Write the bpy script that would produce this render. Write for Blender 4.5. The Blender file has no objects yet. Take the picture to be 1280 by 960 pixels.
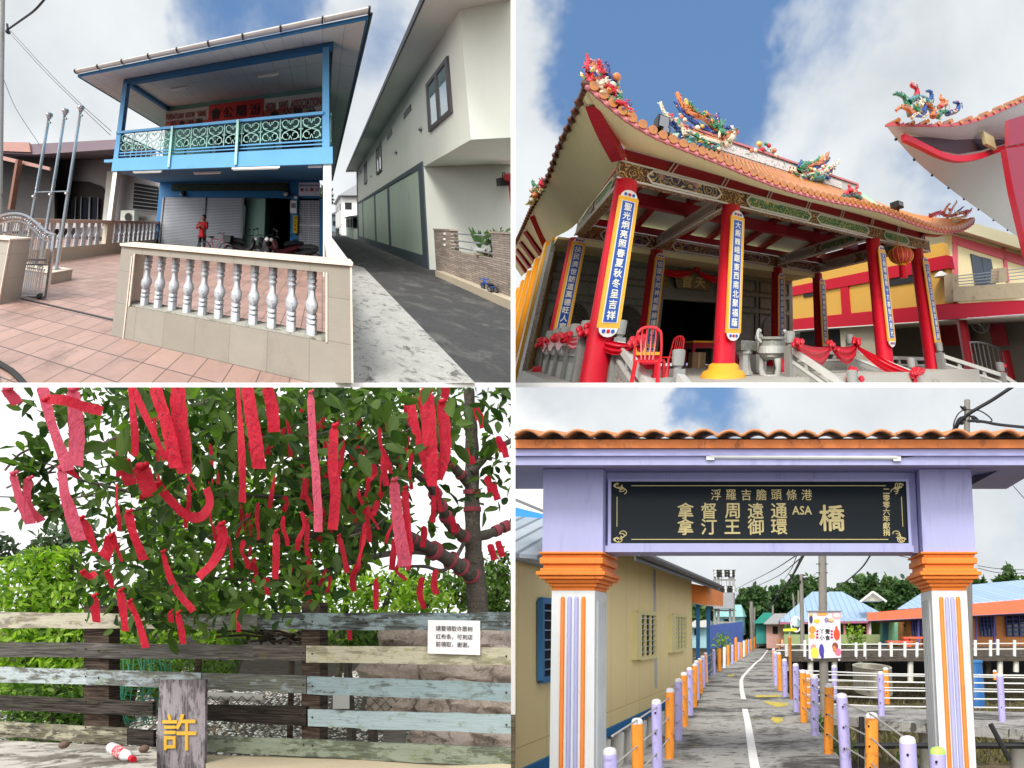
import bpy, bmesh, math, random
import numpy as np
from mathutils import Vector, Matrix
R = math.radians
random.seed(7); rng = np.random.default_rng(7)
S = bpy.context.scene
COL = S.collection

# ------------------------------------------------------------------ camera
FPX, CX, CY = 1000.0, 640.0, 785.0        # focal length and horizon point, in 1280-wide pixels
EYE = Vector((0, 0, 1.6))
cam = bpy.data.cameras.new('camera'); cam.sensor_width = 36; cam.lens = 36 * FPX / 1280
cam.shift_y = (CY - 480) / 1280; cam.clip_start = .1; cam.clip_end = 6000
co = bpy.data.objects.new('camera', cam); COL.objects.link(co)
co.location = EYE; co.rotation_euler = (R(90), 0, 0); S.camera = co
S.view_settings.view_transform = 'Standard'; S.view_settings.look = 'None'
S.view_settings.exposure = 0.68; S.view_settings.gamma = 1; S.view_settings.use_curve_mapping = False
S.cycles.use_denoising = True; S.cycles.max_bounces = 6; S.cycles.transparent_max_bounces = 8
S.cycles.caustics_reflective = False; S.cycles.caustics_refractive = False

# ------------------------------------------------------------------ sun and sky
SUN_EL, SUN_AZ = 52.0, 204.0              # the sun stands behind the camera, a little to its left
sun = bpy.data.lights.new('sun', 'SUN'); sun.energy = 1.4; sun.angle = R(20); sun.color = (1, .96, .9)
so = bpy.data.objects.new('sun', sun); COL.objects.link(so)
so.rotation_euler = (R(90 - SUN_EL), 0, R(180 - SUN_AZ) )
w = bpy.data.worlds.new('World'); S.world = w; w.use_nodes = True
nt = w.node_tree; nt.nodes.clear()
class NT:
    """a few shorthands for building node trees"""
    def __init__(s, t): s.t = t
    def n(s, kind, **k):
        x = s.t.nodes.new(kind)
        for a, b in k.items(): setattr(x, a, b)
        return x
    def l(s, a, b): s.t.links.new(a, b)
    def setin(s, node, i, v):
        if hasattr(v, 'is_output') or isinstance(v, bpy.types.NodeSocket): s.l(v, node.inputs[i])
        elif v is not None: node.inputs[i].default_value = v
    def math(s, op, a, b=None, c=None, clamp=False):
        x = s.n('ShaderNodeMath', operation=op); x.use_clamp = clamp
        s.setin(x, 0, a); s.setin(x, 1, b); s.setin(x, 2, c); return x.outputs[0]
    def vmath(s, op, a, b=None, out=0):
        x = s.n('ShaderNodeVectorMath', operation=op); s.setin(x, 0, a); s.setin(x, 1, b); return x.outputs[out]
    def noise(s, vec, scale, detail=4, rough=.55, dist=0):
        x = s.n('ShaderNodeTexNoise'); x.inputs['Scale'].default_value = scale
        x.inputs['Detail'].default_value = detail; x.inputs['Roughness'].default_value = rough
        x.inputs['Distortion'].default_value = dist; s.l(vec, x.inputs['Vector']); return x.outputs[0]
    def step(s, v, lo, hi, a=0., b=1.):
        x = s.n('ShaderNodeMapRange', interpolation_type='SMOOTHSTEP'); s.l(v, x.inputs[0])
        for i, q in zip((1, 2, 3, 4), (lo, hi, a, b)): x.inputs[i].default_value = q
        return x.outputs[0]
    def mix(s, f, a, b, mode='MIX'):
        x = s.n('ShaderNodeMix', data_type='RGBA', blend_type=mode)
        s.setin(x, 0, f); s.setin(x, 6, a); s.setin(x, 7, b); return x.outputs[2]
def c4(c): return (c[0], c[1], c[2], 1)
def H(h):
    """sRGB hex to linear"""
    h = h.lstrip('#'); o = []
    for i in (0, 2, 4):
        v = int(h[i:i+2], 16) / 255
        o.append(v / 12.92 if v <= .04045 else ((v + .055) / 1.055) ** 2.4)
    return tuple(o)

N = NT(nt)
tc = N.n('ShaderNodeTexCoord'); d = N.vmath('NORMALIZE', tc.outputs['Generated'])
sky = N.n('ShaderNodeTexSky', sky_type='NISHITA', sun_disc=False)
sky.sun_elevation = R(SUN_EL); sky.sun_rotation = R(SUN_AZ)
n1 = N.noise(d, 3.2, 9, .56, .35); n2 = N.noise(d, 7.0, 6, .55, .2); n3 = N.noise(d, 1.7, 3, .5)
def skydir(u, v): return Vector(((u - CX) / FPX, 1, (CY - v) / FPX)).normalized()
def blob(u, v, deg, gain):
    """a smooth lobe of more (or, negative, less) cloud round one heading"""
    dt = N.vmath('DOT_PRODUCT', dw, tuple(skydir(u, v)), out=1)
    return N.math('MULTIPLY', N.step(dt, math.cos(R(deg)), math.cos(R(deg * .08))), gain)
wn = N.n('ShaderNodeTexNoise'); wn.inputs['Scale'].default_value = 5.5; wn.inputs['Detail'].default_value = 5; wn.inputs['Roughness'].default_value = .6; N.l(d, wn.inputs['Vector'])
dw = N.vmath('NORMALIZE', N.vmath('ADD', d, N.vmath('MULTIPLY', N.vmath('SUBTRACT', wn.outputs['Color'], (.5, .5, .5)), (.22, .22, .22))))
dens = N.math('MULTIPLY_ADD', n1, 2.0, -.36)
for b in SKYBLOBS if 'SKYBLOBS' in globals() else (
        (900, 40, 13, -.95), (800, 20, 9, -.6), (860, 150, 7, -.45), (690, 150, 10, .5), (670, 60, 6, .35), (1130, 120, 17, .75), (1010, 130, 6, .3),
        (1130, 250, 8, -.35), (1230, 230, 6, -.4), (285, 25, 6.5, -.95), (500, 80, 5, -.35), (80, 90, 14, .5), (480, 130, 12, .3), (430, 60, 5, -.15), (870, 505, 4.2, -.8), (960, 490, 3, -.25), (700, 510, 9, .5),
        (1060, 520, 12, .6), (1240, 640, 6, -.25), (1000, 660, 18, .4), (250, 620, 34, 1.0)):
    dens = N.math('ADD', dens, blob(*b))
cov = N.step(dens, .2, .84)
shade = N.math('MULTIPLY_ADD', n2, 1.1, -.05); shade = N.math('MULTIPLY_ADD', n3, .7, N.math('SUBTRACT', shade, .32))
shade = N.step(shade, .15, .85)
ccol = N.mix(shade, c4((3.8, 4.1, 4.35)), c4((5.6, 5.85, 6.0)))
glow = N.math('ADD', blob(250, 640, 26, 1.0), blob(560, 640, 12, .7), clamp=True)     # thin bright overcast low in the left
ccol = N.mix(glow, ccol, c4((8.2, 8.2, 8.2)))
blue = N.mix(.55, N.vmath('MULTIPLY', sky.outputs[0], (.55, .62, .66)), c4((1.2, 2.35, 4.6)))
skyc = N.mix(cov, blue, ccol)
# added fill: a wide bright part of the unseen sky round the sun's heading
sd_ = Vector((math.sin(R(SUN_AZ)) , math.cos(R(SUN_AZ)), .55)).normalized()
sun_fill = N.step(N.vmath('DOT_PRODUCT', d, tuple(sd_), out=1), math.cos(R(75)), math.cos(R(12)))
skyc = N.mix(sun_fill, skyc, c4((15, 14.6, 13.8)))
bg = N.n('ShaderNodeBackground'); N.l(skyc, bg.inputs[0]); bg.inputs[1].default_value = .1
wo = N.n('ShaderNodeOutputWorld'); N.l(bg.outputs[0], wo.inputs[0])

# ------------------------------------------------------------------ the four places and their axes
# Each place has axes of its own (X across, Y away, Z up).  The two upper places are sheared to fit the image and
# scaled, both about the camera; the two lower ones stand on level ground, PD with sheared axes.
class Place:
    def __init__(s, ax, ay, az, h, clip):
        s.M = Matrix((ax, ay, az)).transposed(); s.I = s.M.inverted(); s.h = h; s.clip = clip
    def W(s, p): return EYE + s.M @ Vector((p[0], p[1], p[2] - s.h))
    def on(s, u, v, X=None, Y=None, Z=None, pl=None):
        """the point of a plane of this place that is seen at u, v"""
        r = s.I @ Vector(((u - CX) / FPX, 1, (CY - v) / FPX))
        if pl: n = Vector((pl[1][1] - pl[0][1], pl[0][0] - pl[1][0], 0)); t = n.dot(Vector((pl[0][0], pl[0][1], 0))) / n.dot(r)
        elif X is not None: t = X / r.x
        elif Y is not None: t = Y / r.y
        else: t = (Z - s.h) / r.z
        p = r * t; return Vector((p.x, p.y, p.z + s.h))
LFT = (Vector((-1, -.0013, 0)).normalized(),); RGT = (Vector((1, -.0042, 0)).normalized(),)
UPP = (Vector((0, -.3062, 1)).normalized(),); LOW = (Vector((0, .3008, -1)).normalized(),)
PA = Place((4.26394978, -3.37872406, -1.84140462), (-2.70509966, 11.4139226, 5.75261698), (-.35676656, 1.53778694, 4.12895792), 1.5, LFT + UPP)  # shear and enlargement about the camera are both in these vectors
PB = Place((11.14183, 10.66203, 3.68907), (-.66347, 15.07893, 5.2173), (2.51473, 7.66683, 12.9186), 1.4, RGT + UPP)
PC = Place((1, 0, 0), (0, 1, 0), (0, 0, 1), 1.6, LFT + LOW)
PD = Place((1, 0, 0), (.325, 1, 0), (.0194, .131, 1), 1.6, RGT + LOW)
PW = Place((1, 0, 0), (0, 1, 0), (0, 0, 1), 1.6, ())
CUR = PA
def use(p):
    global CUR; CUR = p
def on(u, v, **k): return CUR.on(u, v, **k)

# ------------------------------------------------------------------ mesh building
class MB:
    """collects shapes in the current place's axes; build() links them as ONE mesh object"""
    def __init__(s): s.v = []; s.f = []; s.m = []
    def add(s, vs, fs, mi=0):
        o = len(s.v); s.v += [tuple(v) for v in vs]; s.f += [tuple(i + o for i in f) for f in fs]; s.m += [mi] * len(fs); return s
    def hexa(s, p, mi=0):
        return s.add(p, [(0, 3, 2, 1), (4, 5, 6, 7), (0, 1, 5, 4), (1, 2, 6, 5), (2, 3, 7, 6), (3, 0, 4, 7)], mi)
    def box(s, x0, x1, y0, y1, z0, z1, mi=0):
        return s.hexa([(x0, y0, z0), (x1, y0, z0), (x1, y1, z0), (x0, y1, z0), (x0, y0, z1), (x1, y0, z1), (x1, y1, z1), (x0, y1, z1)], mi)
    def quad(s, a, b, c, e, mi=0): return s.add([a, b, c, e], [(0, 1, 2, 3)], mi)
    def slab(s, pts, off, mi=0):
        """polygon pts thickened by the vector off"""
        n = len(pts); off = Vector(off); a = [Vector(p) for p in pts]; b = [p + off for p in a]
        return s.add(a + b, [tuple(range(n))[::-1], tuple(range(n, 2 * n))] + [(i, (i + 1) % n, n + (i + 1) % n, n + i) for i in range(n)], mi)
    def bar(s, a, b, w, h, up=(0, 0, 1), mi=0):
        a, b = Vector(a), Vector(b); t = (b - a).normalized(); sd = t.cross(Vector(up))
        if sd.length < 1e-4: sd = t.cross(Vector((0, 1, 0)))
        sd.normalize(); u = sd.cross(t); sd *= w / 2; u *= h / 2
        return s.hexa([a - sd - u, a + sd - u, b + sd - u, b - sd - u, a - sd + u, a + sd + u, b + sd + u, b - sd + u], mi)
    def tube(s, pts, r, n=8, mi=0, caps=True):
        pts = [Vector(p) for p in pts]; k = len(pts); rs = r if isinstance(r, (list, tuple)) else [r] * k
        vs = []; ref = None
        for i, p in enumerate(pts):
            t = (pts[min(i + 1, k - 1)] - pts[max(i - 1, 0)]).normalized()
            if ref is None: ref = t.orthogonal().normalized()
            ref = (ref - t * ref.dot(t))
            if ref.length < 1e-5: ref = t.orthogonal()
            ref.normalize(); b = t.cross(ref)
            for j in range(n):
                a = 2 * math.pi * j / n; vs.append(p + (ref * math.cos(a) + b * math.sin(a)) * rs[i])
        fs = [(i * n + j, i * n + (j + 1) % n, (i + 1) * n + (j + 1) % n, (i + 1) * n + j) for i in range(k - 1) for j in range(n)]
        if caps: fs += [tuple(range(n))[::-1], tuple(range((k - 1) * n, k * n))]
        return s.add(vs, fs, mi)
    def lathe(s, prof, cx=0, cy=0, z0=0, n=16, mi=0, sx=1, sy=1):
        vs = [(cx + r * sx * math.cos(2 * math.pi * j / n), cy + r * sy * math.sin(2 * math.pi * j / n), z0 + z) for r, z in prof for j in range(n)]; k = len(prof)
        fs = [(i * n + j, i * n + (j + 1) % n, (i + 1) * n + (j + 1) % n, (i + 1) * n + j) for i in range(k - 1) for j in range(n)]
        fs += [tuple(range(n))[::-1], tuple(range((k - 1) * n, k * n))]
        return s.add(vs, fs, mi)
    def sphere(s, c, r, n=10, sz=1, mi=0):
        m = max(5, n // 2 + 1)
        return s.lathe([(max(1e-3, r * math.sin(math.pi * i / m)), -r * sz * math.cos(math.pi * i / m)) for i in range(m + 1)], c[0], c[1], c[2], n, mi)
    def grid(s, fn, nu, nv, mi=0):
        vs = [fn(i / nu, j / nv) for j in range(nv + 1) for i in range(nu + 1)]
        return s.add(vs, [(j * (nu + 1) + i, j * (nu + 1) + i + 1, (j + 1) * (nu + 1) + i + 1, (j + 1) * (nu + 1) + i) for j in range(nv) for i in range(nu)], mi)
    def text(s, body, org, ud, vd, size, mi=0, wide=1., bold=0., center=True, extr=None):
        vs, fs, (x0, x1, y0, y1) = glyphs(body)
        org, ud, vd = Vector(org), Vector(ud), Vector(vd); k = size; nn = ud.cross(vd).normalized() * (k * .006)
        ox, oy = ((x0 + x1) / 2, (y0 + y1) / 2) if center else (x0, 0)
        for j, (dx, dy) in enumerate(((0, 0), (bold, 0), (-bold, 0), (0, bold), (0, -bold)) if bold else ((0, 0),)):
            s.add([org + nn * j + ud * ((x - ox + dx) * k * wide) + vd * ((y - oy + dy) * k) for x, y in vs], fs, mi)
        return s
    def build(s, name, mats, parent=None, place=None, smooth=0, tint=None):
        place = place or CUR
        if not s.v: return None
        mats = mats if isinstance(mats, (list, tuple)) else [mats]
        L = np.array(s.v, float); M = np.array(place.M); wv = (L - np.array((0, 0, place.h))) @ M.T + np.array(EYE)
        org = Vector((0, 0, 0)); top = parent
        while top: org += top.location; top = top.parent
        me = bpy.data.meshes.new(name); me.from_pydata((wv - np.array(org)).tolist(), [], s.f)
        for m in mats: me.materials.append(m)
        me.polygons.foreach_set('material_index', s.m)
        at = me.attributes.new('loc', 'FLOAT_VECTOR', 'POINT'); at.data.foreach_set('vector', L.ravel().astype(np.float32))
        if tint is not None:
            ta = me.attributes.new('tint', 'FLOAT', 'POINT'); ta.data.foreach_set('value', np.asarray(tint, np.float32))
        for nrm in place.clip:
            if ((wv - np.array(EYE)) @ np.array(nrm)).min() < -1e-4:
                bm = bmesh.new(); bm.from_mesh(me)
                r = bmesh.ops.bisect_plane(bm, geom=bm.verts[:] + bm.edges[:] + bm.faces[:], dist=1e-5, plane_co=EYE - org, plane_no=nrm, clear_inner=True)
                ed = [e for e in r['geom_cut'] if isinstance(e, bmesh.types.BMEdge)]
                try: bmesh.ops.holes_fill(bm, edges=ed, sides=0)
                except Exception: pass
                bm.to_mesh(me); bm.free()
                if not len(me.polygons): bpy.data.meshes.remove(me); return None
        me.validate(); me.update()
        o = bpy.data.objects.new(name, me); COL.objects.link(o)
        if parent: o.parent = parent
        if smooth:
            me.polygons.foreach_set('use_smooth', [True] * len(me.polygons)); me.set_sharp_from_angle(angle=R(smooth))
        return o
_gl = {}
def glyphs(body):
    k = body
    if k not in _gl:
        c = bpy.data.curves.new('t', 'FONT'); c.body = body; c.resolution_u = 2
        o = bpy.data.objects.new('t', c); COL.objects.link(o); bpy.context.view_layer.update()
        m = bpy.data.meshes.new_from_object(o.evaluated_get(bpy.context.evaluated_depsgraph_get()))
        vs = [(v.co.x, v.co.y) for v in m.vertices]; fs = [tuple(p.vertices) for p in m.polygons]
        bpy.data.objects.remove(o); bpy.data.curves.remove(c); bpy.data.meshes.remove(m)
        xs = [v[0] for v in vs] or [0]; ys = [v[1] for v in vs] or [0]
        _gl[k] = (vs, fs, (min(xs), max(xs), min(ys), max(ys)))
    return _gl[k]
def tag(o, label, cat, group=None, kind=None):
    if o is None: return None
    if label: o['label'] = label
    if cat: o['category'] = cat
    if group: o['group'] = group
    if kind: o['kind'] = kind
    return o
def thing(name, label, cat, at, group=None):
    o = bpy.data.objects.new(name, None); COL.objects.link(o); o.empty_display_size = .2
    o.location = CUR.W(at); return tag(o, label, cat, group)
def copy_tree(o, parent=None):
    c = o.copy(); COL.objects.link(c)
    if parent: c.parent = parent
    for ch in list(o.children): copy_tree(ch, c)
    return c
def clone(o, src, dst, label, group=None):
    """a copy of a thing and its parts, moved from src to dst (place coordinates)"""
    c = copy_tree(o); c.location = o.location + CUR.M @ (Vector(dst) - Vector(src)); c['label'] = label
    if group: c['group'] = group
    return c
def struct(mb, name, m, **k): return tag(mb.build(name, m, **k), None, None, None, 'structure')
def lerp(a, b, t): return Vector(a) * (1 - t) + Vector(b) * t

# ------------------------------------------------------------------ materials
def mat(name, col, rough=.75, var=.18, scale=2.5, fine=.08, bump=.0, metal=0, dirt=None, dirt_at=.62, stretch=(1, 1, 1), spec=.4, bscale=60, emit=0, coat=0):
    m = bpy.data.materials.new(name); m.use_nodes = True; t = NT(m.node_tree); bs = m.node_tree.nodes['Principled BSDF']
    a = t.n('ShaderNodeAttribute', attribute_name='loc'); vec = t.vmath('MULTIPLY', a.outputs['Vector'], stretch)
    n1 = t.noise(vec, scale, 6, .62); n2 = t.noise(vec, scale * 14, 3, .6)
    f = t.math('ADD', t.math('MULTIPLY_ADD', n1, 2 * var, 1 - var), t.math('MULTIPLY_ADD', n2, 2 * fine, -fine))
    c = t.mix(1.0, c4(col), f, 'MULTIPLY'); c2 = c
    if dirt is not None:
        n3 = t.noise(vec, scale * 1.7, 8, .7, .6); c2 = t.mix(t.step(n3, dirt_at - .06, dirt_at + .1), c, c4(dirt))
    t.l(c2, bs.inputs['Base Color']); bs.inputs['Roughness'].default_value = rough; bs.inputs['Metallic'].default_value = metal
    bs.inputs['Specular IOR Level'].default_value = spec; bs.inputs['Coat Weight'].default_value = coat
    if bump:
        bn = t.n('ShaderNodeBump'); bn.inputs['Strength'].default_value = bump; bn.inputs['Distance'].default_value = .04
        t.l(t.noise(vec, bscale, 5, .65), bn.inputs['Height']); t.l(bn.outputs[0], bs.inputs['Normal'])
    return m
def tile_mat(name, c1, c2, mortar, sx, sy, ang=0, brick=False, axes='XY', rough=.5, gap=.012, bump=.4, var=.2, offs=0, stain=0):
    """tiles, bricks or boards laid in the place's own metres"""
    m = bpy.data.materials.new(name); m.use_nodes = True; t = NT(m.node_tree); bs = m.node_tree.nodes['Principled BSDF']
    a = t.n('ShaderNodeAttribute', attribute_name='loc'); sp = t.n('ShaderNodeSeparateXYZ'); t.l(a.outputs['Vector'], sp.inputs[0])
    cb = t.n('ShaderNodeCombineXYZ')
    for i, ch in enumerate(axes): t.l(sp.outputs['XYZ'.index(ch)], cb.inputs[i])
    mp = t.n('ShaderNodeMapping'); t.l(cb.outputs[0], mp.inputs[0]); mp.inputs['Rotation'].default_value[2] = ang; mp.inputs['Location'].default_value[0] = offs
    b = t.n('ShaderNodeTexBrick'); t.l(mp.outputs[0], b.inputs['Vector']); b.offset = .5 if brick else 0
    b.inputs['Color1'].default_value = c4(c1); b.inputs['Color2'].default_value = c4(c2); b.inputs['Mortar'].default_value = c4(mortar)
    b.inputs['Scale'].default_value = 1; b.inputs['Mortar Size'].default_value = gap; b.inputs['Brick Width'].default_value = sx; b.inputs['Row Height'].default_value = sy
    b.inputs['Bias'].default_value = 0; b.inputs['Mortar Smooth'].default_value = .1
    n = t.noise(a.outputs['Vector'], 3, 7, .65); n2 = t.noise(t.vmath('MULTIPLY', mp.outputs[0], (4, 30, 1)), 2, 4, .6)
    f = t.math('ADD', t.math('MULTIPLY_ADD', n, 2 * var, 1 - var), t.math('MULTIPLY_ADD', n2, var, -var / 2))
    cc_ = t.mix(1., b.outputs[0], f, 'MULTIPLY')
    if stain: cc_ = t.mix(t.math('MULTIPLY', t.step(t.noise(a.outputs['Vector'], .9, 9, .72, .8), .5, .68), stain), cc_, c4([q * .3 for q in c2]))
    t.l(cc_, bs.inputs['Base Color']); bs.inputs['Roughness'].default_value = rough
    bn = t.n('ShaderNodeBump'); bn.inputs['Strength'].default_value = bump; bn.inputs['Distance'].default_value = .01; bn.invert = True
    t.l(t.math('ADD', b.outputs['Fac'], t.math('MULTIPLY', n2, .3)), bn.inputs['Height']); t.l(bn.outputs[0], bs.inputs['Normal'])
    return m
def leaf_mat(name, c_dark, c_light, trans=.35, rough=.45, spec=.35):
    m = bpy.data.materials.new(name); m.use_nodes = True; t = NT(m.node_tree); bs = m.node_tree.nodes['Principled BSDF']; out = m.node_tree.nodes['Material Output']
    a = t.n('ShaderNodeAttribute', attribute_name='tint'); c = t.mix(a.outputs['Fac'], c4(c_dark), c4(c_light))
    t.l(c, bs.inputs['Base Color']); bs.inputs['Roughness'].default_value = rough; bs.inputs['Specular IOR Level'].default_value = spec
    tr = t.n('ShaderNodeBsdfTranslucent'); t.l(t.mix(1., c, (1.2, 1.5, .5, 1), 'MULTIPLY'), tr.inputs[0])
    ms = t.n('ShaderNodeMixShader'); ms.inputs[0].default_value = trans; t.l(bs.outputs[0], ms.inputs[1]); t.l(tr.outputs[0], ms.inputs[2]); t.l(ms.outputs[0], out.inputs[0])
    return m
def glass_mat(name, col, rough=.08):
    return mat(name, col, rough, .1, 3, 0, spec=.8)
def wood_mat(name, base, paint, amount, dark, seed=0., moss=None, moss_at=.6, grain=(3, 3, 70), flake=(4, 4, 14)):
    """weathered board: grain along X, paint that has flaked off in patches"""
    m = bpy.data.materials.new(name); m.use_nodes = True; t = NT(m.node_tree); bs = m.node_tree.nodes['Principled BSDF']
    a = t.n('ShaderNodeAttribute', attribute_name='loc'); v = t.vmath('ADD', a.outputs['Vector'], (seed, seed * 2.3, seed * 1.7))
    g = t.noise(t.vmath('MULTIPLY', v, grain), 1.6, 7, .65, .5); p = t.noise(t.vmath('MULTIPLY', v, flake), 1.5, 9, .72, .4)
    p2 = t.noise(v, 2.0, 6, .7)
    c = t.mix(t.step(g, .36, .66), c4(dark), c4(base))
    pc = t.mix(1., c4(paint), t.math('MULTIPLY_ADD', g, .7, .62), 'MULTIPLY')
    c = t.mix(t.step(t.math('ADD', p, t.math('MULTIPLY_ADD', p2, .5, -.25)), 1 - amount - .05, 1 - amount + .07), c, pc)
    if moss is not None:
        q = t.noise(t.vmath('MULTIPLY', v, (5, 5, 9)), 2.2, 8, .72); c = t.mix(t.math('MULTIPLY', t.step(q, moss_at - .06, moss_at + .12), .75), c, c4(moss))
    t.l(c, bs.inputs['Base Color']); bs.inputs['Roughness'].default_value = .85; bs.inputs['Specular IOR Level'].default_value = .2
    bn = t.n('ShaderNodeBump'); bn.inputs['Strength'].default_value = .6; bn.inputs['Distance'].default_value = .006; t.l(g, bn.inputs['Height']); t.l(bn.outputs[0], bs.inputs['Normal'])
    return m
def leaves(mb, tint, pts, size, aspect=.45, droop=.3, jit=.4, flat=None, ntint=(0, 1)):
    """leaf blades (two folded triangles each) at pts (n x 3)"""
    n = len(pts); P = np.asarray(pts, float)
    dr = rng.normal(size=(n, 3)); dr[:, 2] -= droop; dr /= np.linalg.norm(dr, axis=1)[:, None]
    up = rng.normal(size=(n, 3)) * .6 + np.array((0, -.45, .8)); sd = np.cross(dr, up); sd /= np.linalg.norm(sd, axis=1)[:, None] + 1e-9
    nm = np.cross(sd, dr); L = size * (1 + jit * (rng.random(n) * 2 - 1))[:, None]; Wd = L * aspect * .5
    a = P; b = P + dr * L * .5 + sd * Wd + nm * L * .07; c = P + dr * L - nm * L * .06; e = P + dr * L * .5 - sd * Wd + nm * L * .07
    k = P + dr * L * .2 + sd * Wd * .75; k2 = P + dr * L * .2 - sd * Wd * .75; q = P + dr * L * .8 + sd * Wd * .62; q2 = P + dr * L * .8 - sd * Wd * .62
    o = len(mb.v); V = np.stack([a, k, b, q, c, q2, e, k2], 1).reshape(-1, 3); mb.v += [tuple(x) for x in V.tolist()]
    for i in range(n):
        j = o + 8 * i; mb.f.append((j, j + 1, j + 2, j + 3, j + 4)); mb.f.append((j, j + 4, j + 5, j + 6, j + 7))
    mb.m += [0] * (2 * n)
    tv = ntint[0] + (ntint[1] - ntint[0]) * rng.random(n); tint += np.repeat(tv, 8).tolist()
def blob_pts(c, r, n, shell=.55):
    """points through an ellipsoid, more of them towards its outside"""
    q = rng.normal(size=(n, 3)); q /= np.linalg.norm(q, axis=1)[:, None]; q *= (shell + (1 - shell) * rng.random(n) ** .6)[:, None]
    return q * np.array(r) + np.array(c)

M = {}
M['white'] = mat('white paint', (.74, .74, .72), .6, .08, 1.5, .03)
M['white_dirty'] = mat('white paint, stained', (.66, .65, .6), .7, .15, 1.8, .05, dirt=(.3, .28, .24), dirt_at=.7)
M['concrete'] = mat('concrete', (.36, .355, .34), .9, .2, 1.8, .12, bump=.3, dirt=(.13, .13, .12), dirt_at=.62)
M['dark'] = mat('dark interior', (.012, .012, .014), .9, .1)
M['black'] = mat('black', (.015, .015, .017), .5, .1)
M['rubber'] = mat('rubber', (.02, .02, .02), .8, .1)
M['steel'] = mat('brushed steel', (.62, .62, .63), .25, .08, 3, .02, metal=1)
M['grey_metal'] = mat('grey metal', (.33, .34, .36), .45, .1, 3, .03, metal=.5)
M['red'] = mat('red paint', (.56, .012, .02), .4, .12, 1.5, .04)
M['skin'] = mat('skin', (.5, .3, .2), .6, .05)
M['wire'] = mat('cable', (.03, .03, .035), .6, .1)
# ================================================================== white strips covering the gaps between the image panels and lower ground
use(PW)
def wpt(u, v, y): return Vector(((u - CX) / FPX * y, y, 1.6 + (CY - v) / FPX * y))
M['coping'] = mat('white gap fill', (.87, .87, .87), .7, .01, .8, .0)  # white fill for the strips added between the image panels
a1, a2 = wpt(-420, 478.3, 19.2), wpt(638.5, 478.3, 26.8)
mb = MB(); mb.hexa([wpt(-420, 484.2, 19.2), wpt(638.5, 484.2, 26.8), wpt(638.5, 484, 27.5), wpt(-420, 484, 20), a1, a2, wpt(638.5, 479, 27.5), wpt(-420, 479, 20)])
struct(mb, 'gap_strip', M['coping'])
mb = MB(); mb.hexa([wpt(644, 484.2, 80), wpt(1500, 484.2, 80), wpt(1500, 484, 260), wpt(644, 484, 260), wpt(644, 478.3, 80), wpt(1500, 478.3, 80), wpt(1500, 479.2, 260), wpt(644, 479.2, 260)])
struct(mb, 'temple_gap_slab', M['coping'])
mb = MB(); mb.box(-.0015 * 26.8, .0042 * 26.8, 26.8, 28, -2, 36); struct(mb, 'gap_post', M['coping'])

# ================================================================== upper left: the yard, the lane and the houses on it
use(PA)
M['patio'] = tile_mat('patio tiles', H('b39185'), H('a18074'), H('54463f'), .3, .3, rough=.42, gap=.006, var=.24, stain=.5)
M['asphalt'] = mat('asphalt', (.045, .045, .046), .8, .45, 1.2, .35, bump=.9, dirt=(.1, .1, .092), dirt_at=.55)
M['pave'] = mat('lane concrete', (.4, .4, .38), .9, .3, 3.2, .3, bump=.5, dirt=(.09, .09, .085), dirt_at=.57)
mb = MB(); mb.box(-40, 14, .5, 70, -.16, -.012); struct(mb, 'ground', M['asphalt'])
mb = MB(); mb.quad((-30, .6, 0), (.29, .6, 0), (.29, 10.4, 0), (-30, 10.4, 0)); struct(mb, 'patio', M['patio'])
mb = MB(); mb.slab([(.29, .6, -.01), (1.45, .6, -.01), (1.45, 9.1, -.01), (1.1, 9.6, -.01), (.29, 9.6, -.01)], (0, 0, .025)); struct(mb, 'pavement', M['pave'])
mb = MB(); mb.slab([(-3.9, 1.0, 0), (-2.96, 1.32, 0), (-2.6, 1.4, 0), (-3.2, 1.62, 0), (-3.5, 1.66, 0)], (0, 0, .03)); struct(mb, 'kerb_corner', M['concrete'])
mb = MB(); mb.tube([(-4.4, 1.75, .03)] + [on(*p, Z=.03) for p in ((4, 457), (14, 463), (22, 470), (28, 477), (36, 486))], .018, 6)
tag(mb.build('garden_hose', M['rubber'], smooth=60), 'short black hose lying at the corner of the tiled yard', 'hose')

# --- the balustrade walls of the yard
M['beige'] = tile_mat('beige wall tiles', H('8f877b'), H('898073'), H('756d62'), .42, .4, axes='XZ', rough=.35, gap=.004, var=.16, bump=.15, offs=.12, stain=.3)
M['beigeY'] = tile_mat('beige wall tiles, side', H('a59d90'), H('9e9587'), H('807769'), .42, .4, axes='YZ', rough=.35, gap=.004, var=.1, bump=.15)
M['beads'] = tile_mat('red beaded trim', H('a8573f'), H('9a5340'), H('e0d2c4'), .016, .016, axes='XZ', gap=.005, bump=.3)
M['beadsY'] = tile_mat('red beaded trim, along', H('c08468'), H('b57a60'), H('e0d2c4'), .016, .016, axes='YZ', gap=.005, bump=.3)
M['cap'] = mat('pale cap', H('d8cbbb'), .5, .1, 3, .05)
M['balus'] = mat('white balusters', (.5, .52, .56), .55, .25, 4, .14, dirt=(.2, .2, .19), dirt_at=.6)
M['rough_sill'] = mat('mossy render', (.33, .32, .28), .95, .3, 6, .3, bump=.8, dirt=(.1, .11, .07), dirt_at=.56)
BAL = [(.052, 0), (.052, .095), (.044, .1), (.044, .105), (.054, .115), (.054, .14), (.04, .148), (.04, .155), (.053, .163), (.053, .188), (.04, .196), (.055, .225), (.066, .262), (.063, .3), (.046, .335), (.037, .36),
       (.037, .44), (.045, .452), (.05, .47), (.04, .486), (.04, .5), (.052, .512), (.052, .535), (.04, .545), (.05, .56), (.05, .64)]
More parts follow.
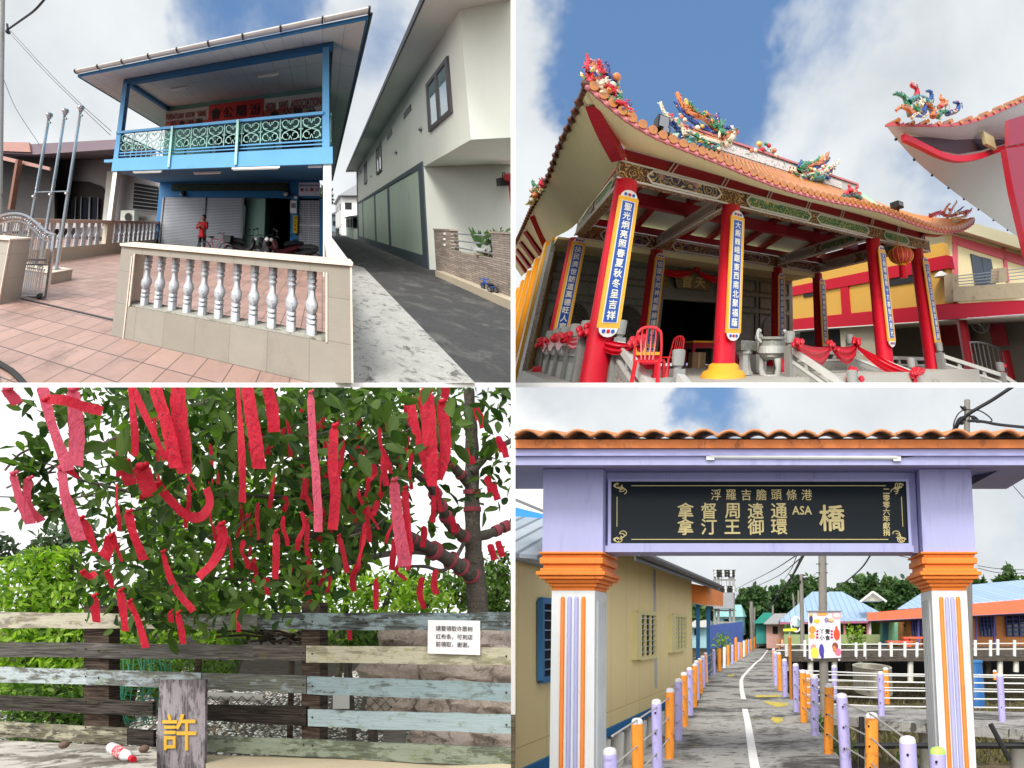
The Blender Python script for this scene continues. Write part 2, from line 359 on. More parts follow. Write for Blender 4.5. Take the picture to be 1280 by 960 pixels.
wall = thing('balustrade_wall', 'low beige tiled garden wall with a row of white turned balusters, in front of the yard', 'wall', (-1.15, 2.5, 0))
f = MB(); f.box(-2.57, .27, 2.4, 2.6, 0, .38); f.box(-2.57, -2.355, 2.4, 2.6, .38, 1.03); f.box(.05, .27, 2.4, 2.6, .38, 1.03); f.box(-2.57, .27, 2.4, 2.6, 1.03, 1.125)
f.build('frame', M['beige'], wall)
c = MB(); c.box(-2.59, .285, 2.385, 2.62, 1.128, 1.15); c.build('coping', M['cap'], wall)
t = MB()
for a in ((-2.352, -2.335, 2.395, 2.41, .385, 1.03), (.032, .048, 2.395, 2.41, .385, 1.03), (.258, .274, 2.394, 2.41, 0, 1.12), (-2.385, -2.37, 2.394, 2.41, 0, 1.0)): t.box(*a)
t.box(-2.58, .28, 2.384, 2.392, 1.118, 1.14); t.build('beaded_trim', M['beads'], wall)
t = MB(); t.box(-2.35, .045, 2.42, 2.58, .382, .395); t.build('sill', M['rough_sill'], wall)
b0 = None
for i in range(11):
    x = -2.2 + 2.095 * i / 10
    if b0 is None:
        mb = MB(); mb.lathe(BAL, x, 2.5, .392, 14); b0 = mb.build('baluster', M['balus'], wall, smooth=50); x0 = x
    else:
        c = b0.copy(); COL.objects.link(c); c.parent = wall; c.location = PA.M @ Vector((x - x0, 0, 0))
sw = thing('side_wall', 'pale low wall running back along the lane beside the blue house', 'wall', (.16, 5, 0))
mb = MB(); mb.box(.06, .262, 2.602, 7.0, 0, 1.1); mb.build('wall_body', M['beigeY'], sw)
mb = MB(); mb.box(.05, .275, 2.622, 7.0, 1.102, 1.13); mb.build('coping', M['white_dirty'], sw)

bf = thing('balustrade_fence', 'white baluster fence on a cream plinth along the yard, behind the flagpoles', 'fence', (-8.3, 7, 0))
mb = MB(); mb.box(-8.42, -8.2, 3.4, 9.9, 0, .42); mb.box(-8.42, -8.2, 6.9, 7.15, .42, 1.22); mb.box(-8.42, -8.2, 3.4, 3.6, .42, 1.22); mb.build('plinth', mat('cream plinth', H('b9ae9b'), .6, .1, 2), bf)
mb = MB(); mb.box(-8.46, -8.16, 3.4, 9.95, 1.222, 1.34); mb.build('rail', mat('pinkish coping', H('b39a8d'), .7, .1, 3), bf)
b1 = None
for i in range(24):
    y = 3.8 + i * .256
    if abs(y - 7.02) < .2: continue
    if b1 is None:
        mb = MB(); mb.lathe([(r * 1.5, z * 1.25) for r, z in BAL], -8.31, y, .421, 10); b1 = mb.build('baluster', M['balus'], bf, smooth=50); y1 = y
    else:
        c = b1.copy(); COL.objects.link(c); c.parent = bf; c.location = PA.M @ Vector((0, y - y1, 0))
gp = thing('gate_pillar', 'short beige tiled gate pillar at the yard entrance', 'pillar', (-5.4, 2.63, 0))
mb = MB(); mb.box(-5.9, -5.05, 2.5, 2.77, 0, 1.03); mb.build('pillar_body', M['beigeY'], gp)
mb = MB(); mb.box(-5.92, -5.03, 2.48, 2.79, 1.033, 1.06); mb.build('coping', M['cap'], gp)
mb = MB(); mb.box(-5.062, -5.045, 2.488, 2.505, 0, 1.03); mb.build('beaded_trim', M['beads'], gp)

# --- stainless sliding gate and track
YG = 2.9
g = lambda u, v: on(u, v, Y=YG)
gate = thing('sliding_gate', 'stainless steel sliding gate with curved top rails, half open behind the pillar', 'gate', on(45, 375, Y=YG))
def curve(pts, n=6):
    P = [Vector(p) for p in pts]; P = [P[0] * 2 - P[1]] + P + [P[-1] * 2 - P[-2]]; o = []
    for i in range(1, len(P) - 2):
        for k in range(n):
            t = k / n; a, b, c, e = P[i-1:i+3]
            o.append(.5 * ((2 * b) + (c - a) * t + (2 * a - 5 * b + 4 * c - e) * t * t + (3 * b - a - 3 * c + e) * t ** 3))
    return o + [P[-2]]
top = curve([g(*p) for p in ((-30, 280), (6, 268), (28, 268), (45, 278), (57, 289), (69, 293.5))]); low = curve([g(*p) for p in ((-30, 290), (6, 278), (26, 277), (40, 285), (53, 298), (64, 303))])
mb = MB(); mb.tube(top, .022, 8); mb.tube(low, .018, 8); mb.build('top_rail', M['steel'], gate, smooth=60)
mb = MB(); mb.bar(g(68, 294), g(58, 372), .035, .06); mb.bar(g(-30, 372), g(58, 371.5), .03, .05); mb.bar(g(-30, 329), g(60, 331), .02, .03); mb.bar(g(-30, 323), g(60, 325), .02, .03); mb.build('gate_frame', M['steel'], gate)
mb = MB()
for i in range(18):
    t = i / 17.; u = 4 + t * 54
    k = min(range(len(low)), key=lambda j: abs(low[j].x - g(u, 300).x)); p = low[k]
    mb.tube([p, (p.x, YG, .1)], .009, 6); mb.tube([(p.x + .05, YG, .5), (p.x + .05, YG, .1)], .008, 5)
    mb.sphere((p.x + .05, YG, .5), .018, 6); mb.sphere(top[min(k, len(top) - 1)] * .5 + p * .5, .028, 6)
mb.build('bars', M['steel'], gate, smooth=60)
mb = MB(); mb.lathe([(.045, -.012), (.05, 0), (.045, .012)], 0, 0, 0, 10); p = on(34, 374, Z=.05); mb.v = [(p.x + x, YG + z * 2, .05 + y) for x, y, z in mb.v]; mb.build('roller', M['rubber'], gate)
mb = MB(); mb.bar((-7.5, 2.86, .006), (-2.62, 2.72, .006), .03, .012); tag(mb.build('gate_track', M['black']), 'thin dark gate track crossing the tiled yard entrance', 'track')

# --- three flagpoles on a tiled plinth
pl = thing('flagpole_plinth', 'low tiled plinth under the three flagpoles', 'plinth', (-6.5, 3.75, 0))
mb = MB(); mb.box(-7.4, -5.6, 3.52, 3.96, 0, .23); mb.build('plinth_body', M['beige'], pl)
mb = MB(); mb.box(-7.41, -5.585, 3.505, 3.975, .232, .25); mb.build('coping', M['cap'], pl)
fp = thing('flagpole', 'polished steel flagpole nearest the blue house, highest of the three', 'flagpole', (-5.8, 3.75, .25), 'flagpoles in the yard')
mb = MB(); mb.tube([(-5.8, 3.75, .25), (-5.8, 3.75, 2.2), (-5.8, 3.75, 4.08)], [.038, .034, .03], 12); mb.lathe([(.075, 0), (.075, .02), (.04, .03)], -5.8, 3.75, .25, 12); mb.build('pole', M['steel'], fp, smooth=60)
mb = MB(); mb.sphere((-5.8, 3.75, 4.17), .075, 14); mb.lathe([(.03, 0), (.05, .02), (.05, .05), (.03, .07)], -5.8, 3.75, 4.06, 10); mb.build('finial', M['steel'], fp, smooth=60)
mb = MB(); mb.sphere((-5.73, 3.75, 3.95), .03, 8); mb.sphere((-5.77, 3.7, 2.0), .045, 8); mb.tube([(-5.74, 3.72, 3.93), (-5.75, 3.71, 2.02)], .004, 4); mb.build('halyard', M['steel'], fp)
clone(fp, (-5.8, 3.75, .25), (-6.34, 3.75, .22), 'middle flagpole of the three polished steel flagpoles')
clone(fp, (-5.8, 3.75, .25), (-6.92, 3.75, .17), 'polished steel flagpole farthest from the blue house')
cb = MB(); cb.tube([(-6.92, 3.73, 2.03), (-5.8, 3.73, 2.05)], .014, 6); cb.tube([(-6.92, 3.73, .95), (-5.8, 3.73, .97)], .014, 6); tag(cb.build('cross_bar', M['steel']), 'thin steel bars tying the three flagpoles together', 'bar')

# --- the blue association house
BLUE = M['blue'] = mat('light blue paint', H('5f9fcf'), .55, .14, 1.6, .05, dirt=H('3f77a3'), dirt_at=.66)
M['blue_dark'] = mat('blue wall', H('2b6da0'), .6, .12, 1.2, .04)
M['mint'] = mat('pale mint iron', H('a9d6cc'), .5, .1, 4)
M['soffit'] = tile_mat('white ceiling boards', (.62, .62, .62), (.66, .66, .66), (.28, .28, .29), .62, 8, axes='XY', gap=.008, var=.08, bump=.1)
M['shutter'] = tile_mat('roller shutter', H('b9bcc2'), H('aeb1b8'), H('5c5f66'), 40, .075, axes='XZ', gap=.012, rough=.4, bump=1, var=.06)
hs = thing('association_house', 'two storey blue house with an iron railed balcony and deep white eave', 'house', (-4.2, 8.5, 0))
mb = MB()     # ground floor wall with openings
YF = 9.8
for a in ((-8.4, -8.1, 0, 3.4), (-8.1, -.12, 2.62, 3.4), (-1.35, -1.0, 0, 2.62), (-.12, .2, 0, 2.62)): mb.box(a[0], a[1], YF, YF + .15, a[2], a[3])
mb.build('wall', M['blue_dark'], hs)
mb = MB(); mb.box(-8.4, .2, YF, YF + .15, 3.95, 7.75); mb.box(-8.4, -8.25, YF + .15, 24, 0, 7); mb.box(.05, .2, YF + .15, 24, 0, 7); mb.build('upper_wall', mat('teal timber wall', H('6f9c98'), .7, .15, 2), hs)
mb = MB(); mb.box(-8.05, -5.62, YF - .03, YF, .05, 2.6); mb.build('roller_shutter', M['shutter'], hs)
mb = MB(); mb.box(-5.52, -3.62, YF - .03, YF, .05, 2.6); mb.build('roller_shutter', M['shutter'], hs)
mb = MB()
for x in (-8.1, -5.62, -3.62): mb = MB(); mb.box(x, x + .1, YF - .06, YF - .032, 0, 2.62); mb.build('shutter_guide', M['grey_metal'], hs)
mb = MB(); mb.box(-3.52, -2.6, YF + .16, YF + .2, 0, 2.62); mb.box(-2.62, -2.55, YF + .16, YF + 3.5, 0, 2.62); mb.build('inner_wall', mat('pale green wall', H('8fb0a2'), .7, .08), hs)
mb = MB(); mb.box(-3.5, .1, YF + 5, YF + 5.1, 0, 3); mb.build('back_wall', M['dark'], hs)
mb = MB(); mb.box(-8.2, .1, YF + .16, YF + 5, 2.63, 2.7); mb.build('ceiling', M['dark'], hs)
gr = MB()     # white grille gate
for i in range(15): gr.box(-.98 + i * .061, -.98 + i * .061 + .028, YF + .02, YF + .04, .1, 2.5)
for i in range(26): gr.box(-.98, -.12, YF + .041, YF + .055, .12 + i * .094, .12 + i * .094 + .05)
gr.box(-.99, -.11, YF, YF + .018, 1.42, 1.5); gr.box(-.57, -.53, YF, YF + .018, .1, 2.5); gr.build('grille_gate', mat('pale grille', (.55, .55, .6), .5), hs)
mb = MB(); mb.box(-1.0, -.1, YF + .4, YF + .42, 0, 2.6); mb.build('door_panel', M['black'], hs)
mb = MB(); mb.box(-7.6, -1.5, YF - .05, YF - .002, 2.95, 3.32)
mb.build('transom_grille', tile_mat('ornate dark green grille', H('2c3d2a'), H('56603a'), H('141d18'), .16, .12, brick=True, axes='XZ', gap=.03, bump=1), hs)
mb = MB(); mb.box(-8.5, .3, 7.0, 7.12, 3.38, 3.92); mb.build('balcony_fascia', BLUE, hs)
mb = MB(); mb.box(-8.5, .3, 7.12, YF, 3.4, 3.46); mb.box(-8.5, .3, 7.121, YF, 3.86, 3.93); mb.build('balcony_floor', M['blue_dark'], hs)
mb = MB(); mb.box(-9.0, -8.5, 7.02, 7.14, 3.78, 3.9); mb.build('beam_end', BLUE, hs)
mb = MB(); mb.box(-8.5, -8.26, 7.02, 7.2, 3.93, 7.32); mb.build('post', BLUE, hs)
mb = MB(); mb.box(-.01, .2, 7.02, 7.2, 3.93, 7.4); mb.build('post', BLUE, hs)
mb = MB(); mb.box(-8.44, -8.22, 7.03, 7.2, 0, 3.38); mb.build('lower_post', M['white_dirty'], hs)
mb = MB(); mb.box(0.02, .262, 7.03, 7.25, 0, 3.38); mb.build('lower_post', M['white_dirty'], hs)
mb = MB(); mb.box(-8.5, .34, 7.03, 7.19, 7.33, 7.56); mb.bar((-8.38, 7.2, 7.47), (-8.38, YF, 7.62), .2, .2); mb.build('beam', M['blue_dark'], hs)
mb = MB(); mb.quad((-8.4, 7.19, 7.54), (.2, 7.19, 7.54), (.2, YF, 7.72), (-8.4, YF, 7.72)); mb.build('balcony_ceiling', M['soffit'], hs)
# railing: rails, posts and wrought iron scroll panels
rl = MB(); rl.box(-8.5, .02, 6.99, 7.1, 5.02, 5.12); rl.box(-8.3, .02, 7.04, 7.07, 4.14, 4.19); rl.box(-8.3, .02, 7.04, 7.07, 4.02, 4.06); rl.build('railing', BLUE, hs)
for x in (-5.7, -2.95):
    mb = MB(); mb.box(x, x + .09, 6.96, 7.04, 3.45, 5.1); mb.build('railing_post', M['mint'], hs)
def scroll(mb, cx, y, cz, s, flip):
    pts = []
    for i in range(20):
        a = -1.9 + i / 19 * 5.2; r = s * (1 - .55 * max(0, i - 9) / 10)
        pts.append((cx + flip * math.cos(a) * r * .95, y, cz + math.sin(a) * r))
    mb.tube(pts, .016, 4, caps=False)
px = [-8.26] + [-5.66 - 2.6 * (1 - i / 5) for i in range(1, 5)] + [-5.61] + [-5.61 + .9 * i for i in range(1, 3)] + [-2.9] + [-2.9 + .97 * i for i in range(1, 3)] + [-.01]
sp0 = None
for i in range(12):
    x = -8.26 + 8.26 * i / 12; wd = 8.26 / 12; cx = x + wd / 2
    if sp0 is None:
        mb = MB(); y = 7.055
        mb.bar((x, y, 4.17), (x, y, 5.04), .028, .028, (0, 1, 0))
        for sg in (-1, 1):
            scroll(mb, cx + sg * wd * .21, y, 4.84, wd * .2, sg); scroll(mb, cx + sg * wd * .2, y, 4.4, wd * .19, sg)
            mb.tube(curve([(cx + sg * wd * .42, y, 4.9), (cx + sg * wd * .32, y, 4.7), (cx, y, 4.6), (cx - sg * wd * .32, y, 4.5), (cx - sg * wd * .42, y, 4.3)], 4), .016, 4, caps=False)
            mb.sphere((cx + sg * wd * .43, y, 4.6), .035, 6)
            mb.tube([(cx + sg * .05, y, 4.93), (cx + sg * .02, y, 4.82), (cx, y, 4.78)], .014, 4); mb.tube([(cx + sg * .05, y, 4.26), (cx + sg * .02, y, 4.36), (cx, y, 4.4)], .014, 4)
        sp0 = mb.build('scroll_panel', M['mint'], hs)
    else:
        c = sp0.copy(); COL.objects.link(c); c.parent = hs; c.location = PA.M @ Vector((x + 8.26, 0, 0))
mb = MB()     # side railing by the lane and on the far left
for X in (.26, -8.44):
    mb = MB(); mb.bar((X, 7.1, 5.05), (X, YF, 5.05), .05, .06); mb.bar((X, 7.1, 4.15), (X, YF, 4.15), .04, .04)
    for i in range(9): mb.bar((X, 7.2 + i * .3, 4.15), (X, 7.2 + i * .3, 5.05), .03, .03)
    mb.build('side_railing', M['mint'], hs)
gd = mat('green door', H('4f8f86'), .6)     # things seen through the railing
for x0, x1, z1 in ((-8.2, -7.0, 5.9), (-6.4, -5.5, 5.85), (-3.0, -2.2, 5.9)): mb = MB(); mb.box(x0, x1, YF - .04, YF - .002, 3.95, z1); mb.build('door', gd, hs)
for x0, x1 in ((-5.2, -3.6), (-1.8, -.4)): mb = MB(); mb.box(x0, x1, YF - .04, YF - .002, 4.4, 5.85); mb.build('window', M['dark'], hs)
# roof: soffit, slope, gutter
XL, XR, YE = -9.75, 1.2, 6.0
mb = MB(); mb.slab([(XL, YE + .05, 7.28), (XR, YE + .05, 7.28), (XR, 30, 7.28), (-4.2, 30, 11.5), (-4.2, 12, 11.5)], (0, 0, .06)); mb.slab([(XL, YE + .05, 7.28), (-4.2, 12, 11.5), (-4.2, 30, 11.5), (XL, 30, 7.28)], (0, 0, .06)); mb.build('roof', M['grey_metal'], hs)
mb = MB(); mb.quad((XL + .05, YE + .06, 7.195), (XR - .05, YE + .06, 7.195), (.34, 7.02, 7.55), (-8.5, 7.02, 7.55)); mb.quad((XR - .05, YE + .06, 7.194), (XR - .05, 30, 7.194), (.34, 30, 7.5), (.34, 7.02, 7.55)); mb.quad((XL + .05, YE + .06, 7.194), (-8.5, 7.02, 7.55), (-8.5, 30, 7.5), (XL + .05, 30, 7.194))
mb.build('soffit', M['soffit'], hs)
mb = MB(); mb.box(XL, XR, YE, YE + .03, 7.16, 7.28); mb.box(XR - .03, XR, YE + .03, 30, 7.16, 7.28); mb.box(XL, XL + .03, YE + .03, 30, 7.16, 7.28); mb.build('fascia', M['blue_dark'], hs)
mb = MB()
for i in range(9): mb.tube([(XL - .05 + (XR - XL + .1) * i / 9, YE - .07, 7.36), (XL - .05 + (XR - XL + .1) * (i + 1) / 9 - .012, YE - .07, 7.36)], .085, 10)
mb.build('gutter', mat('grey gutter', (.5, .5, .49), .45, .15, 3), hs, smooth=50)
mb = MB()
for i in range(10): mb.tube([(XL + (XR - XL) * i / 9 - .02, YE - .07, 7.36), (XL + (XR - XL) * i / 9 + .03, YE - .07, 7.36)], .1, 10)
mb.tube([(XR + .06, YE, 7.3), (XR + .06, 30, 7.3)], .06, 8); mb.build('gutter_bracket', M['black'], hs)
mb = MB(); mb.box(-.45, -.02, 7.1, 7.16, 3.3, 3.36); mb.build('fitting', M['white'], hs)
def tube_light(x0, x1, y, z, label):
    o = thing('tube_light', label, 'light', ((x0 + x1) / 2, y, z))
    mb = MB(); mb.box(x0, x1, y, y + .06, z - .03, z + .03); mb.build('housing', M['white'], o)
    mb = MB(); mb.tube([(x0 + .05, y + .03, z - .05), (x1 - .05, y + .03, z - .05)], .022, 8); mb.build('tube', mat('unlit tube', (.8, .8, .78), .3, .02), o)
tube_light(-3.05, -1.35, 7.0, 3.33, 'white fluorescent tube under the front edge of the balcony, nearest the lane')
tube_light(-7.4, -6.0, 7.03, 3.33, 'white fluorescent tube under the balcony, at its end beside the neighbour house')
tube_light(-4.9, -3.7, 7.5, 3.34, 'fluorescent tube under the middle of the balcony, set back in shade')
tube_light(-6.9, -6.0, 8.1, 7.5, 'tube light on the balcony ceiling over the white lettered board')
tube_light(-2.6, -1.7, 8.1, 7.5, 'tube light on the balcony ceiling near the tall blue post')
for x, lb in ((-6.9, 'small dark wall lamp over the roller shutters'), (-1.55, 'small wall lamp with a pale shade over the dark doorway')):
    o = thing('wall_lamp', lb, 'lamp', (x, YF, 2.75)); mb = MB(); mb.box(x - .1, x + .1, YF - .05, YF - .001, 2.68, 2.95); mb.build('bracket', M['black'], o); mb = MB(); mb.sphere((x, YF - .12, 2.78), .1, 10); mb.build('shade', M['grey_metal'] if x < -3 else M['white_dirty'], o, smooth=80)
# signs
M['sred'] = mat('red sign board', H('b3302c'), .5, .1, 2); M['sred2'] = mat('orange red sign', H('a8442f'), .5, .1, 2)
M['ink'] = mat('black lettering', (.012, .012, .015), .5, .02); M['redink'] = mat('red lettering', H('8a1d22'), .5, .02); M['blueink'] = mat('blue lettering', H('2b3f9a'), .5, .02)
def board(name, label, x0, x1, y, z0, z1, m, frame=None, cat='sign'):
    o = thing(name, label, cat, ((x0 + x1) / 2, y, z0)); mb = MB(); mb.box(x0, x1, y - .06, y, z0, z1); mb.build('panel', m, o)
    if frame:
        f = MB(); e = .035
        for a in ((x0, x1, z0, z0 + e), (x0, x1, z1 - e, z1), (x0, x0 + e, z0 + e, z1 - e), (x1 - e, x1, z0 + e, z1 - e)): f.box(a[0], a[1], y - .075, y - .062, a[2], a[3])
        f.build('frame', frame, o)
    return o
def letters(o, y, items, m, name='lettering'):
    for s, x, z, size, wide in items:
        if wide < 0: g_ = glyphs(s)[2]; wide = -wide / ((g_[1] - g_[0]) * size)
        mb = MB(); mb.text(s, (x, y, z), (1, 0, 0), (0, 0, 1), size, wide=wide, bold=.02); mb.build(name, m, o)
YS = YF - .005
def wallboard(label, u0, v0, u1, v1, m, yo=0.):
    a, b = on(u0, v0, Y=YS - yo), on(u1, v1, Y=YS - yo); return board('sign_board', label, a.x, b.x, YS - yo, b.z, a.z, m), a, b
s1, a, b = wallboard('grey board of brown capital letters, far end of the balcony wall', 208, 140, 261, 150, mat('pale grey board', H('b9b4ae'), .6)); zc, h_, w_ = (a.z + b.z) / 2, (a.z - b.z) * .72, (b.x - a.x)
letters(s1, YS - .064, [('PERSATUAN', a.x + w_ * .235, zc, h_ * .9, -w_ * .41), ('HOON', a.x + w_ * .585, zc, h_ * .9, -w_ * .2), ('YANG', a.x + w_ * .845, zc, h_ * .9, -w_ * .2)], M['redink'])
s2, a, b = wallboard('wide red board with four large black characters over the balcony', 262, 132, 329, 149, M['sred'], .02); zc, h_, w_ = (a.z + b.z) / 2, (a.z - b.z) * .8, (b.x - a.x)
letters(s2, YS - .084, [(ch, a.x + w_ * (.14 + i * .24), zc, h_ * .78, .9) for i, ch in enumerate('會公陽汾')], M['ink'])
s3, a, b = wallboard('white board of brown capital letters beside the tall blue post', 330, 124.5, 404, 138, mat('pale grey board, right', H('c2beb8'), .6)); zc, h_, w_ = (a.z + b.z) / 2, (a.z - b.z) * .72, (b.x - a.x)
letters(s3, YS - .064, [('HOON', a.x + w_ * .125, zc, h_ * .9, -w_ * .17), ('YANG', a.x + w_ * .345, zc, h_ * .9, -w_ * .17), ('ASSOCIATION', a.x + w_ * .72, zc, h_ * .9, -w_ * .49)], M['redink'])
s4, a, b = wallboard('narrow orange red board under the far lettered board', 208, 152, 261, 158, M['sred2']); zc, h_, w_ = (a.z + b.z) / 2, (a.z - b.z) * .8, (b.x - a.x)
letters(s4, YS - .064, [(ch, a.x + w_ * (.2 + i * .2), zc, h_, 1) for i, ch in enumerate('公會汾陽')], M['ink'])
s5, a, b = wallboard('narrow orange red board under the white lettered board by the post', 330, 139, 404, 146, M['sred2']); zc, h_, w_ = (a.z + b.z) / 2, (a.z - b.z) * .8, (b.x - a.x)
letters(s5, YS - .064, [(ch, a.x + w_ * (.2 + i * .2), zc, h_, 1) for i, ch in enumerate('會公陽汾')], M['ink'])
s6 = board('sign_board', 'small pale sign with purple letters above the grille gate', -1.0, -.1, YF - .01, 2.72, 3.3, mat('lilac white board', H('d3d0e0'), .5), None)
letters(s6, YF - .074, [('PERSATUAN HOON YANG', -.55, 3.17, .115, .62)], M['blueink']); letters(s6, YF - .074, [(ch, -.86 + i * .21, 2.98, .16, 1) for i, ch in enumerate('會公陽汾')], M['redink'], 'characters'); letters(s6, YF - .074, [('TANJONG SEPAT', -.55, 2.8, .07, .8)][:0], M['blueink'], 'small_line')
o = board('notice', 'small white notice with a dark picture on the blue door post', -1.36, -1.08, YF - .01, 1.95, 2.5, M['white'], None, 'notice'); mb = MB(); mb.box(-1.32, -1.12, YF - .075, YF - .071, 2.18, 2.4); mb.build('picture', M['grey_metal'], o)
o = board('notice', 'tall yellow strip notice on the blue door post', -1.22, -1.04, YF - .01, 1.1, 1.86, mat('yellow strip', H('c7a92c'), .5), None, 'notice')
letters(o, YF - .074, [(ch, -1.13, 1.74 - i * .16, .12, 1) for i, ch in enumerate('出入平安')], M['redink'])
o = board('house_number', 'small white house number plate high on the blue door post', -1.2, -1.06, YF - .01, 2.58, 2.7, M['white'], None, 'plate')

# --- person, bicycle, motorcycles in front of the shutters
def skin(name, verts, edges, radii, m, parent, sub=2, root=0):
    """one continuous figure: a skinned skeleton with tapering limbs, baked to a mesh"""
    me = bpy.data.meshes.new(name); me.from_pydata([tuple(v) for v in verts], edges, []); o = bpy.data.objects.new(name, me); COL.objects.link(o)
    md = o.modifiers.new('s', 'SKIN'); md.use_smooth_shade = True
    for i, r in enumerate(radii):
        sv = me.skin_vertices[0].data[i]; sv.radius = (r, r) if not isinstance(r, tuple) else r; sv.use_root = (i == root)
    o.modifiers.new('u', 'SUBSURF').levels = sub
    bpy.context.view_layer.update(); dg = bpy.context.evaluated_depsgraph_get(); e = bpy.data.meshes.new_from_object(o.evaluated_get(dg))
    vs = [v.co[:] for v in e.vertices]; fs = [tuple(p.vertices) for p in e.polygons]; bpy.data.objects.remove(o); bpy.data.meshes.remove(me); bpy.data.meshes.remove(e)
    mb = MB(); mb.add(vs, fs); return mb.build(name, m, parent, smooth=80)
def person(at, label, shirt, trousers, hair, scale=1., holding=False, seated=False, face=-1):
    x, y, z = at; o = thing('person', label, 'person', at); q = lambda a, b, c: (x + a * scale, y + face * b * -scale, z + c * scale)
    # body
    if seated: leg = [q(-.09, 0, .82), q(-.11, -.34, .78), q(-.12, -.3, .36), q(-.12, -.4, .33), q(.09, 0, .82), q(.11, -.34, .78), q(.12, -.3, .36), q(.12, -.4, .33)]
    else: leg = [q(-.09, 0, .86), q(-.11, -.01, .48), q(-.12, .02, .08), q(-.13, -.12, .04), q(.09, 0, .86), q(.12, -.02, .48), q(.14, .01, .08), q(.15, -.12, .04)]
    el, hd = ((q(-.24, -.1, 1.12), q(-.02, -.24, 1.26)), (q(.26, -.1, 1.12), q(.04, -.25, 1.24))) if holding else ((q(-.26, -.06, 1.1), q(-.22, -.28, 1.02)), (q(.26, -.06, 1.1), q(.22, -.28, 1.02)))
    V = [q(0, 0, .92), q(0, 0, 1.1), q(0, 0, 1.3), q(0, -.01, 1.42), q(0, -.02, 1.5), q(0, -.02, 1.58)] + leg + [q(-.17, 0, 1.36), el[0], el[1], q(.17, 0, 1.36), hd[0], hd[1]]
    E_ = [(0, 1), (1, 2), (2, 3), (3, 4), (4, 5), (0, 6), (6, 7), (7, 8), (8, 9), (0, 10), (10, 11), (11, 12), (12, 13), (2, 14), (14, 15), (15, 16), (2, 17), (17, 18), (18, 19)]
    r = [.13, .12, .13, .06, .05, .075] + [.085, .062, .042, .035] * 2 + [.06, .045, .034] * 2
    skin('body', V, E_, [v * scale for v in r], M['skin'], o)
    T = [V[0], V[1], V[2], q(0, 0, 1.38), V[14], V[15], lerp(V[15], V[16], .75), V[17], V[18], lerp(V[18], V[19], .75), q(0, 0, .8)]
    skin('jacket', T, [(0, 1), (1, 2), (2, 3), (2, 4), (4, 5), (5, 6), (2, 7), (7, 8), (8, 9), (0, 10)], [v * scale for v in (.155, .15, .155, .085, .08, .065, .055, .08, .065, .055, .165)], shirt, o)
    skin('trousers', [V[0], q(0, 0, .86)] + leg[:3] + leg[4:7], [(0, 1), (1, 2), (2, 3), (3, 4), (1, 5), (5, 6), (6, 7)], [v * scale for v in (.13, .13, .095, .074, .056, .095, .074, .056)], trousers, o)
    mb = MB(); mb.sphere(q(0, -.02, 1.57), .095 * scale, 14, 1.25); mb.build('head', M['skin'], o, smooth=80)
    f = MB()
    for s in (-1, 1): f.sphere(q(s * .035, -.108, 1.58), .012 * scale, 6); f.sphere(q(s * .094, -.02, 1.56), .022 * scale, 6)
    f.sphere(q(0, -.115, 1.555), .018 * scale, 6); f.box(*(sorted((q(-.025, 0, 0)[0], q(.025, 0, 0)[0])) + sorted((q(0, -.112, 0)[1], q(0, -.1, 0)[1])) + [q(0, 0, 1.515)[2], q(0, 0, 1.523)[2]])); f.build('face', mat('features', (.25, .1, .08), .6), o)
    mb = MB(); mb.sphere(q(0, .012, 1.6), .108 * scale, 14, 1.12); mb.build('hair', hair, o, smooth=80)
    hnd = MB()
    for k in (16, 19):
        p = Vector(V[k])
        for j in range(5):
            a = (j - 2) * .018 * scale; hnd.tube([p + Vector((a * .6, 0, .0)), p + Vector((a, -.05 * scale, .02 * scale)), p + Vector((a, -.075 * scale, -.005 * scale))], .009 * scale, 5)
    hnd.build('fingers', M['skin'], o)
    return o
HAIR = mat('black hair', (.02, .016, .014), .6)
p = person((-4.9, 8.55, .02), 'person in a red jacket and black trousers with arms raised before the shutters', mat('red jacket', H('c62f34'), .7, .15, 5), M['black'], HAIR, 1.0, holding=True)
def wheel(name, x, y, z, r, parent, spoke=True, tw=.02, ang=0.):
    ca, sa = math.cos(ang), math.sin(ang); q = lambda t, k=1.: (x + math.cos(t) * r * k * ca, y + math.cos(t) * r * k * sa, z + math.sin(t) * r * k)
    mb = MB(); mb.tube([q(2 * math.pi * i / 28) for i in range(29)], tw, 8, caps=False); w_ = mb.build(name, M['rubber'], parent, smooth=60)
    mb = MB(); mb.tube([q(2 * math.pi * i / 24, .86) for i in range(25)], tw * .55, 6, caps=False)
    for i in range(12 if spoke else 5): t = 2 * math.pi * i / (12 if spoke else 5); mb.tube([q(t, .08), q(t, .86)], .004 if spoke else .018, 4)
    mb.sphere((x, y, z), r * .14, 8); mb.build('rim', M['steel'] if spoke else M['grey_metal'], w_, smooth=60)
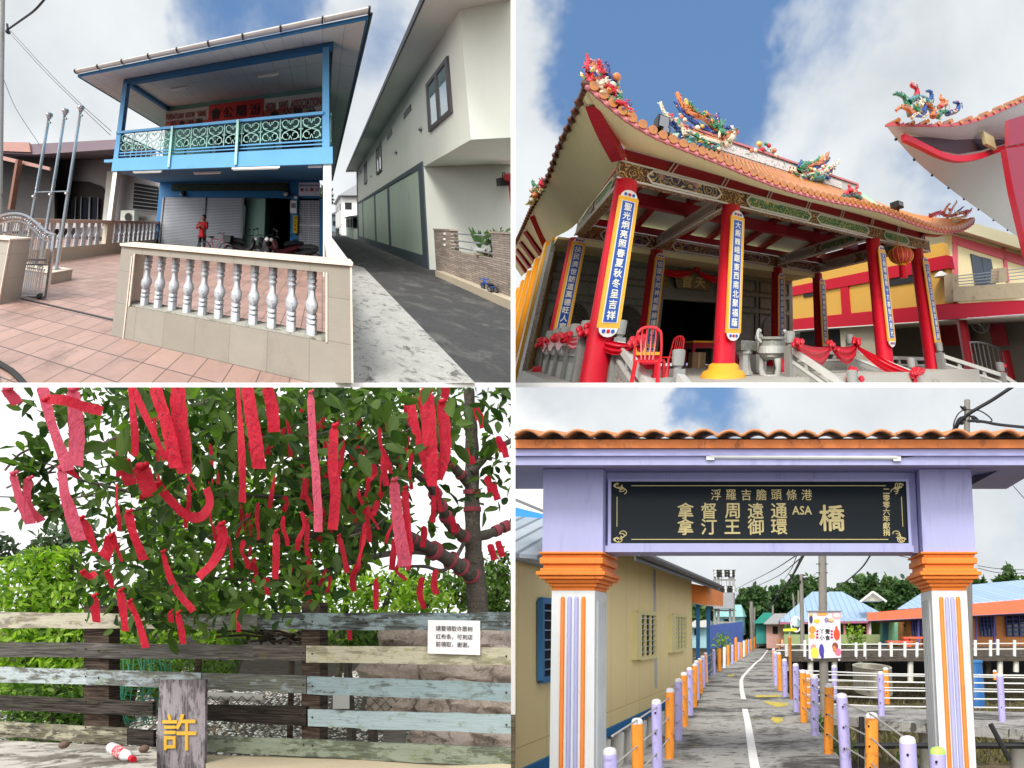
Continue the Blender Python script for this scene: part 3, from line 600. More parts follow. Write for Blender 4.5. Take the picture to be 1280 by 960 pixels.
def bicycle(x, y, label, col):
    o = thing('bicycle', label, 'bicycle', (x, y, 0)); z = .33
    wheel('wheel', x + .5, y, z, .32, o); wheel('wheel', x - .5, y, z, .32, o)
    mb = MB(); bb = (x - .05, y, .3); st = (x - .18, y, .78); hd = (x + .34, y, .82)
    for a, b in ((bb, st), (bb, hd), (st, (x + .3, y, .72)), ((x - .5, y, z), bb), ((x - .5, y, z), (x - .16, y, .7)), (hd, (x + .5, y, z)), (hd, (x + .31, y, .95))): mb.tube([a, b], .018, 8)
    mb.build('frame', col, o, smooth=60)
    mb = MB(); mb.lathe([(.02, 0), (.09, .02), (.1, .05), (.05, .07)], x - .2, y, .8, 10, sx=1.4); mb.build('saddle', M['black'], o, smooth=60)
    mb = MB(); mb.tube(curve([(x + .2, y - .28, 1.0), (x + .3, y - .16, 1.02), (x + .31, y, .97), (x + .3, y + .16, 1.02), (x + .2, y + .28, 1.0)]), .014, 6); mb.build('handlebar', M['steel'], o, smooth=60)
    mb = MB(); mb.slab([(x + .42, y - .16, .68), (x + .7, y - .16, .68), (x + .72, y - .18, .92), (x + .4, y - .18, .92)], (0, .34, 0)); mb.build('basket', M['black'], o)
bicycle(-4.15, 8.3, 'pink framed bicycle with a front basket beside the person in red', mat('pink frame', H('9c3a4c'), .4))
def motorcycle(x, y, z, label, col, s=1., yaw=0., group=None):
    o = thing('motorcycle', label, 'motorcycle', (x, y, z), group); ca, sa = math.cos(yaw), math.sin(yaw)
    q = lambda a, b, c: (x + (a * ca - b * sa) * s, y + (a * sa + b * ca) * s, z + c * s)
    for dx in (.6, -.6): p = q(dx, 0, .28); wheel('wheel', *p, .27 * s, o, False, .045 * s, yaw)
    def loft(secs, m, name):
        mb = MB(); n = 10
        mb.tube([q(a, 0, c) for a, c, r in secs], [r * s for a, c, r in secs], n); mb.build(name, m, o, smooth=60)
    loft([(-.75, .72, .05), (-.55, .66, .12), (-.2, .55, .15), (.1, .42, .13), (.35, .5, .1), (.42, .7, .13), (.48, .92, .08)], col, 'body')
    loft([(-.72, .8, .07), (-.4, .8, .12), (-.1, .76, .12), (.06, .7, .08)], M['black'], 'seat')
    loft([(.44, .5, .05), (.6, .3, .04)], M['grey_metal'], 'fork'); loft([(.36, .44, .05), (.6, .6, .07), (.82, .5, .04)], col, 'mudguard')
    mb = MB(); mb.tube(curve([q(.26, -.34, .99), q(.36, -.2, 1.04), q(.42, 0, 1.0), q(.36, .2, 1.04), q(.26, .34, .99)], 4), .018 * s, 6)
    for sg in (-1, 1): mb.tube([q(.34, sg * .24, 1.03), q(.36, sg * .32, 1.22)], .008 * s, 5); mb.sphere(q(.36, sg * .33, 1.26), .06 * s, 8, .7)
    mb.build('handlebar', M['black'], o, smooth=60)
    mb = MB(); mb.sphere(q(.56, 0, .9), .09 * s, 10); mb.build('headlight', mat('headlight', (.6, .6, .58), .15), o, smooth=80)
    loft([(-.3, .25, .04), (-.8, .34, .05)], M['grey_metal'], 'exhaust')
motorcycle(-3.0, 8.4, 0, 'black motorcycle side on between the bicycle and the green wall', M['black'], .95, 0)
motorcycle(-2.2, 8.5, 0, 'dark motorcycle with high mirrors in front of the green wall', M['black'], 1., -1.1)
motorcycle(-1.35, 8.6, 0, 'dark motorcycle half inside the dark doorway', mat('dark red fairing', (.08, .012, .015), .4), .95, 3.4)
motorcycle(-.75, 8.6, 0, 'black motorcycle in front of the grille gate', M['black'], .85, 2.9)
motorcycle(2.0, 33, 0, 'dark motorcycle standing far down the lane', M['black'], 1.25, -1.45)

# --- grey neighbour house on the far left
nb = thing('neighbour_house', 'grey house with a purple roof edge and an arched porch, beyond the flagpoles', 'house', (-15, 13, 0))
YN = 12.5; g2 = lambda u, v, y=YN: on(u, v, Y=y)
M['gwall'] = mat('grey render', H('a9a5a6'), .8, .08, 1.5)
mb = MB(); mb.slab([g2(60, 300), g2(200, 300), g2(200, 196), g2(140, 176), g2(75, 178), g2(60, 200)], (0, .2, 0)); mb.build('wall', M['gwall'], nb)
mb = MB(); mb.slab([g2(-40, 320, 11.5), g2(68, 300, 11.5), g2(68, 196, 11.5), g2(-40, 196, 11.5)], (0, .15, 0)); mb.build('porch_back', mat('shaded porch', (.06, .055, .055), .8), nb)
mb = MB(); mb.slab([g2(-60, 176, 10), g2(40, 180, 10), g2(150, 174, 10), g2(150, 186, 10), g2(45, 193, 10), g2(36, 193, 10), g2(-60, 189, 10)], (0, 3, .35)); mb.build('roof', mat('purple fascia', H('76666f'), .6, .12, 2), nb)
mb = MB(); mb.slab([g2(-60, 186, 9.9), g2(38, 190, 9.9), g2(36, 178, 9.9), g2(-60, 176, 9.9)], (0, .08, 0)); mb.slab([g2(-60, 180, 9.8), g2(62, 209, 9.8), g2(62, 213, 9.8), g2(-60, 186, 9.8)], (0, .1, 0)); mb.build('fascia', mat('pink brown fascia', H('a87f76'), .6), nb)
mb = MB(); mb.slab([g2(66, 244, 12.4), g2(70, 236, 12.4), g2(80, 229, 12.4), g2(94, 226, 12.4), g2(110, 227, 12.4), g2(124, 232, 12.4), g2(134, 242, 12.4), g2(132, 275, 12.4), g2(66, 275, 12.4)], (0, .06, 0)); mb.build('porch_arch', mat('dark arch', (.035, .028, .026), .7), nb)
for u in (84, 101, 112):
    mb = MB(); mb.slab([g2(u, 276, 12.25), g2(u + 9, 276, 12.25), g2(u + 10, 247, 12.25), g2(u + 1, 247, 12.25)], (0, .06, 0)); w_ = mb.build('window', glass_mat('dark pane', (.02, .025, .035)), nb)
    mb = MB(); mb.bar(g2(u, 276, 12.2), g2(u + 1, 246, 12.2), .06, .06); mb.bar(g2(u + 10, 276, 12.2), g2(u + 11, 246, 12.2), .06, .06); mb.build('frame', M['grey_metal'], w_)
mb = MB(); mb.slab([g2(127, 285, 11.8), g2(134, 285, 11.8), g2(142, 214, 11.8), g2(134, 214, 11.8)], (0, .3, 0)); mb.build('pillar', M['white_dirty'], nb)
mb = MB(); mb.slab([g2(166, 261, 12.4), g2(197, 264, 12.4), g2(197, 233, 12.4), g2(168, 228, 12.4)], (0, .06, 0)); w_ = mb.build('window', M['dark'], nb)
mb = MB()
for i in range(8): t = i / 7; mb.bar(lerp(g2(166, 261, 12.3), g2(168, 228, 12.3), t), lerp(g2(197, 264, 12.3), g2(197, 233, 12.3), t), .03, .05)
mb.build('louvre', M['grey_metal'], w_)
mb = MB(); mb.bar(g2(14, 262, 9.6), g2(24, 200, 9.6), .25, .25); mb.build('pillar', mat('brown post', H('7c5648'), .7), nb)
mb = MB(); mb.slab([g2(-40, 292, 11), g2(128, 283, 11), g2(128, 276, 11), g2(-40, 280, 11)], (0, .2, 0)); mb.build('parapet', M['gwall'], nb)
ac = thing('air_conditioner', 'pale air conditioner box on the grey wall under the louvred window', 'air conditioner', g2(158, 278, 11.9))
mb = MB(); mb.slab([g2(150, 279, 11.8), g2(167, 279, 11.8), g2(168, 263, 11.8), g2(151, 263, 11.8)], (0, .4, 0)); mb.build('casing', M['white_dirty'], ac)
a_ = g2(160, 271, 11.75); mb = MB(); mb.lathe([(.26, 0), (.26, .02)], 0, 0, 0, 16); mb.v = [(a_.x + x, a_.y - z, a_.z + y) for x, y, z in mb.v]; mb.build('fan', M['black'], ac)

# --- white house along the lane
XW = 3.9
wh = thing('white_house', 'cream two storey house with a dark eave and pale green panels along the lane', 'house', (XW, 14, 0))
M['cream'] = mat('cream render', H('d0d4cb'), .8, .06, .8, .04, dirt=H('b5b1a2'), dirt_at=.7, stretch=(3, 3, .2)); M['slate'] = mat('slate grey trim', H('4b555c'), .6, .08, 2); M['pgreen'] = mat('pale green panel', H('b0c0b1'), .6, .1, 1, .04, dirt=H('94a697'), dirt_at=.6, stretch=(2, 2, .3))
c1 = on(574, 13, X=XW); c2 = on(446, 206, X=XW); zs = 6.4
yu0 = on(589, 177, X=XW).y; zu0 = on(560, 191, X=XW).z; yl0 = on(537, 337, X=XW).y; yend = 27.5; ztop = on(574, 13, X=XW).z
mb = MB(); mb.box(XW, XW + 6, yl0, yend, -.05, zu0); mb.box(XW, XW + 8, yu0, yend, zu0, ztop + .3); mb.build('wall', M['cream'], wh)
eo = on(528, 6, Z=ztop)
mb = MB(); mb.slab([(eo.x, yu0 - 2.2, ztop), (XW + 9, yu0 - 2.2, ztop), (XW + 9, yend + 1, ztop), (eo.x, yend + 1, ztop)], (0, 0, .06)); mb.build('soffit', M['white'], wh)
mb = MB(); mb.box(eo.x - .06, eo.x, yu0 - 2.3, yend + 1, ztop - .04, ztop + .2); mb.build('gutter', M['black'], wh)
mb = MB(); mb.tube([(XW - .06, yend - .1, 0), (XW - .06, yend - .1, ztop - .1), (eo.x, yend, ztop)], .06, 8); mb.build('downpipe', M['slate'], wh)
def wq(pts, x0=XW, off=-.03): return [on(u, v, X=x0) + Vector((off, 0, 0)) for u, v in pts]
mb = MB()
zb = on(530, 318.4, X=XW).z; za = on(527, 206, X=XW).z
mb.box(XW - .05, XW, yl0, yend, -.02, zb - .02); mb.box(XW - .05, XW, yl0, yend, za - .12, za + .1); mb.box(XW - .05, XW, yl0, yl0 + .42, zb - .02, za - .12)
ys = [on(u, 300, X=XW).y for u in (488.9, 470.9, 455, 448.9)]
for y in ys: mb.box(XW - .05, XW, y - .12, y + .3, zb - .02, za - .12)
mb.build('base_trim', M['slate'], wh)
yy = [yl0 + .42] + [v for y in ys for v in (y - .12, y + .3)]
for i in range(0, 8, 2):
    mb = MB(); mb.box(XW - .02, XW - .002, yy[i], yy[i + 1], zb - .02, za - .12); mb.build('panel', M['pgreen'], wh)
M['brownframe'] = mat('dark brown frame', H('41383a'), .5); M['pane'] = glass_mat('sky reflecting glass', H('6f8f98'), .04)
def window(corners, split):
    a, b, c, e = [on(u, v, X=XW) for u, v in corners]     # TL TR BR BL
    y0, y1 = (a.y + e.y) / 2, (b.y + c.y) / 2; z0, z1 = (c.z + e.z) / 2, (a.z + b.z) / 2
    y0, y1 = max(y0, y1), min(y0, y1)
    mb = MB(); t = .08 * (z1 - z0); tw = .09 * (y0 - y1)
    for q in ((y1, y0, z0, z0 + t), (y1, y0, z1 - t, z1), (y1, y1 + tw, z0 + t, z1 - t), (y0 - tw, y0, z0 + t, z1 - t)) + (((y0 + y1) / 2 - tw / 2, (y0 + y1) / 2 + tw / 2, z0 + t, z1 - t),) * split: mb.box(XW - .07, XW - .001, *q)
    w_ = mb.build('window', M['brownframe'], wh)
    mb = MB(); mb.box(XW - .03, XW - .002, y1 + tw, y0 - tw, z0 + t, z1 - t); mb.build('pane', M['pane'], w_)
window(((534.5, 104), (561, 71), (567, 141), (537.5, 165)), 1); window(((470.5, 185), (477, 179), (478, 214), (471.5, 218)), 1); window(((455.5, 204), (459, 201), (459, 229), (456, 230)), 1)
for cs in (((505, 142), (514, 130), (514.5, 137), (505.5, 148)), ((484, 169), (490, 163), (490, 168), (484, 174)), ((450, 214), (452, 213), (452, 216), (450, 217))):
    a, b, c, e = [on(u, v, X=XW) for u, v in cs]; mb = MB(); mb.box(XW - .03, XW - .001, b.y, a.y, c.z, a.z); mb.build('vent', M['brownframe'], wh)
for u, v, r in ((527, 161, .1), (496, 190, .1), (464.5, 220, .09)):
    a = on(u, v, X=XW); mb = MB(); mb.sphere((a.x - .02, a.y, a.z), r, 12); mb.build('vent_hood', M['grey_metal'], wh, smooth=80)
o = thing('wall_lamp', 'black lantern wall lamp on the cream house, under the overhang', 'lamp', (5.3, yl0, 2.2)); a = on(623, 228, Y=yl0)
mb = MB(); mb.box(a.x - .12, a.x + .14, yl0 - .3, yl0 - .1, a.z - .16, a.z + .12); mb.build('lantern', M['black'], o); mb = MB(); mb.tube(curve([(a.x, yl0 - .2, a.z + .1), (a.x, yl0 - .25, a.z + .3), (a.x + .15, yl0 - .1, a.z + .32), (a.x + .2, yl0, a.z + .2)]), .015, 6); mb.build('bracket', M['black'], o)
o = thing('lantern', 'red round lantern at the very edge beside the black wall lamp', 'lantern', on(638, 224, Y=yl0 - .2)); a = on(638, 222, Y=yl0 - .3); mb = MB(); mb.sphere(a, .2, 14, .85); mb.build('globe', M['red'], o, smooth=80); mb = MB(); mb.box(a.x - .05, a.x + .05, a.y - .05, a.y + .05, a.z - 1.0, a.z - .18); mb.build('tassel', M['red'], o)

# --- stone boundary wall with rails, ledge, plants and the toy
M['stone'] = tile_mat('split stone cladding', H('a99a8d'), H('86796f'), H('5b524b'), .3, .05, brick=True, axes='YZ', gap=.006, rough=.85, bump=1., var=.35)
bw = thing('boundary_wall', 'low stone clad wall with grey rails in front of the cream house', 'wall', (3.85, 7, 0))
p0 = on(545, 335, X=3.75); p1 = on(566, 340, X=3.75); zt = on(555, 288, X=3.75).z; zw = on(580, 316, X=3.75).z; zr = on(620, 292, X=3.75).z; y2 = on(617, 330, X=3.75).y
mb = MB(); mb.box(3.75, 3.95, p1.y, p0.y, .1, zt); mb.box(3.76, 3.93, y2, p1.y, .1, zw); mb.box(3.75, 3.95, 2, y2, .1, zr); mb.build('wall_body', M['stone'], bw)
mb = MB(); mb.box(3.73, 3.97, p1.y - .02, p0.y + .02, zt + .002, zt + .05); mb.box(3.73, 3.97, 2, y2 + .02, zr + .002, zr + .05); mb.build('coping', mat('brown coping', H('9a8d80'), .8), bw)
mb = MB()
for k in range(3): z = zw + .1 + k * (zt - zw - .12) / 2.3; mb.tube([(3.85, p1.y, z), (3.85, y2, z)], .022, 8)
mb.build('rail', M['grey_metal'], bw, smooth=60)
for k in range(3):
    mb = MB(); a = on(556, 292 + k * 7, X=3.75); mb.box(3.72, 3.748, a.y - .04, a.y + .04, a.z - .03, a.z + .03); mb.build('light_fitting', M['white'], bw)
mb = MB(); mb.box(3.54, 3.748, 2.5, 8.85, -.01, .17); tag(mb.build('ledge', mat('beige ledge', H('b5a893'), .8, .1, 2)), 'narrow beige concrete ledge along the foot of the stone clad wall', 'ledge')
def pot_plant(x, y, z, label, pot, kind, hgt, n, lm):
    o = thing('potted_plant', label, 'plant', (x, y, z)); mb = MB(); mb.lathe([(.09, 0), (.13, .05), (.15, .16), (.16, .18), (.14, .18), (.13, .15)], x, y, z, 14); mb.build('pot', pot, o, smooth=50)
    mb = MB(); tn = []
    if kind == 'blade':
        for i in range(n):
            a = rng.random() * 6.28; l = hgt * (.6 + .5 * rng.random()); b = Vector((x, y, z + .17)); dx, dy = math.cos(a) * l * .38, math.sin(a) * l * .2; w_ = .035
            pts = [b + Vector((dx * t, dy * t, l * (t - .12 * t * t))) for t in (0, .4, .75, 1)]
            vs = [];
            for p_, ww in zip(pts, (.6, 1, .7, .05)): vs += [p_ + Vector((-w_ * ww, .01, 0)), p_ + Vector((w_ * ww, -.01, 0))]
            mb.add(vs, [(0, 1, 3, 2), (2, 3, 5, 4), (4, 5, 7, 6)]); tn += [rng.random()] * 8
    else: leaves(mb, tn, blob_pts((x, y, z + hgt * .6), (hgt * .55, hgt * .35, hgt * .4), n), .14, .3, .2)
    mb.build('foliage', lm, o, tint=tn)
LG = leaf_mat('garden leaf', (.02, .06, .015), (.08, .19, .04))
pot_plant(*on(600, 318, X=3.95), 'spiky green plant in a white pot behind the rails', M['white'], 'blade', .55, 14, LG)
a = on(625, 318, X=4.0); pot_plant(a.x, a.y, a.z, 'bushy fern in a dark pot behind the end pillar of the rails', M['black'], 'fern', .55, 160, leaf_mat('fern leaf', (.03, .06, .02), (.1, .16, .05)))
a = on(616, 332, X=4.0); pot_plant(a.x, a.y, a.z, 'low reddish green plant seen between the rails', M['black'], 'fern', .3, 90, leaf_mat('ruddy leaf', (.09, .05, .02), (.12, .14, .04)))
ty = thing('toy_tricycle', 'small blue toy tricycle left on the beige ledge', 'toy', on(612, 356, X=3.62)); a = on(611, 358, X=3.62)
for dx, dy in ((0, .2), (-.05, -.12), (.05, -.12)): wheel('wheel', a.x + dx, a.y + dy, .17 + .06, .055, ty, False, .016, 1.57)
mb = MB(); mb.tube([(a.x, a.y + .2, .23), (a.x, a.y + .12, .34), (a.x, a.y - .12, .27)], .03, 8); mb.tube([(a.x - .09, a.y + .14, .4), (a.x + .09, a.y + .14, .4)], .012, 6); mb.tube([(a.x, a.y + .14, .32), (a.x, a.y + .14, .4)], .014, 6); mb.build('frame', mat('toy blue', H('2b55a8'), .4), ty, smooth=60)
mb = MB(); mb.lathe([(.05, 0), (.07, .03), (.04, .05)], a.x, a.y - .06, .3, 10); mb.build('seat', M['black'], ty, smooth=60)

# --- small houses at the end of the lane
def lane_house(label, x0, x1, y0, y1, h, col, rc, gable, win):
    o = thing('house', label, 'house', ((x0 + x1) / 2, y0, 0)); mb = MB(); mb.box(x0, x1, y0, y1, 0, h)
    ym = (y0 + y1) / 2
    mb.build('wall', col, o); mb = MB(); xm = (x0 + x1) / 2; e = .5
    mb.slab([(x0 - e, y0 - e, h - .1), (x1 + e, y0 - e, h - .1), (xm, y0 - e, h + gable)], (0, y1 - y0 + 2 * e, 0)); mb.build('roof', rc, o)
    for (z, n) in win:
        for i in range(n):
            a = y0 + (i + .5) * (y1 - y0) / n; mb = MB(); mb.box(x0 - .03, x0 - .001, a - .9, a + .9, z, z + 1.1); mb.build('window', M['dark'], o)
            mb = MB(); b = x0 + (i + .5) * (x1 - x0) / n; mb.box(b - .5, b + .5, y0 - .03, y0 - .001, z, z + 1.1); mb.build('window', M['dark'], o)
    return o
lane_house('low pale green shed with dark openings just past the cream house', 3.4, 6.5, 28.2, 36, 2.7, M['pgreen'], M['grey_metal'], .3, [(1.3, 3)])
lane_house('white upper storey house with a steep gable past the cream house', 2.95, 9, 38, 55, 6.4, M['white'], M['grey_metal'], 2.2, [(4.1, 3)])
lane_house('blue grey house with a lean roof down the lane', 2.2, 5, 57, 75, 4.2, mat('blue grey wall', H('74868f'), .8), M['grey_metal'], .8, [(1.4, 2)])
lane_house('small white house closing the far end of the lane', -.5, 2.2, 95, 110, 5, M['white_dirty'], M['grey_metal'], 1.5, [(1.4, 2)])
o = thing('tree', 'dark tree behind the blue house, at the far end of the lane', 'tree', (.9, 60, 0)); mb = MB(); mb.tube([(.7, 60, 0), (.75, 60, 6)], .3, 8); mb.build('trunk', M['black'], o); mb = MB(); tn = []; leaves(mb, tn, blob_pts((.7, 60, 8.5), (1.6, 6, 3.5), 500), 1.0, .5); mb.build('crown', leaf_mat('dark leaf', (.012, .03, .01), (.03, .07, .02)), o, tint=tn)

# --- cables and pole head at the upper left corner
o = thing('utility_pole', 'grey utility pole head with brackets at the corner above the grey house', 'pole', on(4, 300, Y=8)); a = on(4, 46, Y=8); b = on(-2, 330, Y=8)
mb = MB(); mb.tube([b, on(3, 0, Y=8), on(4, -30, Y=8)], .13, 10); mb.build('pole', M['concrete'], o, smooth=60); mb = MB(); c = on(10, 40, Y=8); mb.sphere(c, .14, 8); mb.tube([c, on(9, 30, Y=8)], .06, 6); mb.build('insulator', M['black'], o)
def cable(name, label, pts, r, place=None, m=None):
    mb = MB(); mb.tube(curve(pts, 6), r, 5, caps=False); return tag(mb.build(name, m or M['wire'], place=place), label, 'cable')
cable('power_cable', 'thick black cable looping from the corner pole across the top of the sky', [on(8, 38, Y=8), on(28, 24, Y=7.6), on(44, 12, Y=7.2), on(60, -6, Y=7)], .05)
cable('power_cable', 'pair of thin wires from the corner pole down to the blue house', [on(11, 40, Y=8), on(52, 85, Y=7.6), on(95, 128, Y=7.3), on(138, 169, Y=7.1)], .014)
cable('power_cable', 'thin wire running beside its twin to the balcony corner', [on(13, 38, Y=8), on(55, 84, Y=7.6), on(97, 126, Y=7.3), on(139, 164, Y=7.1)], .014)
cable('power_cable', 'thin slack wire dropping to the purple roof edge', [on(5, 100, Y=9), on(18, 132, Y=9.4), on(34, 158, Y=9.7), on(49, 180, Y=9.9)], .016)
# ================================================================== upper right: the temple
use(PB)
def scroll_mat(name, base, gold, scale=6, thr=.5, wdt=.06, pink=None):
    """gilded cloud scrolls on a painted ground"""
    m = bpy.data.materials.new(name); m.use_nodes = True; t = NT(m.node_tree); bs = m.node_tree.nodes['Principled BSDF']
    a = t.n('ShaderNodeAttribute', attribute_name='loc'); v = t.n('ShaderNodeTexVoronoi'); v.inputs['Scale'].default_value = scale; t.l(a.outputs['Vector'], v.inputs['Vector'])
    nz = t.noise(a.outputs['Vector'], scale * 1.3, 3, .5, 1.2)
    wv = t.math('SINE', t.math('MULTIPLY', t.math('ADD', v.outputs['Distance'], t.math('MULTIPLY', nz, .8)), 24.0))
    f = t.step(wv, thr, thr + .35); c = t.mix(f, c4(base), c4(gold))
    if pink: c = t.mix(t.math('MULTIPLY', t.step(nz, .6, .66), .8), c, c4(pink))
    t.l(c, bs.inputs['Base Color']); bs.inputs['Roughness'].default_value = .45; return m
M['tred'] = mat('temple red', H('c8102a'), .5, .2, 1.6, .06, spec=.3, dirt=H('9c1226'), dirt_at=.62, stretch=(2, 2, .6)); M['dred'] = mat('deep red timber', H('a5182a'), .5, .12, 1.5, .03)
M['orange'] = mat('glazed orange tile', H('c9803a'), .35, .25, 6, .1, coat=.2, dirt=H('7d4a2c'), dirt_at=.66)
M['pink'] = mat('pink scallop', H('c4777a'), .6, .1, 4); M['yellowg'] = mat('yellow green soffit', H('e6dfae'), .7, .08, 1.2)
M['scroll_brown'] = scroll_mat('brown gold scrolls', H('5e3826'), H('dcbc7c'), 5); M['scroll_navy'] = scroll_mat('navy gold scrolls', H('1c2a55'), H('d2ba62'), 4, .5, pink=H('c08a8a')); M['scroll_green'] = scroll_mat('green gold scrolls', H('1d7a5a'), H('d2c072'), 4, .5)
M['white_line'] = mat('white lining', (.78, .76, .72), .5, .05); M['gold'] = mat('gold yellow paint', H('f0b030'), .4, .06, 2); M['cobalt'] = mat('cobalt blue', H('2352a8'), .45, .06, 2)
M['granite'] = mat('grey granite', H('8b8c88'), .75, .2, 5, .25, bump=.3); M['granite_d'] = scroll_mat('carved grey stone', H('70726a'), H('a2a39a'), 9, .3); M['granite_p'] = mat('pale granite', H('b4b5b0'), .7, .15, 6, .2)
M['yellow'] = mat('ochre yellow wall', H('e0a93e'), .7, .08, 1.2)
FZ, CZ = .97, 4.19
tp = thing('temple', 'red and gold temple with curled tiled eaves, painted beams and an open columned porch', 'temple', (5.75, 8.5, FZ))
mb = MB(); mb.box(1.0, 10.6, 5.6, 12.5, FZ - .5, FZ); mb.build('floor', mat('pale porch floor', H('a8a69e'), .5, .12, 1.5), tp)
cz = lambda x, y, z: (x, y, z)
# back wall, doorway, hall
mb = MB(); YB = 12.5
for a in ((1.05, 4.58, FZ, 4.4), (6.7, 10.1, FZ, 4.4), (4.58, 6.7, 3.08, 4.4)): mb.box(a[0], a[1], YB, YB + .3, a[2], a[3])
mb.build('stone_wall', M['granite_d'], tp)
MLD = mat('grey stone moulding', H('6d6f68'), .7, .15, 4)     # raised mouldings of the carved panels
for x0, x1 in ((1.3, 2.6), (2.75, 4.3), (6.95, 8.3), (8.45, 9.9)):
    for z0, z1 in ((1.05, 1.5), (1.62, 2.75), (2.9, 3.35), (3.5, 3.95)):
        e = .05
        mb = MB()
        for a in ((x0, x1, z0, z0 + e), (x0, x1, z1 - e, z1), (x0, x0 + e, z0, z1), (x1 - e, x1, z0, z1)): mb.box(a[0], a[1], YB - .05, YB - .002, a[2], a[3])
        mb.build('panel_moulding', MLD, tp)
for cx in (3.5, 9.1, 1.95):
    mb = MB(); mb.lathe([(.5, 0), (.5, .02)], 0, 0, 0, 20); mb.v = [(cx + x, YB - .03 - z, 2.2 + y) for x, y, z in mb.v]; mb.build('stone_roundel', scroll_mat('pierced stone', H('1c1d1b'), H('6b6d66'), 8, .1), tp)
mb = MB(); mb.box(4.4, 6.9, YB + 3, YB + 3.1, FZ, 4.4); mb.box(4.3, 4.4, YB + .3, YB + 3, FZ, 4.4); mb.box(6.9, 7.0, YB + .3, YB + 3, FZ, 4.4); mb.box(4.3, 7, YB + .31, YB + 3, 4.0, 4.3); mb.build('inner_hall', M['dark'], tp)
mb = MB(); mb.box(4.5, 4.62, YB - .04, YB + .25, FZ, 3.1); mb.box(6.66, 6.78, YB - .04, YB + .25, FZ, 3.1); mb.box(4.62, 6.66, YB - .04, YB + .25, 3.0, 3.1); mb.build('door_frame', M['granite'], tp)
# beams
def painted_beam(p, q, h, th, secs, name='painted_beam'):
    """a beam from p to q with painted panels on the near face, lined in white; secs = (t0, t1, material)"""
    p, q = Vector(p), Vector(q); t = (q - p); nrm = Vector((t.y, -t.x, 0)).normalized()
    if nrm.y > 0 or (abs(nrm.y) < 1e-6 and nrm.x > 0): nrm = -nrm
    mb = MB(); mb.slab([p + nrm * th, q + nrm * th, q + nrm * th + Vector((0, 0, h)), p + nrm * th + Vector((0, 0, h))], -nrm * 2 * th); b = mb.build(name, M['scroll_brown'], tp)
    for t0, t1, m in secs:
        for sd in (1, -1):
            a, c = p + t * t0 + nrm * sd * th, p + t * t1 + nrm * sd * th; o = nrm * sd; d = t.normalized() * h * .3; z = lambda k: Vector((0, 0, h * k))
            pl_ = [a + z(.5), a + d + z(.14), c - d + z(.14), c + z(.5), c - d + z(.86), a + d + z(.86)]
            mb = MB(); mb.slab([v + o * .004 for v in pl_], o * .012); mb.build('panel', m, b)
            w_ = MB()
            for i in range(6): w_.bar(pl_[i] + o * .02, pl_[(i + 1) % 6] + o * .02, .034, .022, nrm)
            w_.build('panel_lining', M['white_line'], b)
    w_ = MB()
    for k in (0, 1): w_.bar(p + nrm * (th + .008) + Vector((0, 0, h * k)), q + nrm * (th + .008) + Vector((0, 0, h * k)), .03, .03)
    w_.build('edge_lining', M['white_line'], b); return b
painted_beam((1.3, 6.5, CZ), (10.6, 6.5, CZ), .33, .1, [(.055, .22, M['scroll_navy']), (.285, .48, M['scroll_green']), (.5, .7, M['scroll_green']), (.765, .885, M['scroll_green'])])
painted_beam((1.5, 6.62, CZ), (1.5, 10.7, CZ), .33, .1, [(.1, .45, M['scroll_green']), (.52, .9, M['scroll_green'])])
painted_beam((10, 6.62, CZ), (10, 10.7, CZ), .33, .1, [(.1, .45, M['scroll_green']), (.52, .9, M['granite_p'])])
painted_beam((3.65, 6.62, CZ + .02), (3.65, 10.7, CZ + .02), .3, .08, [(.08, .9, M['granite_p'])]); painted_beam((8.07, 6.62, CZ + .02), (8.07, 10.7, CZ + .02), .3, .08, [(.08, .45, M['scroll_green']), (.5, .9, M['granite_p'])])
painted_beam((1.5, 10.85, CZ - .04), (10.1, 10.85, CZ - .04), .38, .09, [(.06, .22, M['scroll_navy']), (.3, .5, M['scroll_navy']), (.52, .72, M['scroll_navy']), (.8, .95, M['scroll_navy'])])
mb = MB(); mb.box(1.05, 10.1, 10.95, YB, 4.1, 4.16); mb.box(1.55, 9.9, 10.8, 10.94, 3.98, 4.14); mb.build('hall_soffit', M['yellowg'], tp)
mb = MB(); mb.box(1.35, 10.5, 6.45, 6.62, CZ + .35, CZ + .62); mb.box(1.35, 1.55, 6.62, 10.7, CZ + .35, CZ + .62); mb.box(9.95, 10.15, 6.62, 10.7, CZ + .35, CZ + .62); mb.build('frieze', M['dred'], tp)
w_ = MB()
for x in np.arange(2.2, 10.4, 1.15): w_.bar((x, 6.43, CZ + .36), (x + .12, 6.43, CZ + .61), .03, .02); w_.bar((x + .08, 6.43, CZ + .36), (x + .2, 6.43, CZ + .61), .015, .02)
w_.bar((1.35, 6.44, CZ + .61), (10.5, 6.44, CZ + .61), .02, .02); w_.build('frieze_lining', M['white_line'], tp)
mb = MB(); mb.quad((1.5, 6.6, 4.82), (10, 6.6, 4.82), (10, 8.7, 5.15), (1.5, 8.7, 5.15)); mb.quad((1.5, 8.7, 5.15), (10, 8.7, 5.15), (10, 10.8, 4.75), (1.5, 10.8, 4.75)); mb.build('porch_ceiling', mat('pale green ceiling', H('c8d4cc'), .7, .08, 1), tp)
for i, x in enumerate((2.2, 2.9, 4.4, 5.2, 6.4, 7.2, 8.8, 9.5)):
    mb = MB(); mb.bar((x, 6.7, 4.72), (x + .05, 8.7, 5.05), .14, .14); mb.bar((x + .05, 8.7, 5.05), (x, 10.75, 4.66), .14, .14); mb.build('rafter', M['dred'], tp)
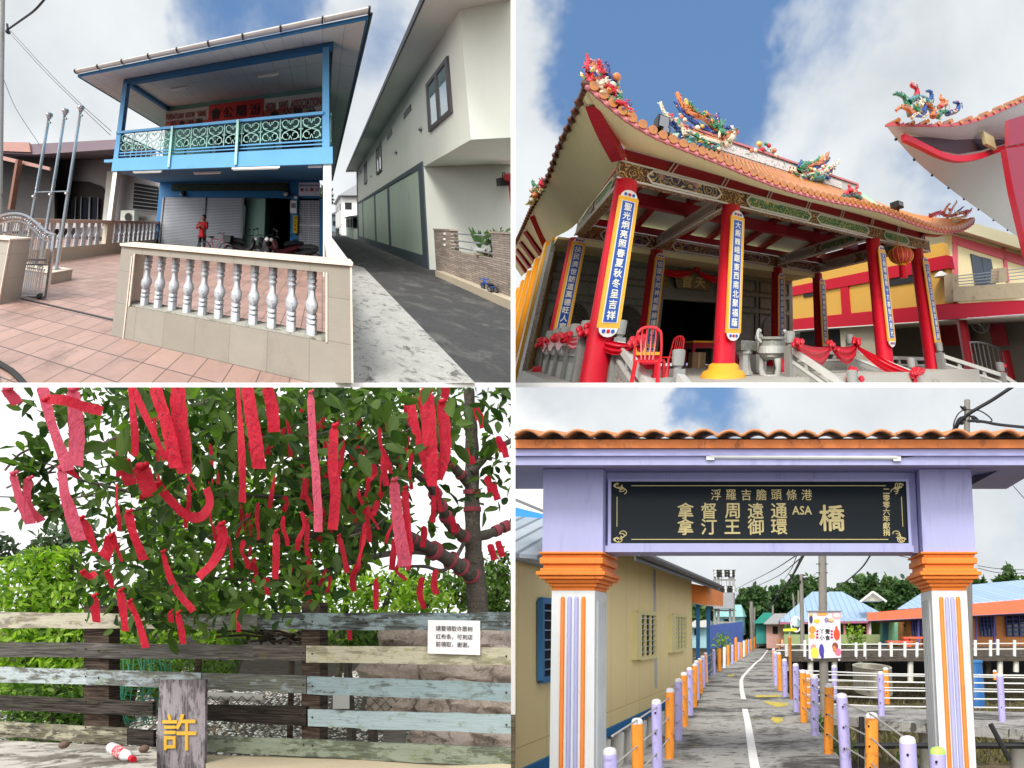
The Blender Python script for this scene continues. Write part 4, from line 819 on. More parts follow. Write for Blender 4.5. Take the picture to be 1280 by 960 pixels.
mb = MB(); mb.bar((1.6, 8.7, 4.75), (9.9, 8.7, 4.75), .18, .3); mb.bar((1.6, 10.5, 4.58), (9.9, 10.5, 4.58), .14, .16); mb.build('purlin', M['dred'], tp)
for x in (3.65, 8.07):
    mb = MB(); mb.bar((x, 8.7, 4.5), (x, 8.7, 5.1), .16, .16, (1, 0, 0)); mb.bar((x, 7.0, 4.6), (x, 8.6, 5.0), .1, .12); mb.build('strut', M['dred'], tp)
# eave curve (front), from the photo's own eave line: X, Z at Y = 5.5
EVX = [(.466, 5.21), (.62, 5.09), (.86, 4.96), (1.2, 4.8), (1.6, 4.69), (2.04, 4.6), (2.82, 4.49), (3.88, 4.385), (4.69, 4.32), (6.07, 4.225), (7.15, 4.2), (8.0, 4.215), (8.75, 4.257), (9.6, 4.37), (10.35, 4.557), (11.0, 4.77), (11.62, 5.03)]
fe = [on(u, v, Y=5.5) for u, v in ((735, 106), (741, 111), (750, 119), (770, 136), (790, 151), (820, 168), (850, 181), (900, 201), (960, 226), (1000, 239), (1035, 248), (1060, 253), (1100, 262), (1125, 271), (1150, 280), (1175, 287), (1195, 287), (1208, 282), (1217, 275))]; fe = curve(fe, 5)
top = [Vector((min(max(p.x, 1.35), 10.5), 6.45, CZ + .62)) for p in fe]
def ruled(a, b, name, m, nv=6, sag=0., parent=None):
    mb = MB(); k = len(a) - 1; ax = [Vector(v) for v in a]; bx = [Vector(v) for v in b]
    def fn(u, v):
        i = min(int(round(u * k)), k); p = lerp(ax[i], bx[i], v); p.z -= sag * 4 * v * (1 - v); return p
    mb.grid(fn, k, nv); return mb.build(name, m, parent or tp, smooth=60)
ruled([p + Vector((0, .03, -.07)) for p in fe], top, 'soffit', M['yellowg'], 6, .08)
RZ, RY, RX0, RX1 = 6.3, 8.0, 2.7, 9.4
rid = [Vector((RX0 + (RX1 - RX0) * min(max((p.x - 1.2) / 9.6, 0), 1), RY, RZ)) for p in fe]
ruled(fe, rid, 'roof', mat('orange roof', H('8a5424'), .5, .2, 5), 8, .3)
def along(P, s):
    L = [0]
    for i in range(1, len(P)): L.append(L[-1] + (P[i] - P[i - 1]).length)
    d_ = s * L[-1]
    for i in range(1, len(P)):
        if L[i] >= d_: return lerp(P[i - 1], P[i], (d_ - L[i - 1]) / max(1e-6, L[i] - L[i - 1]))
    return P[-1]
NTI = 64
mb = MB(); me_ = MB()
for i in range(NTI):
    s = (i + .5) / NTI; a = along(fe, s); u = min(max((a.x - 1.2) / 9.6, 0), 1); b = Vector((RX0 + (RX1 - RX0) * u, RY, RZ))
    pts = []
    for v in (0, .12, .3, .5, .75, 1): p = lerp(a, b, v); p.z += .04 - .3 * 4 * v * (1 - v); pts.append(p)
    mb.tube(pts, .045, 6); me_.tube([a + Vector((0, -.05, .03)), a + Vector((0, .08, .05))], .078, 10)
mb.build('ridge_tiles', M['orange'], tp, smooth=60); me_.build('eave_tiles', M['orange'], tp, smooth=50)
mb = MB()
for i in range(len(fe) - 1): mb.slab([fe[i] + Vector((0, -.02, -.08)), fe[i + 1] + Vector((0, -.02, -.08)), fe[i + 1] + Vector((0, -.02, .0)), fe[i] + Vector((0, -.02, .0))], (0, .05, 0))
for i in range(NTI): a = along(fe, i / NTI); mb.sphere(a + Vector((0, -.02, -.065)), .048, 8)
mb.build('eave_scallop', M['pink'], tp)
# left eave and its soffit, then the long side eave of the hall
le = [(735, 105, 5.5), (728, 124, 5.8), (716, 152, 6.9), (700, 185, 8.2), (685, 225, 10.3), (665, 262, 14), (652, 290, 18), (636, 322, 26)]
li = [(775, 203, 6.4), (768, 212, 6.9), (755, 232, 7.7), (738, 256, 9), (716, 284, 10.8), (690, 300, 13), (676, 318, 18), (652, 346, 26)]
L1 = curve([on(u, v, Y=y) for u, v, y in le], 4); L2 = curve([on(u, v, Y=y) for u, v, y in li], 4)
ruled(L1, L2, 'side_soffit', M['yellowg'], 5)
mb = MB(); k = len(L1) - 1
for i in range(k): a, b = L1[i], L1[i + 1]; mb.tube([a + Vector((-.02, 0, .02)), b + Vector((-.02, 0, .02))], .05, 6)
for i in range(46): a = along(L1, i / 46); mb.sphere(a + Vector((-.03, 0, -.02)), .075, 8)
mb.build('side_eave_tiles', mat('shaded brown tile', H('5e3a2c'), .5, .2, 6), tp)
mb = MB()
for s in (.42, .56, .68, .78, .87): a, b = along(L1, s), along(L2, s); mb = MB(); mb.bar(lerp(a, b, .12) - Vector((0, .02, .05)), b - Vector((0, .02, .1)), .22, .12); mb.build('eave_bracket', M['dred'], tp)
mb = MB()
a = [on(*p, Y=y) for p, y in (((774, 199), 6.42), ((766, 184), 6.3), ((757, 166), 6.1), ((750, 150), 5.95), ((743, 131), 5.8))]; A5 = curve(a, 4)
for i in range(len(A5) - 1): mb.bar(A5[i], A5[i + 1], .24, .16)
mb.build('eave_bracket', M['dred'], tp); mb = MB()
b = [(10.3, 6.42, 4.75), (10.8, 6.2, 4.75), (11.15, 5.95, 4.85)]
for i in range(2): mb.bar(b[i], b[i + 1], .2, .16)
mb.build('eave_bracket', M['dred'], tp)
w_ = MB()
for o_ in (.12, -.12): w_.tube([p + Vector((o_, -.03, .0)) for p in A5], .012, 4)
w_.build('bracket_lining', M['white_line'], tp)
mb = MB()      # side wall of the hall
mb.box(1.05, 1.3, YB, 34, -.2, 4.5); mb.build('side_wall', M['yellow'], tp)
mb = MB()
for i in range(6): y = 12.6 + i * 2.7; mb = MB(); mb.box(.93, 1.049, y, y + .55, 0, 4.4); mb.build('pilaster', M['gold'], tp)
mb = MB()
for i in range(6): y = 13.7 + i * 2.7; mb = MB(); mb.box(1.02, 1.048, y, y + .8, 1.1, 2.1); mb.build('side_window', M['dark'], tp)
mb = MB(); mb.box(.8, 1.04, 6.7, 34, -.4, .62); mb.build('side_plinth', M['dred'], tp)
mb = MB(); mb.box(.99, 1.1, 11.6, YB + .35, .9, 4.2); mb.build('wall_end', M['granite_d'], tp)
# ridge
mb = MB(); mb.box(RX0 + .2, RX1 - .2, RY - .12, RY + .12, RZ - .1, RZ + .3); rg = mb.build('ridge', M['granite_p'], tp)
mb = MB(); mb.box(RX0 + .9, RX1 - .9, RY - .14, RY - .121, RZ - .02, RZ + .22); mb.build('floral_panel', scroll_mat('floral tiles', (.72, .7, .66), H('8a2f38'), 7, .72, pink=H('2f6b50')), rg)
mb = MB(); mb.box(RX0 + .1, RX1 - .1, RY - .17, RY + .17, RZ + .302, RZ + .36); mb.box(RX0 + .1, RX1 - .1, RY - .17, RY + .17, RZ - .16, RZ - .102); mb.build('ridge_cap', M['pink'], rg)
HG = mat('pale green hip coping', H('9dbba6'), .5, .12, 3)
for s_, e_ in ((Vector((RX0 + .2, RY, RZ + .1)), (1.6, 6.3, 5.05)), (Vector((RX1 - .2, RY, RZ + .1)), (11.3, 5.75, 5.0))):
    P = [lerp(s_, e_, t) - Vector((0, 0, .95 * 4 * t * (1 - t) * .5)) for t in (0, .2, .4, .6, .8, 1)]; mb = MB()
    for i in range(5): mb.bar(P[i], P[i + 1], .16, .26)
    mb.build('hip_ridge', HG, tp)

# --- columns with their couplet boards
cl = {}
def column(x, y, zt, label, lmat=M['tred'], base=False):
    o = thing('column', label, 'column', (x, y, FZ), 'temple columns')
    mb = MB(); mb.lathe([(.2, -1.4 if not base else .22), (.2, .3), (.19, zt - FZ)], x, y, FZ, 24); mb.build('shaft', lmat, o, smooth=50)
    if not base and y < 8: return o
    mb = MB(); mb.lathe([(.36, -.25), (.4, -.05), (.4, .03), (.36, .1), (.28, .13), (.27, .2), (.21, .235)], x, y, FZ, 28); mb.build('base', M['gold'] if base else M['tred'], o, smooth=40); return o
def couplet(x, y, z0, z1, text, label, ang=-.45, wd=.34, r=.2):
    """a board that hangs on the front of a column, turned by ang"""
    nx, ny = math.sin(ang), -math.cos(ang); ux, uy = math.cos(ang), math.sin(ang); ctr = Vector((x + nx * (r + .02), y + ny * (r + .02), 0))
    o = thing('couplet_board', label, 'sign', (ctr.x, ctr.y, z0), 'couplet boards on the temple columns'); U = Vector((ux, uy, 0)); Nn = Vector((nx, ny, 0)); Z = Vector((0, 0, 1))
    def plate(name, w_, a, b, off, th, m, r_=0):
        mb = MB(); mb.slab([ctr + U * -w_ + Z * a + Nn * off, ctr + U * w_ + Z * a + Nn * off, ctr + U * w_ + Z * b + Nn * off, ctr + U * -w_ + Z * b + Nn * off], Nn * th); return mb.build(name, m, o)
    plate('frame', wd / 2, z0, z1, 0, .03, M['gold']); plate('white_edge', wd * .34, z0 + .07, z1 - .07, .031, .006, M['white_line']); plate('field', wd * .29, z0 + .085, z1 - .085, .038, .006, M['cobalt'])
    for zc, sg in ((z1, 1), (z0, -1)):
        mb = MB(); pts = [ctr + U * (math.cos(a) * wd * .42) + Z * (zc + sg * math.sin(a) * .13) + Nn * .004 for a in np.linspace(0, math.pi, 9)]; mb.slab(pts, Nn * .025); e_ = mb.build('end_cap', M['white_line'], o)
        mb = MB()
        for q in (-.5, 0, .5): c = ctr + U * (q * wd * .4) + Z * (zc + sg * .045) + Nn * .034; mb.slab([c + U * (math.cos(a) * .028) + Z * math.sin(a) * .028 for a in np.linspace(0, 5.5, 7)], Nn * .006, 0 if q else 1)
        mb.build('motif', [M['cobalt'], M['tred']], e_)
    mb = MB(); n = len(text); h = (z1 - z0 - .2) / n
    for i, ch in enumerate(text): mb.text(ch, ctr + Nn * .047 + Z * (z1 - .1 - h * (i + .5)), U, Z, h * .9, wide=.95, bold=.025)
    mb.build('characters', mat('cream lettering', (.82, .8, .7), .5), o)
    return o
def col_board(i, x, y, zt, lab, text, b, zr=(1.55, 4.0), **k):
    column(x, y, zt, lab[0], base=b); couplet(x, y, zr[0], zr[1], text, lab[1], **k)
col_board(0, 1.5, 6.5, CZ, ('tall red column at the left front corner of the porch, beside the stone rail', 'blue and gold character board on the left front corner column'), '聖光炯亮照春夏秋冬呈吉祥', False, (1.72, 3.82), ang=.1)
col_board(1, 3.65, 6.5, CZ, ('red front column standing on a round golden base', 'blue and gold character board on the column with the golden base'), '大殿巍峨踞東西南北聚福蔭', True, (1.7, 3.9), ang=.12)
col_board(2, 8.07, 6.5, CZ, ('red front column beside the hanging lantern and the draped stair rail', 'narrow looking character board on the column left of the hanging lantern'), '乙殿輝煌照十方善信沐恩光', False, (1.62, 3.85), ang=.12)
col_board(3, 10.0, 6.5, CZ, ('red column at the right front corner under the curled eave tip', 'character board on the right corner column under the eave tip'), '山門聳立迎四海香客獲安康', False, (1.6, 3.8), ang=.12)
col_board(4, 1.5, 10.85, CZ - .05, ('red back column nearest the yellow side wall', 'character board on the back column nearest the yellow side wall'), '扶民濟世訪道萬德旺人家', False, (1.75, 4.0), ang=.1)
col_board(5, 3.65, 10.85, CZ - .05, ('red back column just left of the dark doorway', 'dim character board on the back column left of the dark doorway'), '佑國安邦神威顯赫護蒼生', False, (1.5, 3.9), ang=.25)
col_board(6, 8.07, 10.85, CZ - .05, ('red back column right of the carved stone wall', 'dim character board on the back column right of the carved stone wall'), '風調雨順國泰民安萬事興', False, (1.6, 3.8), ang=.1)
col_board(7, 10.0, 10.85, CZ - .05, ('red back column in front of the dark ground floor of the side building', 'dim character board on the back column in front of the side building'), '福海無邊慈航普渡眾生歡', False, (1.6, 3.8), ang=.1)

# --- ornaments on the roof: painted pottery figures
OC = {'r': mat('red glaze', H('cc2a3a'), .3, .15, 8), 'o': mat('orange glaze', H('d9824f'), .3, .15, 8), 'g': mat('green glaze', H('3f8a5f'), .3, .2, 8), 'b': mat('blue glaze', H('2d4f93'), .3, .2, 8), 'w': mat('cream glaze', H('e3d8c0'), .35, .1, 8), 'y': mat('yellow glaze', H('d8b95a'), .3, .15, 8), 't': mat('teal glaze', H('4f8f8f'), .3, .2, 8)}
def ornament(name, label, cat, Y, strokes, at, dots=(), px=1., group=None):
    """a pottery figure of tapering curls; each stroke = (part name, colour, points, thickness from, to, depth shift)"""
    o = thing(name, label, cat, on(*at, Y=Y), group); s = .0235 * px
    for nm, c, pts, r0, r1, dy in strokes:
        P = curve([on(u, v, Y=Y + dy) for u, v in pts], 5); n = len(P); mb = MB(); mb.tube(P, [s * (r0 + (r1 - r0) * i / (n - 1)) for i in range(n)], 8); mb.build(nm, OC[c], o, smooth=70)
    bits = {}
    for nm, c, pts, r0, r1, dy in strokes:       # broken porcelain scales, leaves and petals stuck all over the figure
        P = curve([on(u, v, Y=Y + dy) for u, v in pts], 7)
        for i, p_ in enumerate(P[:-1]):
            for _ in range(2):
                rr_ = s * (r0 + (r1 - r0) * i / len(P)); cc = c if rng.random() < .72 else 'rogbwyt'[int(rng.integers(0, 7))]; q_ = p_ + Vector(rng.normal(size=3)) * rr_ * .6; q_.y -= rr_ * .6; T_ = (P[i + 1] - p_).normalized(); e_ = T_ * rr_ * (.7 + .8 * rng.random()) + Vector(rng.normal(size=3)) * rr_ * .38; w_ = T_.cross(Vector((0, 1, 0))).normalized() * rr_ * .32
                bits.setdefault(cc, MB()).add([q_ - w_, q_ + w_, q_ + e_ * .6 + w_ * .9, q_ + e_, q_ + e_ * .6 - w_ * .9, q_ + e_ * .4 + Vector((0, -rr_ * .4, 0))], [(0, 1, 5), (1, 2, 5), (2, 3, 5), (3, 4, 5), (4, 0, 5)])
    for cc, b_ in bits.items(): b_.build('porcelain_scales', OC[cc], o)
    for c in sorted({d_[0] for d_ in dots}):
        mb = MB()
        for cc, u, v, r in dots:
            if cc == c: mb.sphere(on(u, v, Y=Y - .1), s * r, 8)
        mb.build('blossom', OC[c], o, smooth=80)
    return o
ornament('eave_ornament', 'flame red and blue pottery ornament on the highest eave tip', 'ornament', 5.6, [
    ('flame', 'r', [(741, 105), (738, 92), (736, 80), (733, 67)], 4.5, .6, 0), ('flame', 'r', [(746, 108), (745, 94), (750, 84), (747, 74)], 4, .8, 0), ('flame', 'r', [(752, 110), (752, 98), (755, 90), (749, 78)], 3, .8, .05), ('flame', 'o', [(744, 104), (742, 92), (741, 84), (742, 76)], 3, .8, -.05),
    ('curl', 'b', [(765, 118), (768, 102), (760, 92), (761, 83), (757, 77)], 2.6, .8, 0), ('curl', 'w', [(748, 112), (756, 102), (757, 118), (764, 124)], 3, 1.4, -.05), ('curl', 'y', [(754, 116), (762, 122), (772, 118), (771, 108), (773, 97)], 2.4, 1.2, 0), ('curl', 'r', [(758, 106), (765, 112), (770, 120)], 2.6, 1.2, -.1),
    ('cloud', 'w', [(752, 116), (764, 124), (776, 134), (786, 140)], 3.6, 2.4, 0), ('curl', 'g', [(768, 128), (776, 122), (774, 116)], 1.8, .8, -.1), ('curl', 'r', [(770, 128), (780, 130), (790, 142)], 2.4, 1.6, -.12), ('curl', 'b', [(778, 138), (786, 134), (786, 128)], 1.6, .8, -.1), ('curl', 'y', [(782, 142), (792, 144), (794, 148)], 2, 1, -.1)],
    (742, 108), [('o', 771, 96, 3), ('w', 766, 106, 2.5), ('y', 762, 113, 2.4), ('r', 768, 114, 2), ('b', 783, 134, 1.8), ('o', 789, 138, 2)])
def phoenix(label, Y, f, at):
    """f maps the bird's own figure to the picture's ridge"""
    q = lambda *p: [f(a, b) for a, b in p]
    ornament('phoenix_ornament', label, 'ornament', Y, [
        ('body', 'w', q((905, 182), (912, 176), (917, 168), (914, 160)), 4, 2.2, 0), ('neck', 'o', q((905, 178), (908, 168), (916, 164), (921, 167)), 2.8, 1.6, 0), ('head', 'r', q((914, 166), (919, 163), (922, 168)), 2.4, .7, 0), ('crest', 'b', q((914, 164), (909, 160), (903, 161)), 2.2, .6, 0),
        ('wing', 'g', q((903, 170), (898, 158), (895, 150)), 5, 1.8, -.05), ('wing', 'b', q((897, 160), (896, 150), (893, 142)), 3, .7, -.05), ('wing', 'b', q((899, 160), (899, 150), (897, 138)), 2.4, .6, -.05), ('wing', 't', q((901, 164), (903, 154), (900, 147)), 2.4, .6, 0),
        ('tail_feather', 'o', q((896, 164), (880, 148), (862, 142), (853, 132), (846, 116)), 3.4, 1.9, 0), ('tail_feather', 'y', q((896, 162), (882, 146), (868, 142), (861, 134), (857, 124)), 3, 1.6, .05), ('tail_feather', 'b', q((894, 168), (876, 158), (860, 148), (850, 138), (843, 127)), 2.8, 1.2, .03), ('tail_feather', 'g', q((894, 160), (884, 146), (872, 141), (862, 128)), 2.6, 1.2, -.05),
        ('tail_feather', 'w', q((903, 180), (872, 170), (846, 155), (832, 143), (825, 128)), 2.4, 1.4, -.1), ('tail_feather', 'o', q((901, 176), (870, 166), (842, 150), (830, 140), (827, 132)), 1.8, .8, -.1),
        ('cloud', 'w', q((842, 150), (850, 162), (858, 172), (872, 174)), 4.5, 3.5, 0), ('cloud', 'b', q((836, 152), (846, 160), (850, 172), (845, 176)), 2.8, 2, -.05), ('scroll', 't', q((856, 178), (872, 180), (890, 186), (898, 184)), 4, 3, -.05), ('cloud', 'g', q((868, 168), (876, 176), (886, 180)), 3.4, 2.2, -.1)],
        f(*at), [('r', *f(857, 160), 2.2), ('o', *f(866, 164), 2), ('w', *f(872, 160), 2.6), ('y', *f(878, 158), 2), ('r', *f(890, 184), 2.8), ('w', *f(898, 186), 2.6), ('o', *f(852, 146), 1.8), ('w', *f(856, 150), 2.2)], 1.25)
phoenix('large pottery phoenix with a long streaming tail on the near end of the roof ridge', 7.9, lambda u, v: (u, v), (900, 184))
phoenix('smaller pottery phoenix facing the large one, on the far end of the roof ridge', 7.9, lambda u, v: (983 + (925 - u) * .66, 186 + (v - 116) * .52 + (925 - u) * .07), (900, 184))
ornament('flower_ornament', 'cluster of pottery flowers in the middle of the roof ridge', 'ornament', 7.95, [('stem', 'y', [(940, 194), (948, 188), (952, 178)], 1.6, 1, 0), ('stem', 'g', [(966, 200), (958, 190), (952, 184)], 1.8, 1, 0), ('stem', 'w', [(972, 200), (966, 192), (962, 184)], 1.8, 1, 0)], (955, 196),
    [('y', 949, 180, 3.2), ('r', 953, 187, 2.8), ('r', 961, 182, 2.6), ('w', 944, 188, 2.6), ('o', 968, 188, 2.6), ('g', 957, 180, 2), ('w', 970, 194, 2.8), ('o', 939, 188, 2)], 1.2)
ornament('eave_ornament', 'flame coloured pottery dragon on the far curled eave tip', 'ornament', 5.6, [('body', 'r', [(1163, 270), (1174, 266), (1186, 270), (1198, 267), (1210, 263)], 2.6, 1.6, 0), ('flame', 'r', [(1206, 268), (1212, 264), (1215, 260)], 2.4, .6, 0), ('curl', 'w', [(1184, 272), (1192, 258), (1196, 252)], 2, .7, 0), ('curl', 'b', [(1190, 270), (1200, 262), (1205, 258)], 1.8, .6, .05), ('curl', 'o', [(1178, 268), (1184, 258), (1188, 254)], 2, .7, 0), ('cloud', 'y', [(1190, 274), (1200, 272), (1208, 270)], 2, 1.2, -.05), ('whisker', 'b', [(1170, 268), (1164, 268), (1161, 267)], 1, .5, 0), ('whisker', 'b', [(1194, 256), (1196, 250)], .8, .4, 0)], (1190, 272), [('w', 1197, 266, 2), ('r', 1187, 262, 2), ('o', 1203, 266, 2)], 1.0)
ornament('eave_ornament', 'small green and red pottery ornament on the rear eave tip', 'ornament', 10.3, [('leaf', 'g', [(672, 240), (668, 232), (665, 226)], 2.5, .8, 0), ('leaf', 'r', [(676, 236), (676, 228), (678, 223)], 2.5, .8, 0), ('cloud', 'w', [(664, 240), (670, 236), (676, 240)], 2.4, 1.8, 0), ('curl', 'y', [(662, 256), (668, 244), (664, 236)], 2.4, 1.2, 0), ('curl', 'o', [(664, 248), (672, 238), (680, 232)], 2, 1, 0)], (670, 240), [('o', 668, 244, 2.4), ('w', 664, 250, 2)], 1.2)
ornament('eave_ornament', 'small red pottery finial low on the right roof hip', 'ornament', 6.6, [('flame', 'r', [(1056, 244), (1062, 236), (1060, 231)], 3, 1, 0), ('flame', 'r', [(1074, 246), (1070, 238), (1072, 232)], 3, 1, 0), ('base', 't', [(1054, 246), (1066, 244), (1076, 248)], 3, 3, 0)], (1065, 246), [('r', 1064, 238, 3), ('o', 1068, 240, 2.4)])
def flood(name, label, u0, v0, u1, v1, Y):
    o = thing('floodlight', label, 'floodlight', on((u0 + u1) / 2, v1, Y=Y)); a, b = on(u0, v1, Y=Y), on(u1, v0, Y=Y)
    mb = MB(); mb.box(a.x, b.x, Y - .1, Y + .15, a.z, b.z); mb.build('housing', M['black'], o)
    mb = MB(); mb.tube([((a.x + b.x) / 2, Y, a.z - .02), ((a.x + b.x) / 2 + .03, Y + .05, a.z - .3)], .03, 6); mb.build('bracket', M['black'], o)
    mb = MB(); mb.box(a.x + .03, b.x - .03, Y - .12, Y - .101, a.z + .03, b.z - .03); mb.build('lens', M['grey_metal'], o)
flood('f', 'black box floodlight on the roof beside the large phoenix, upper of two', 819, 150, 836, 161, 6.2)
flood('f', 'black box floodlight just under its twin beside the large phoenix', 824, 163, 836, 168, 6.2)
flood('f', 'small dark floodlight tilted on the right part of the roof edge', 1119, 254, 1125, 259, 5.6)

# --- lantern, plaque, drapes
o = thing('paper_lantern', 'round red lantern with a tassel hanging from the front beam', 'lantern', on(1126, 330, Y=6.3)); a = on(1126, 319, Y=6.3)
mb = MB(); mb.sphere(a, .33, 20, .75); mb.build('globe', mat('red lantern silk', H('b03a38'), .6, .25, 9, .2), o, smooth=80)
mb = MB()
for i in range(16):
    t = 2 * math.pi * i / 16; mb.tube([a + Vector((math.cos(t) * math.sin(f_) * .335, math.sin(t) * math.sin(f_) * .335, math.cos(f_) * .252)) for f_ in np.linspace(.25, 2.9, 9)], .008, 4)
mb.build('ribs', M['gold'], o)
mb = MB(); mb.lathe([(.1, -.29), (.11, -.22), (.11, -.2)], a.x, a.y, a.z, 12); mb.lathe([(.1, .2), (.1, .26)], a.x, a.y, a.z, 12); mb.tube([a + Vector((0, 0, .25)), a + Vector((0, .1, .5))], .012, 5); mb.build('cap', M['gold'], o)
mb = MB(); mb.lathe([(.11, -.62), (.1, -.45), (.09, -.3)], a.x, a.y, a.z, 12); mb.build('tassel', M['tred'], o)
o = thing('name_plaque', 'gilded plaque with two characters over the dark doorway', 'plaque', (5.6, YB, 3.35)); mb = MB(); mb.slab([(5.0, YB - .18, 3.36), (6.2, YB - .18, 3.36), (6.35, YB - .2, 3.82), (4.85, YB - .2, 3.82)], (0, .1, 0)); mb.build('panel', mat('dull gilt', H('7d7455'), .5, .2, 5), o)
mb = MB()
for i, ch in enumerate('官天'): mb.text(ch, (5.33 + i * .5, YB - .195, 3.6), (1, 0, 0), (0, 0, 1), .42, bold=.03)
mb.build('characters', mat('bright gilt', H('cdb775'), .4, .1, 5), o)
for x0, x1, lb in ((4.35, 4.75, 'small gilded carving left of the plaque'), (6.6, 7.0, 'small gilded carving right of the plaque')):
    o = thing('gilt_carving', lb, 'carving', ((x0 + x1) / 2, YB, 3.3)); mb = MB(); mb.slab([(x0, YB - .1, 3.3), (x1, YB - .1, 3.3), (x1 - .05, YB - .12, 3.75), (x0 + .05, YB - .12, 3.75)], (0, .06, 0)); mb.build('panel', scroll_mat('gilt carving', H('4f4a34'), H('b5a060'), 8, .2), o); mb = MB(); mb.box(x0, x1, YB - .14, YB - .101, 3.28, 3.33); mb.build('ledge', M['granite'], o)
M['cloth'] = mat('red satin cloth', H('c8102a'), .35, .2, 6, .1, spec=.6)
def drape(name, label, pts, depth, sag, w0=.1, n=16, parent=None, fold=5):
    """a swag of cloth hung between points, with folds"""
    o = parent or thing('red_drape', label, 'cloth', pts[0], None); mb = MB()
    for a, b in zip(pts, pts[1:]):
        a, b = Vector(a), Vector(b)
        def fn(u, v):
            p = lerp(a, b, u); s = 4 * u * (1 - u); p.z -= s * (sag * (.35 + .65 * v)) + v * w0 * (.35 + .65 * s) ; p.y += depth * math.sin(v * fold * math.pi) * (.3 + .7 * s) - .06 * s; return p
        mb.grid(fn, n, 14)
    mb.build('swag', M['cloth'], o, smooth=80)
    for p in pts:
        mb = MB()
        for i in range(9): mb.sphere(Vector(p) + Vector((rng.normal() * .06, rng.normal() * .05 - .03, rng.normal() * .05)), .055, 7)
        mb.build('rosette', M['cloth'], o, smooth=80)
    return o
drape('', 'red cloth swag hung over the gilded plaque above the doorway', [(4.25, YB - .2, 3.95), (5.6, YB - .25, 4.02), (6.95, YB - .2, 3.9)], .03, .22, .1)
o = thing('red_banner', 'narrow red banner hanging beside the doorway, behind the back column', 'banner', (4.35, YB - .2, 2.4)); mb = MB(); mb.grid(lambda u, v: (4.28 + u * .16, YB - .2 + .02 * math.sin(u * 9), 3.95 - v * 1.5), 6, 8); mb.build('cloth', M['cloth'], o)

# --- stone balustrades
def rail_run(label, posts, lowz=.0, h=.62, slope=True, pm=M['granite']):
    """posts = list of (x, y, z of the foot); rails, carved panels and round headed posts between"""
    o = thing('stone_balustrade', label, 'balustrade', posts[0])
    for (x, y, z) in posts:
        mb = MB(); mb.box(x - .085, x + .085, y - .085, y + .085, z - .6, z + h); mb.lathe([(.06, 0), (.06, .03), (.085, .05), (.095, .22), (.085, .25), (.03, .26)], x, y, z + h, 12); mb.build('post', pm, o, smooth=40)
    for a, b in zip(posts, posts[1:]):
        a, b = Vector(a), Vector(b); Z = Vector((0, 0, 1)); mb = MB(); mb.bar(a + Z * (h - .06), b + Z * (h - .06), .12, .09); mb.bar(a + Z * (h - .24), b + Z * (h - .24), .1, .05); mb.build('handrail', M['granite_p'], o)
        mb = MB(); nrm = (b - a).cross(Z).normalized() * .04; mb.slab([a + Z * -.25 + nrm, b + Z * -.25 + nrm, b + Z * (h - .27) + nrm, a + Z * (h - .27) + nrm], -2 * nrm); p_ = mb.build('panel', M['granite'], o)
        mb = MB(); q = lambda t, k, s_: lerp(a, b, t) + Z * k + nrm * s_
        for s_ in (1.15, -1.15): mb.slab([q(.12, -.1, s_), q(.88, -.1, s_), q(.88, h - .36, s_), q(.12, h - .36, s_)], nrm * .1)
        mb.build('carved_relief', M['granite_d'], p_)
        for t in (.3, .7): mb = MB(); mb.box(*[v for c_, e in zip(lerp(a, b, t) + Z * (h - .16), (.05, .03, .06)) for v in (c_ - e, c_ + e)]); mb.build('baluster', M['granite_p'], o)
    return o
rail_run('stone balustrade along the open side of the porch, hung with a red garland', [(1.32, 6.75, FZ), (1.32, 7.7, FZ), (1.32, 8.7, FZ), (1.32, 9.7, FZ), (1.32, 10.7, FZ)])
rail_run('stone stair rail descending in front of the left corner column', [(1.72, 6.35, FZ), (2.02, 5.0, FZ - .75)])
rail_run('short stone stair post with a plain round head, in front of the red chairs', [(2.35, 5.5, FZ - .42), (2.65, 4.4, FZ - 1.1)])
pa, pb, pc = on(988, 432, Y=6.0), on(1063, 432, Y=6.9), on(1175, 441, Y=6.2)
zf = lambda p: (p.x, p.y, p.z - .62)
rail_run('stone stair rail descending right of the incense burner', [zf(pa), zf(on(1066, 484, Y=4.9))])
rail_run('stone stair rail under the long hanging red cloth', [zf(pb), zf(on(1140, 462, Y=6.0)), zf(on(1170, 490, Y=5.6))])
rail_run('level stone balustrade behind the draped rosettes, between the two stair rails', [zf(on(990, 437, Y=7.4)), zf(on(1062, 437, Y=7.4))])
rail_run('level stone balustrade between the two right hand columns', [zf(on(1106, 444, Y=7.6)), zf(on(1158, 446, Y=7.6))])
rail_run('stone stair rail descending at the right corner of the temple', [zf(pc), zf(on(1252, 466, Y=5.4)), zf(on(1290, 490, Y=5.0))])
hz = lambda p, dz=0, dy=-.14: Vector((p.x, p.y + dy, p.z + dz))
drape('', 'red garland with rosettes along the left stone balustrade', [(1.18, 10.7, 1.6), (1.18, 9.7, 1.62), (1.18, 8.7, 1.62), (1.18, 7.7, 1.64), (1.3, 6.6, 1.66), (1.9, 5.95, 1.5)], .03, .12, .1)
drape('', 'red satin swag with a rosette over the level balustrade beside the burner', [hz(on(988, 427, Y=5.95)), hz(on(1033, 431, Y=6.5)), hz(on(1066, 428, Y=6.8))], .04, .2, .22)
drape('', 'long red cloth hanging down the sloping stair rail', [hz(on(1066, 432, Y=6.7)), hz(on(1136, 465, Y=5.9))], .04, .12, .2)
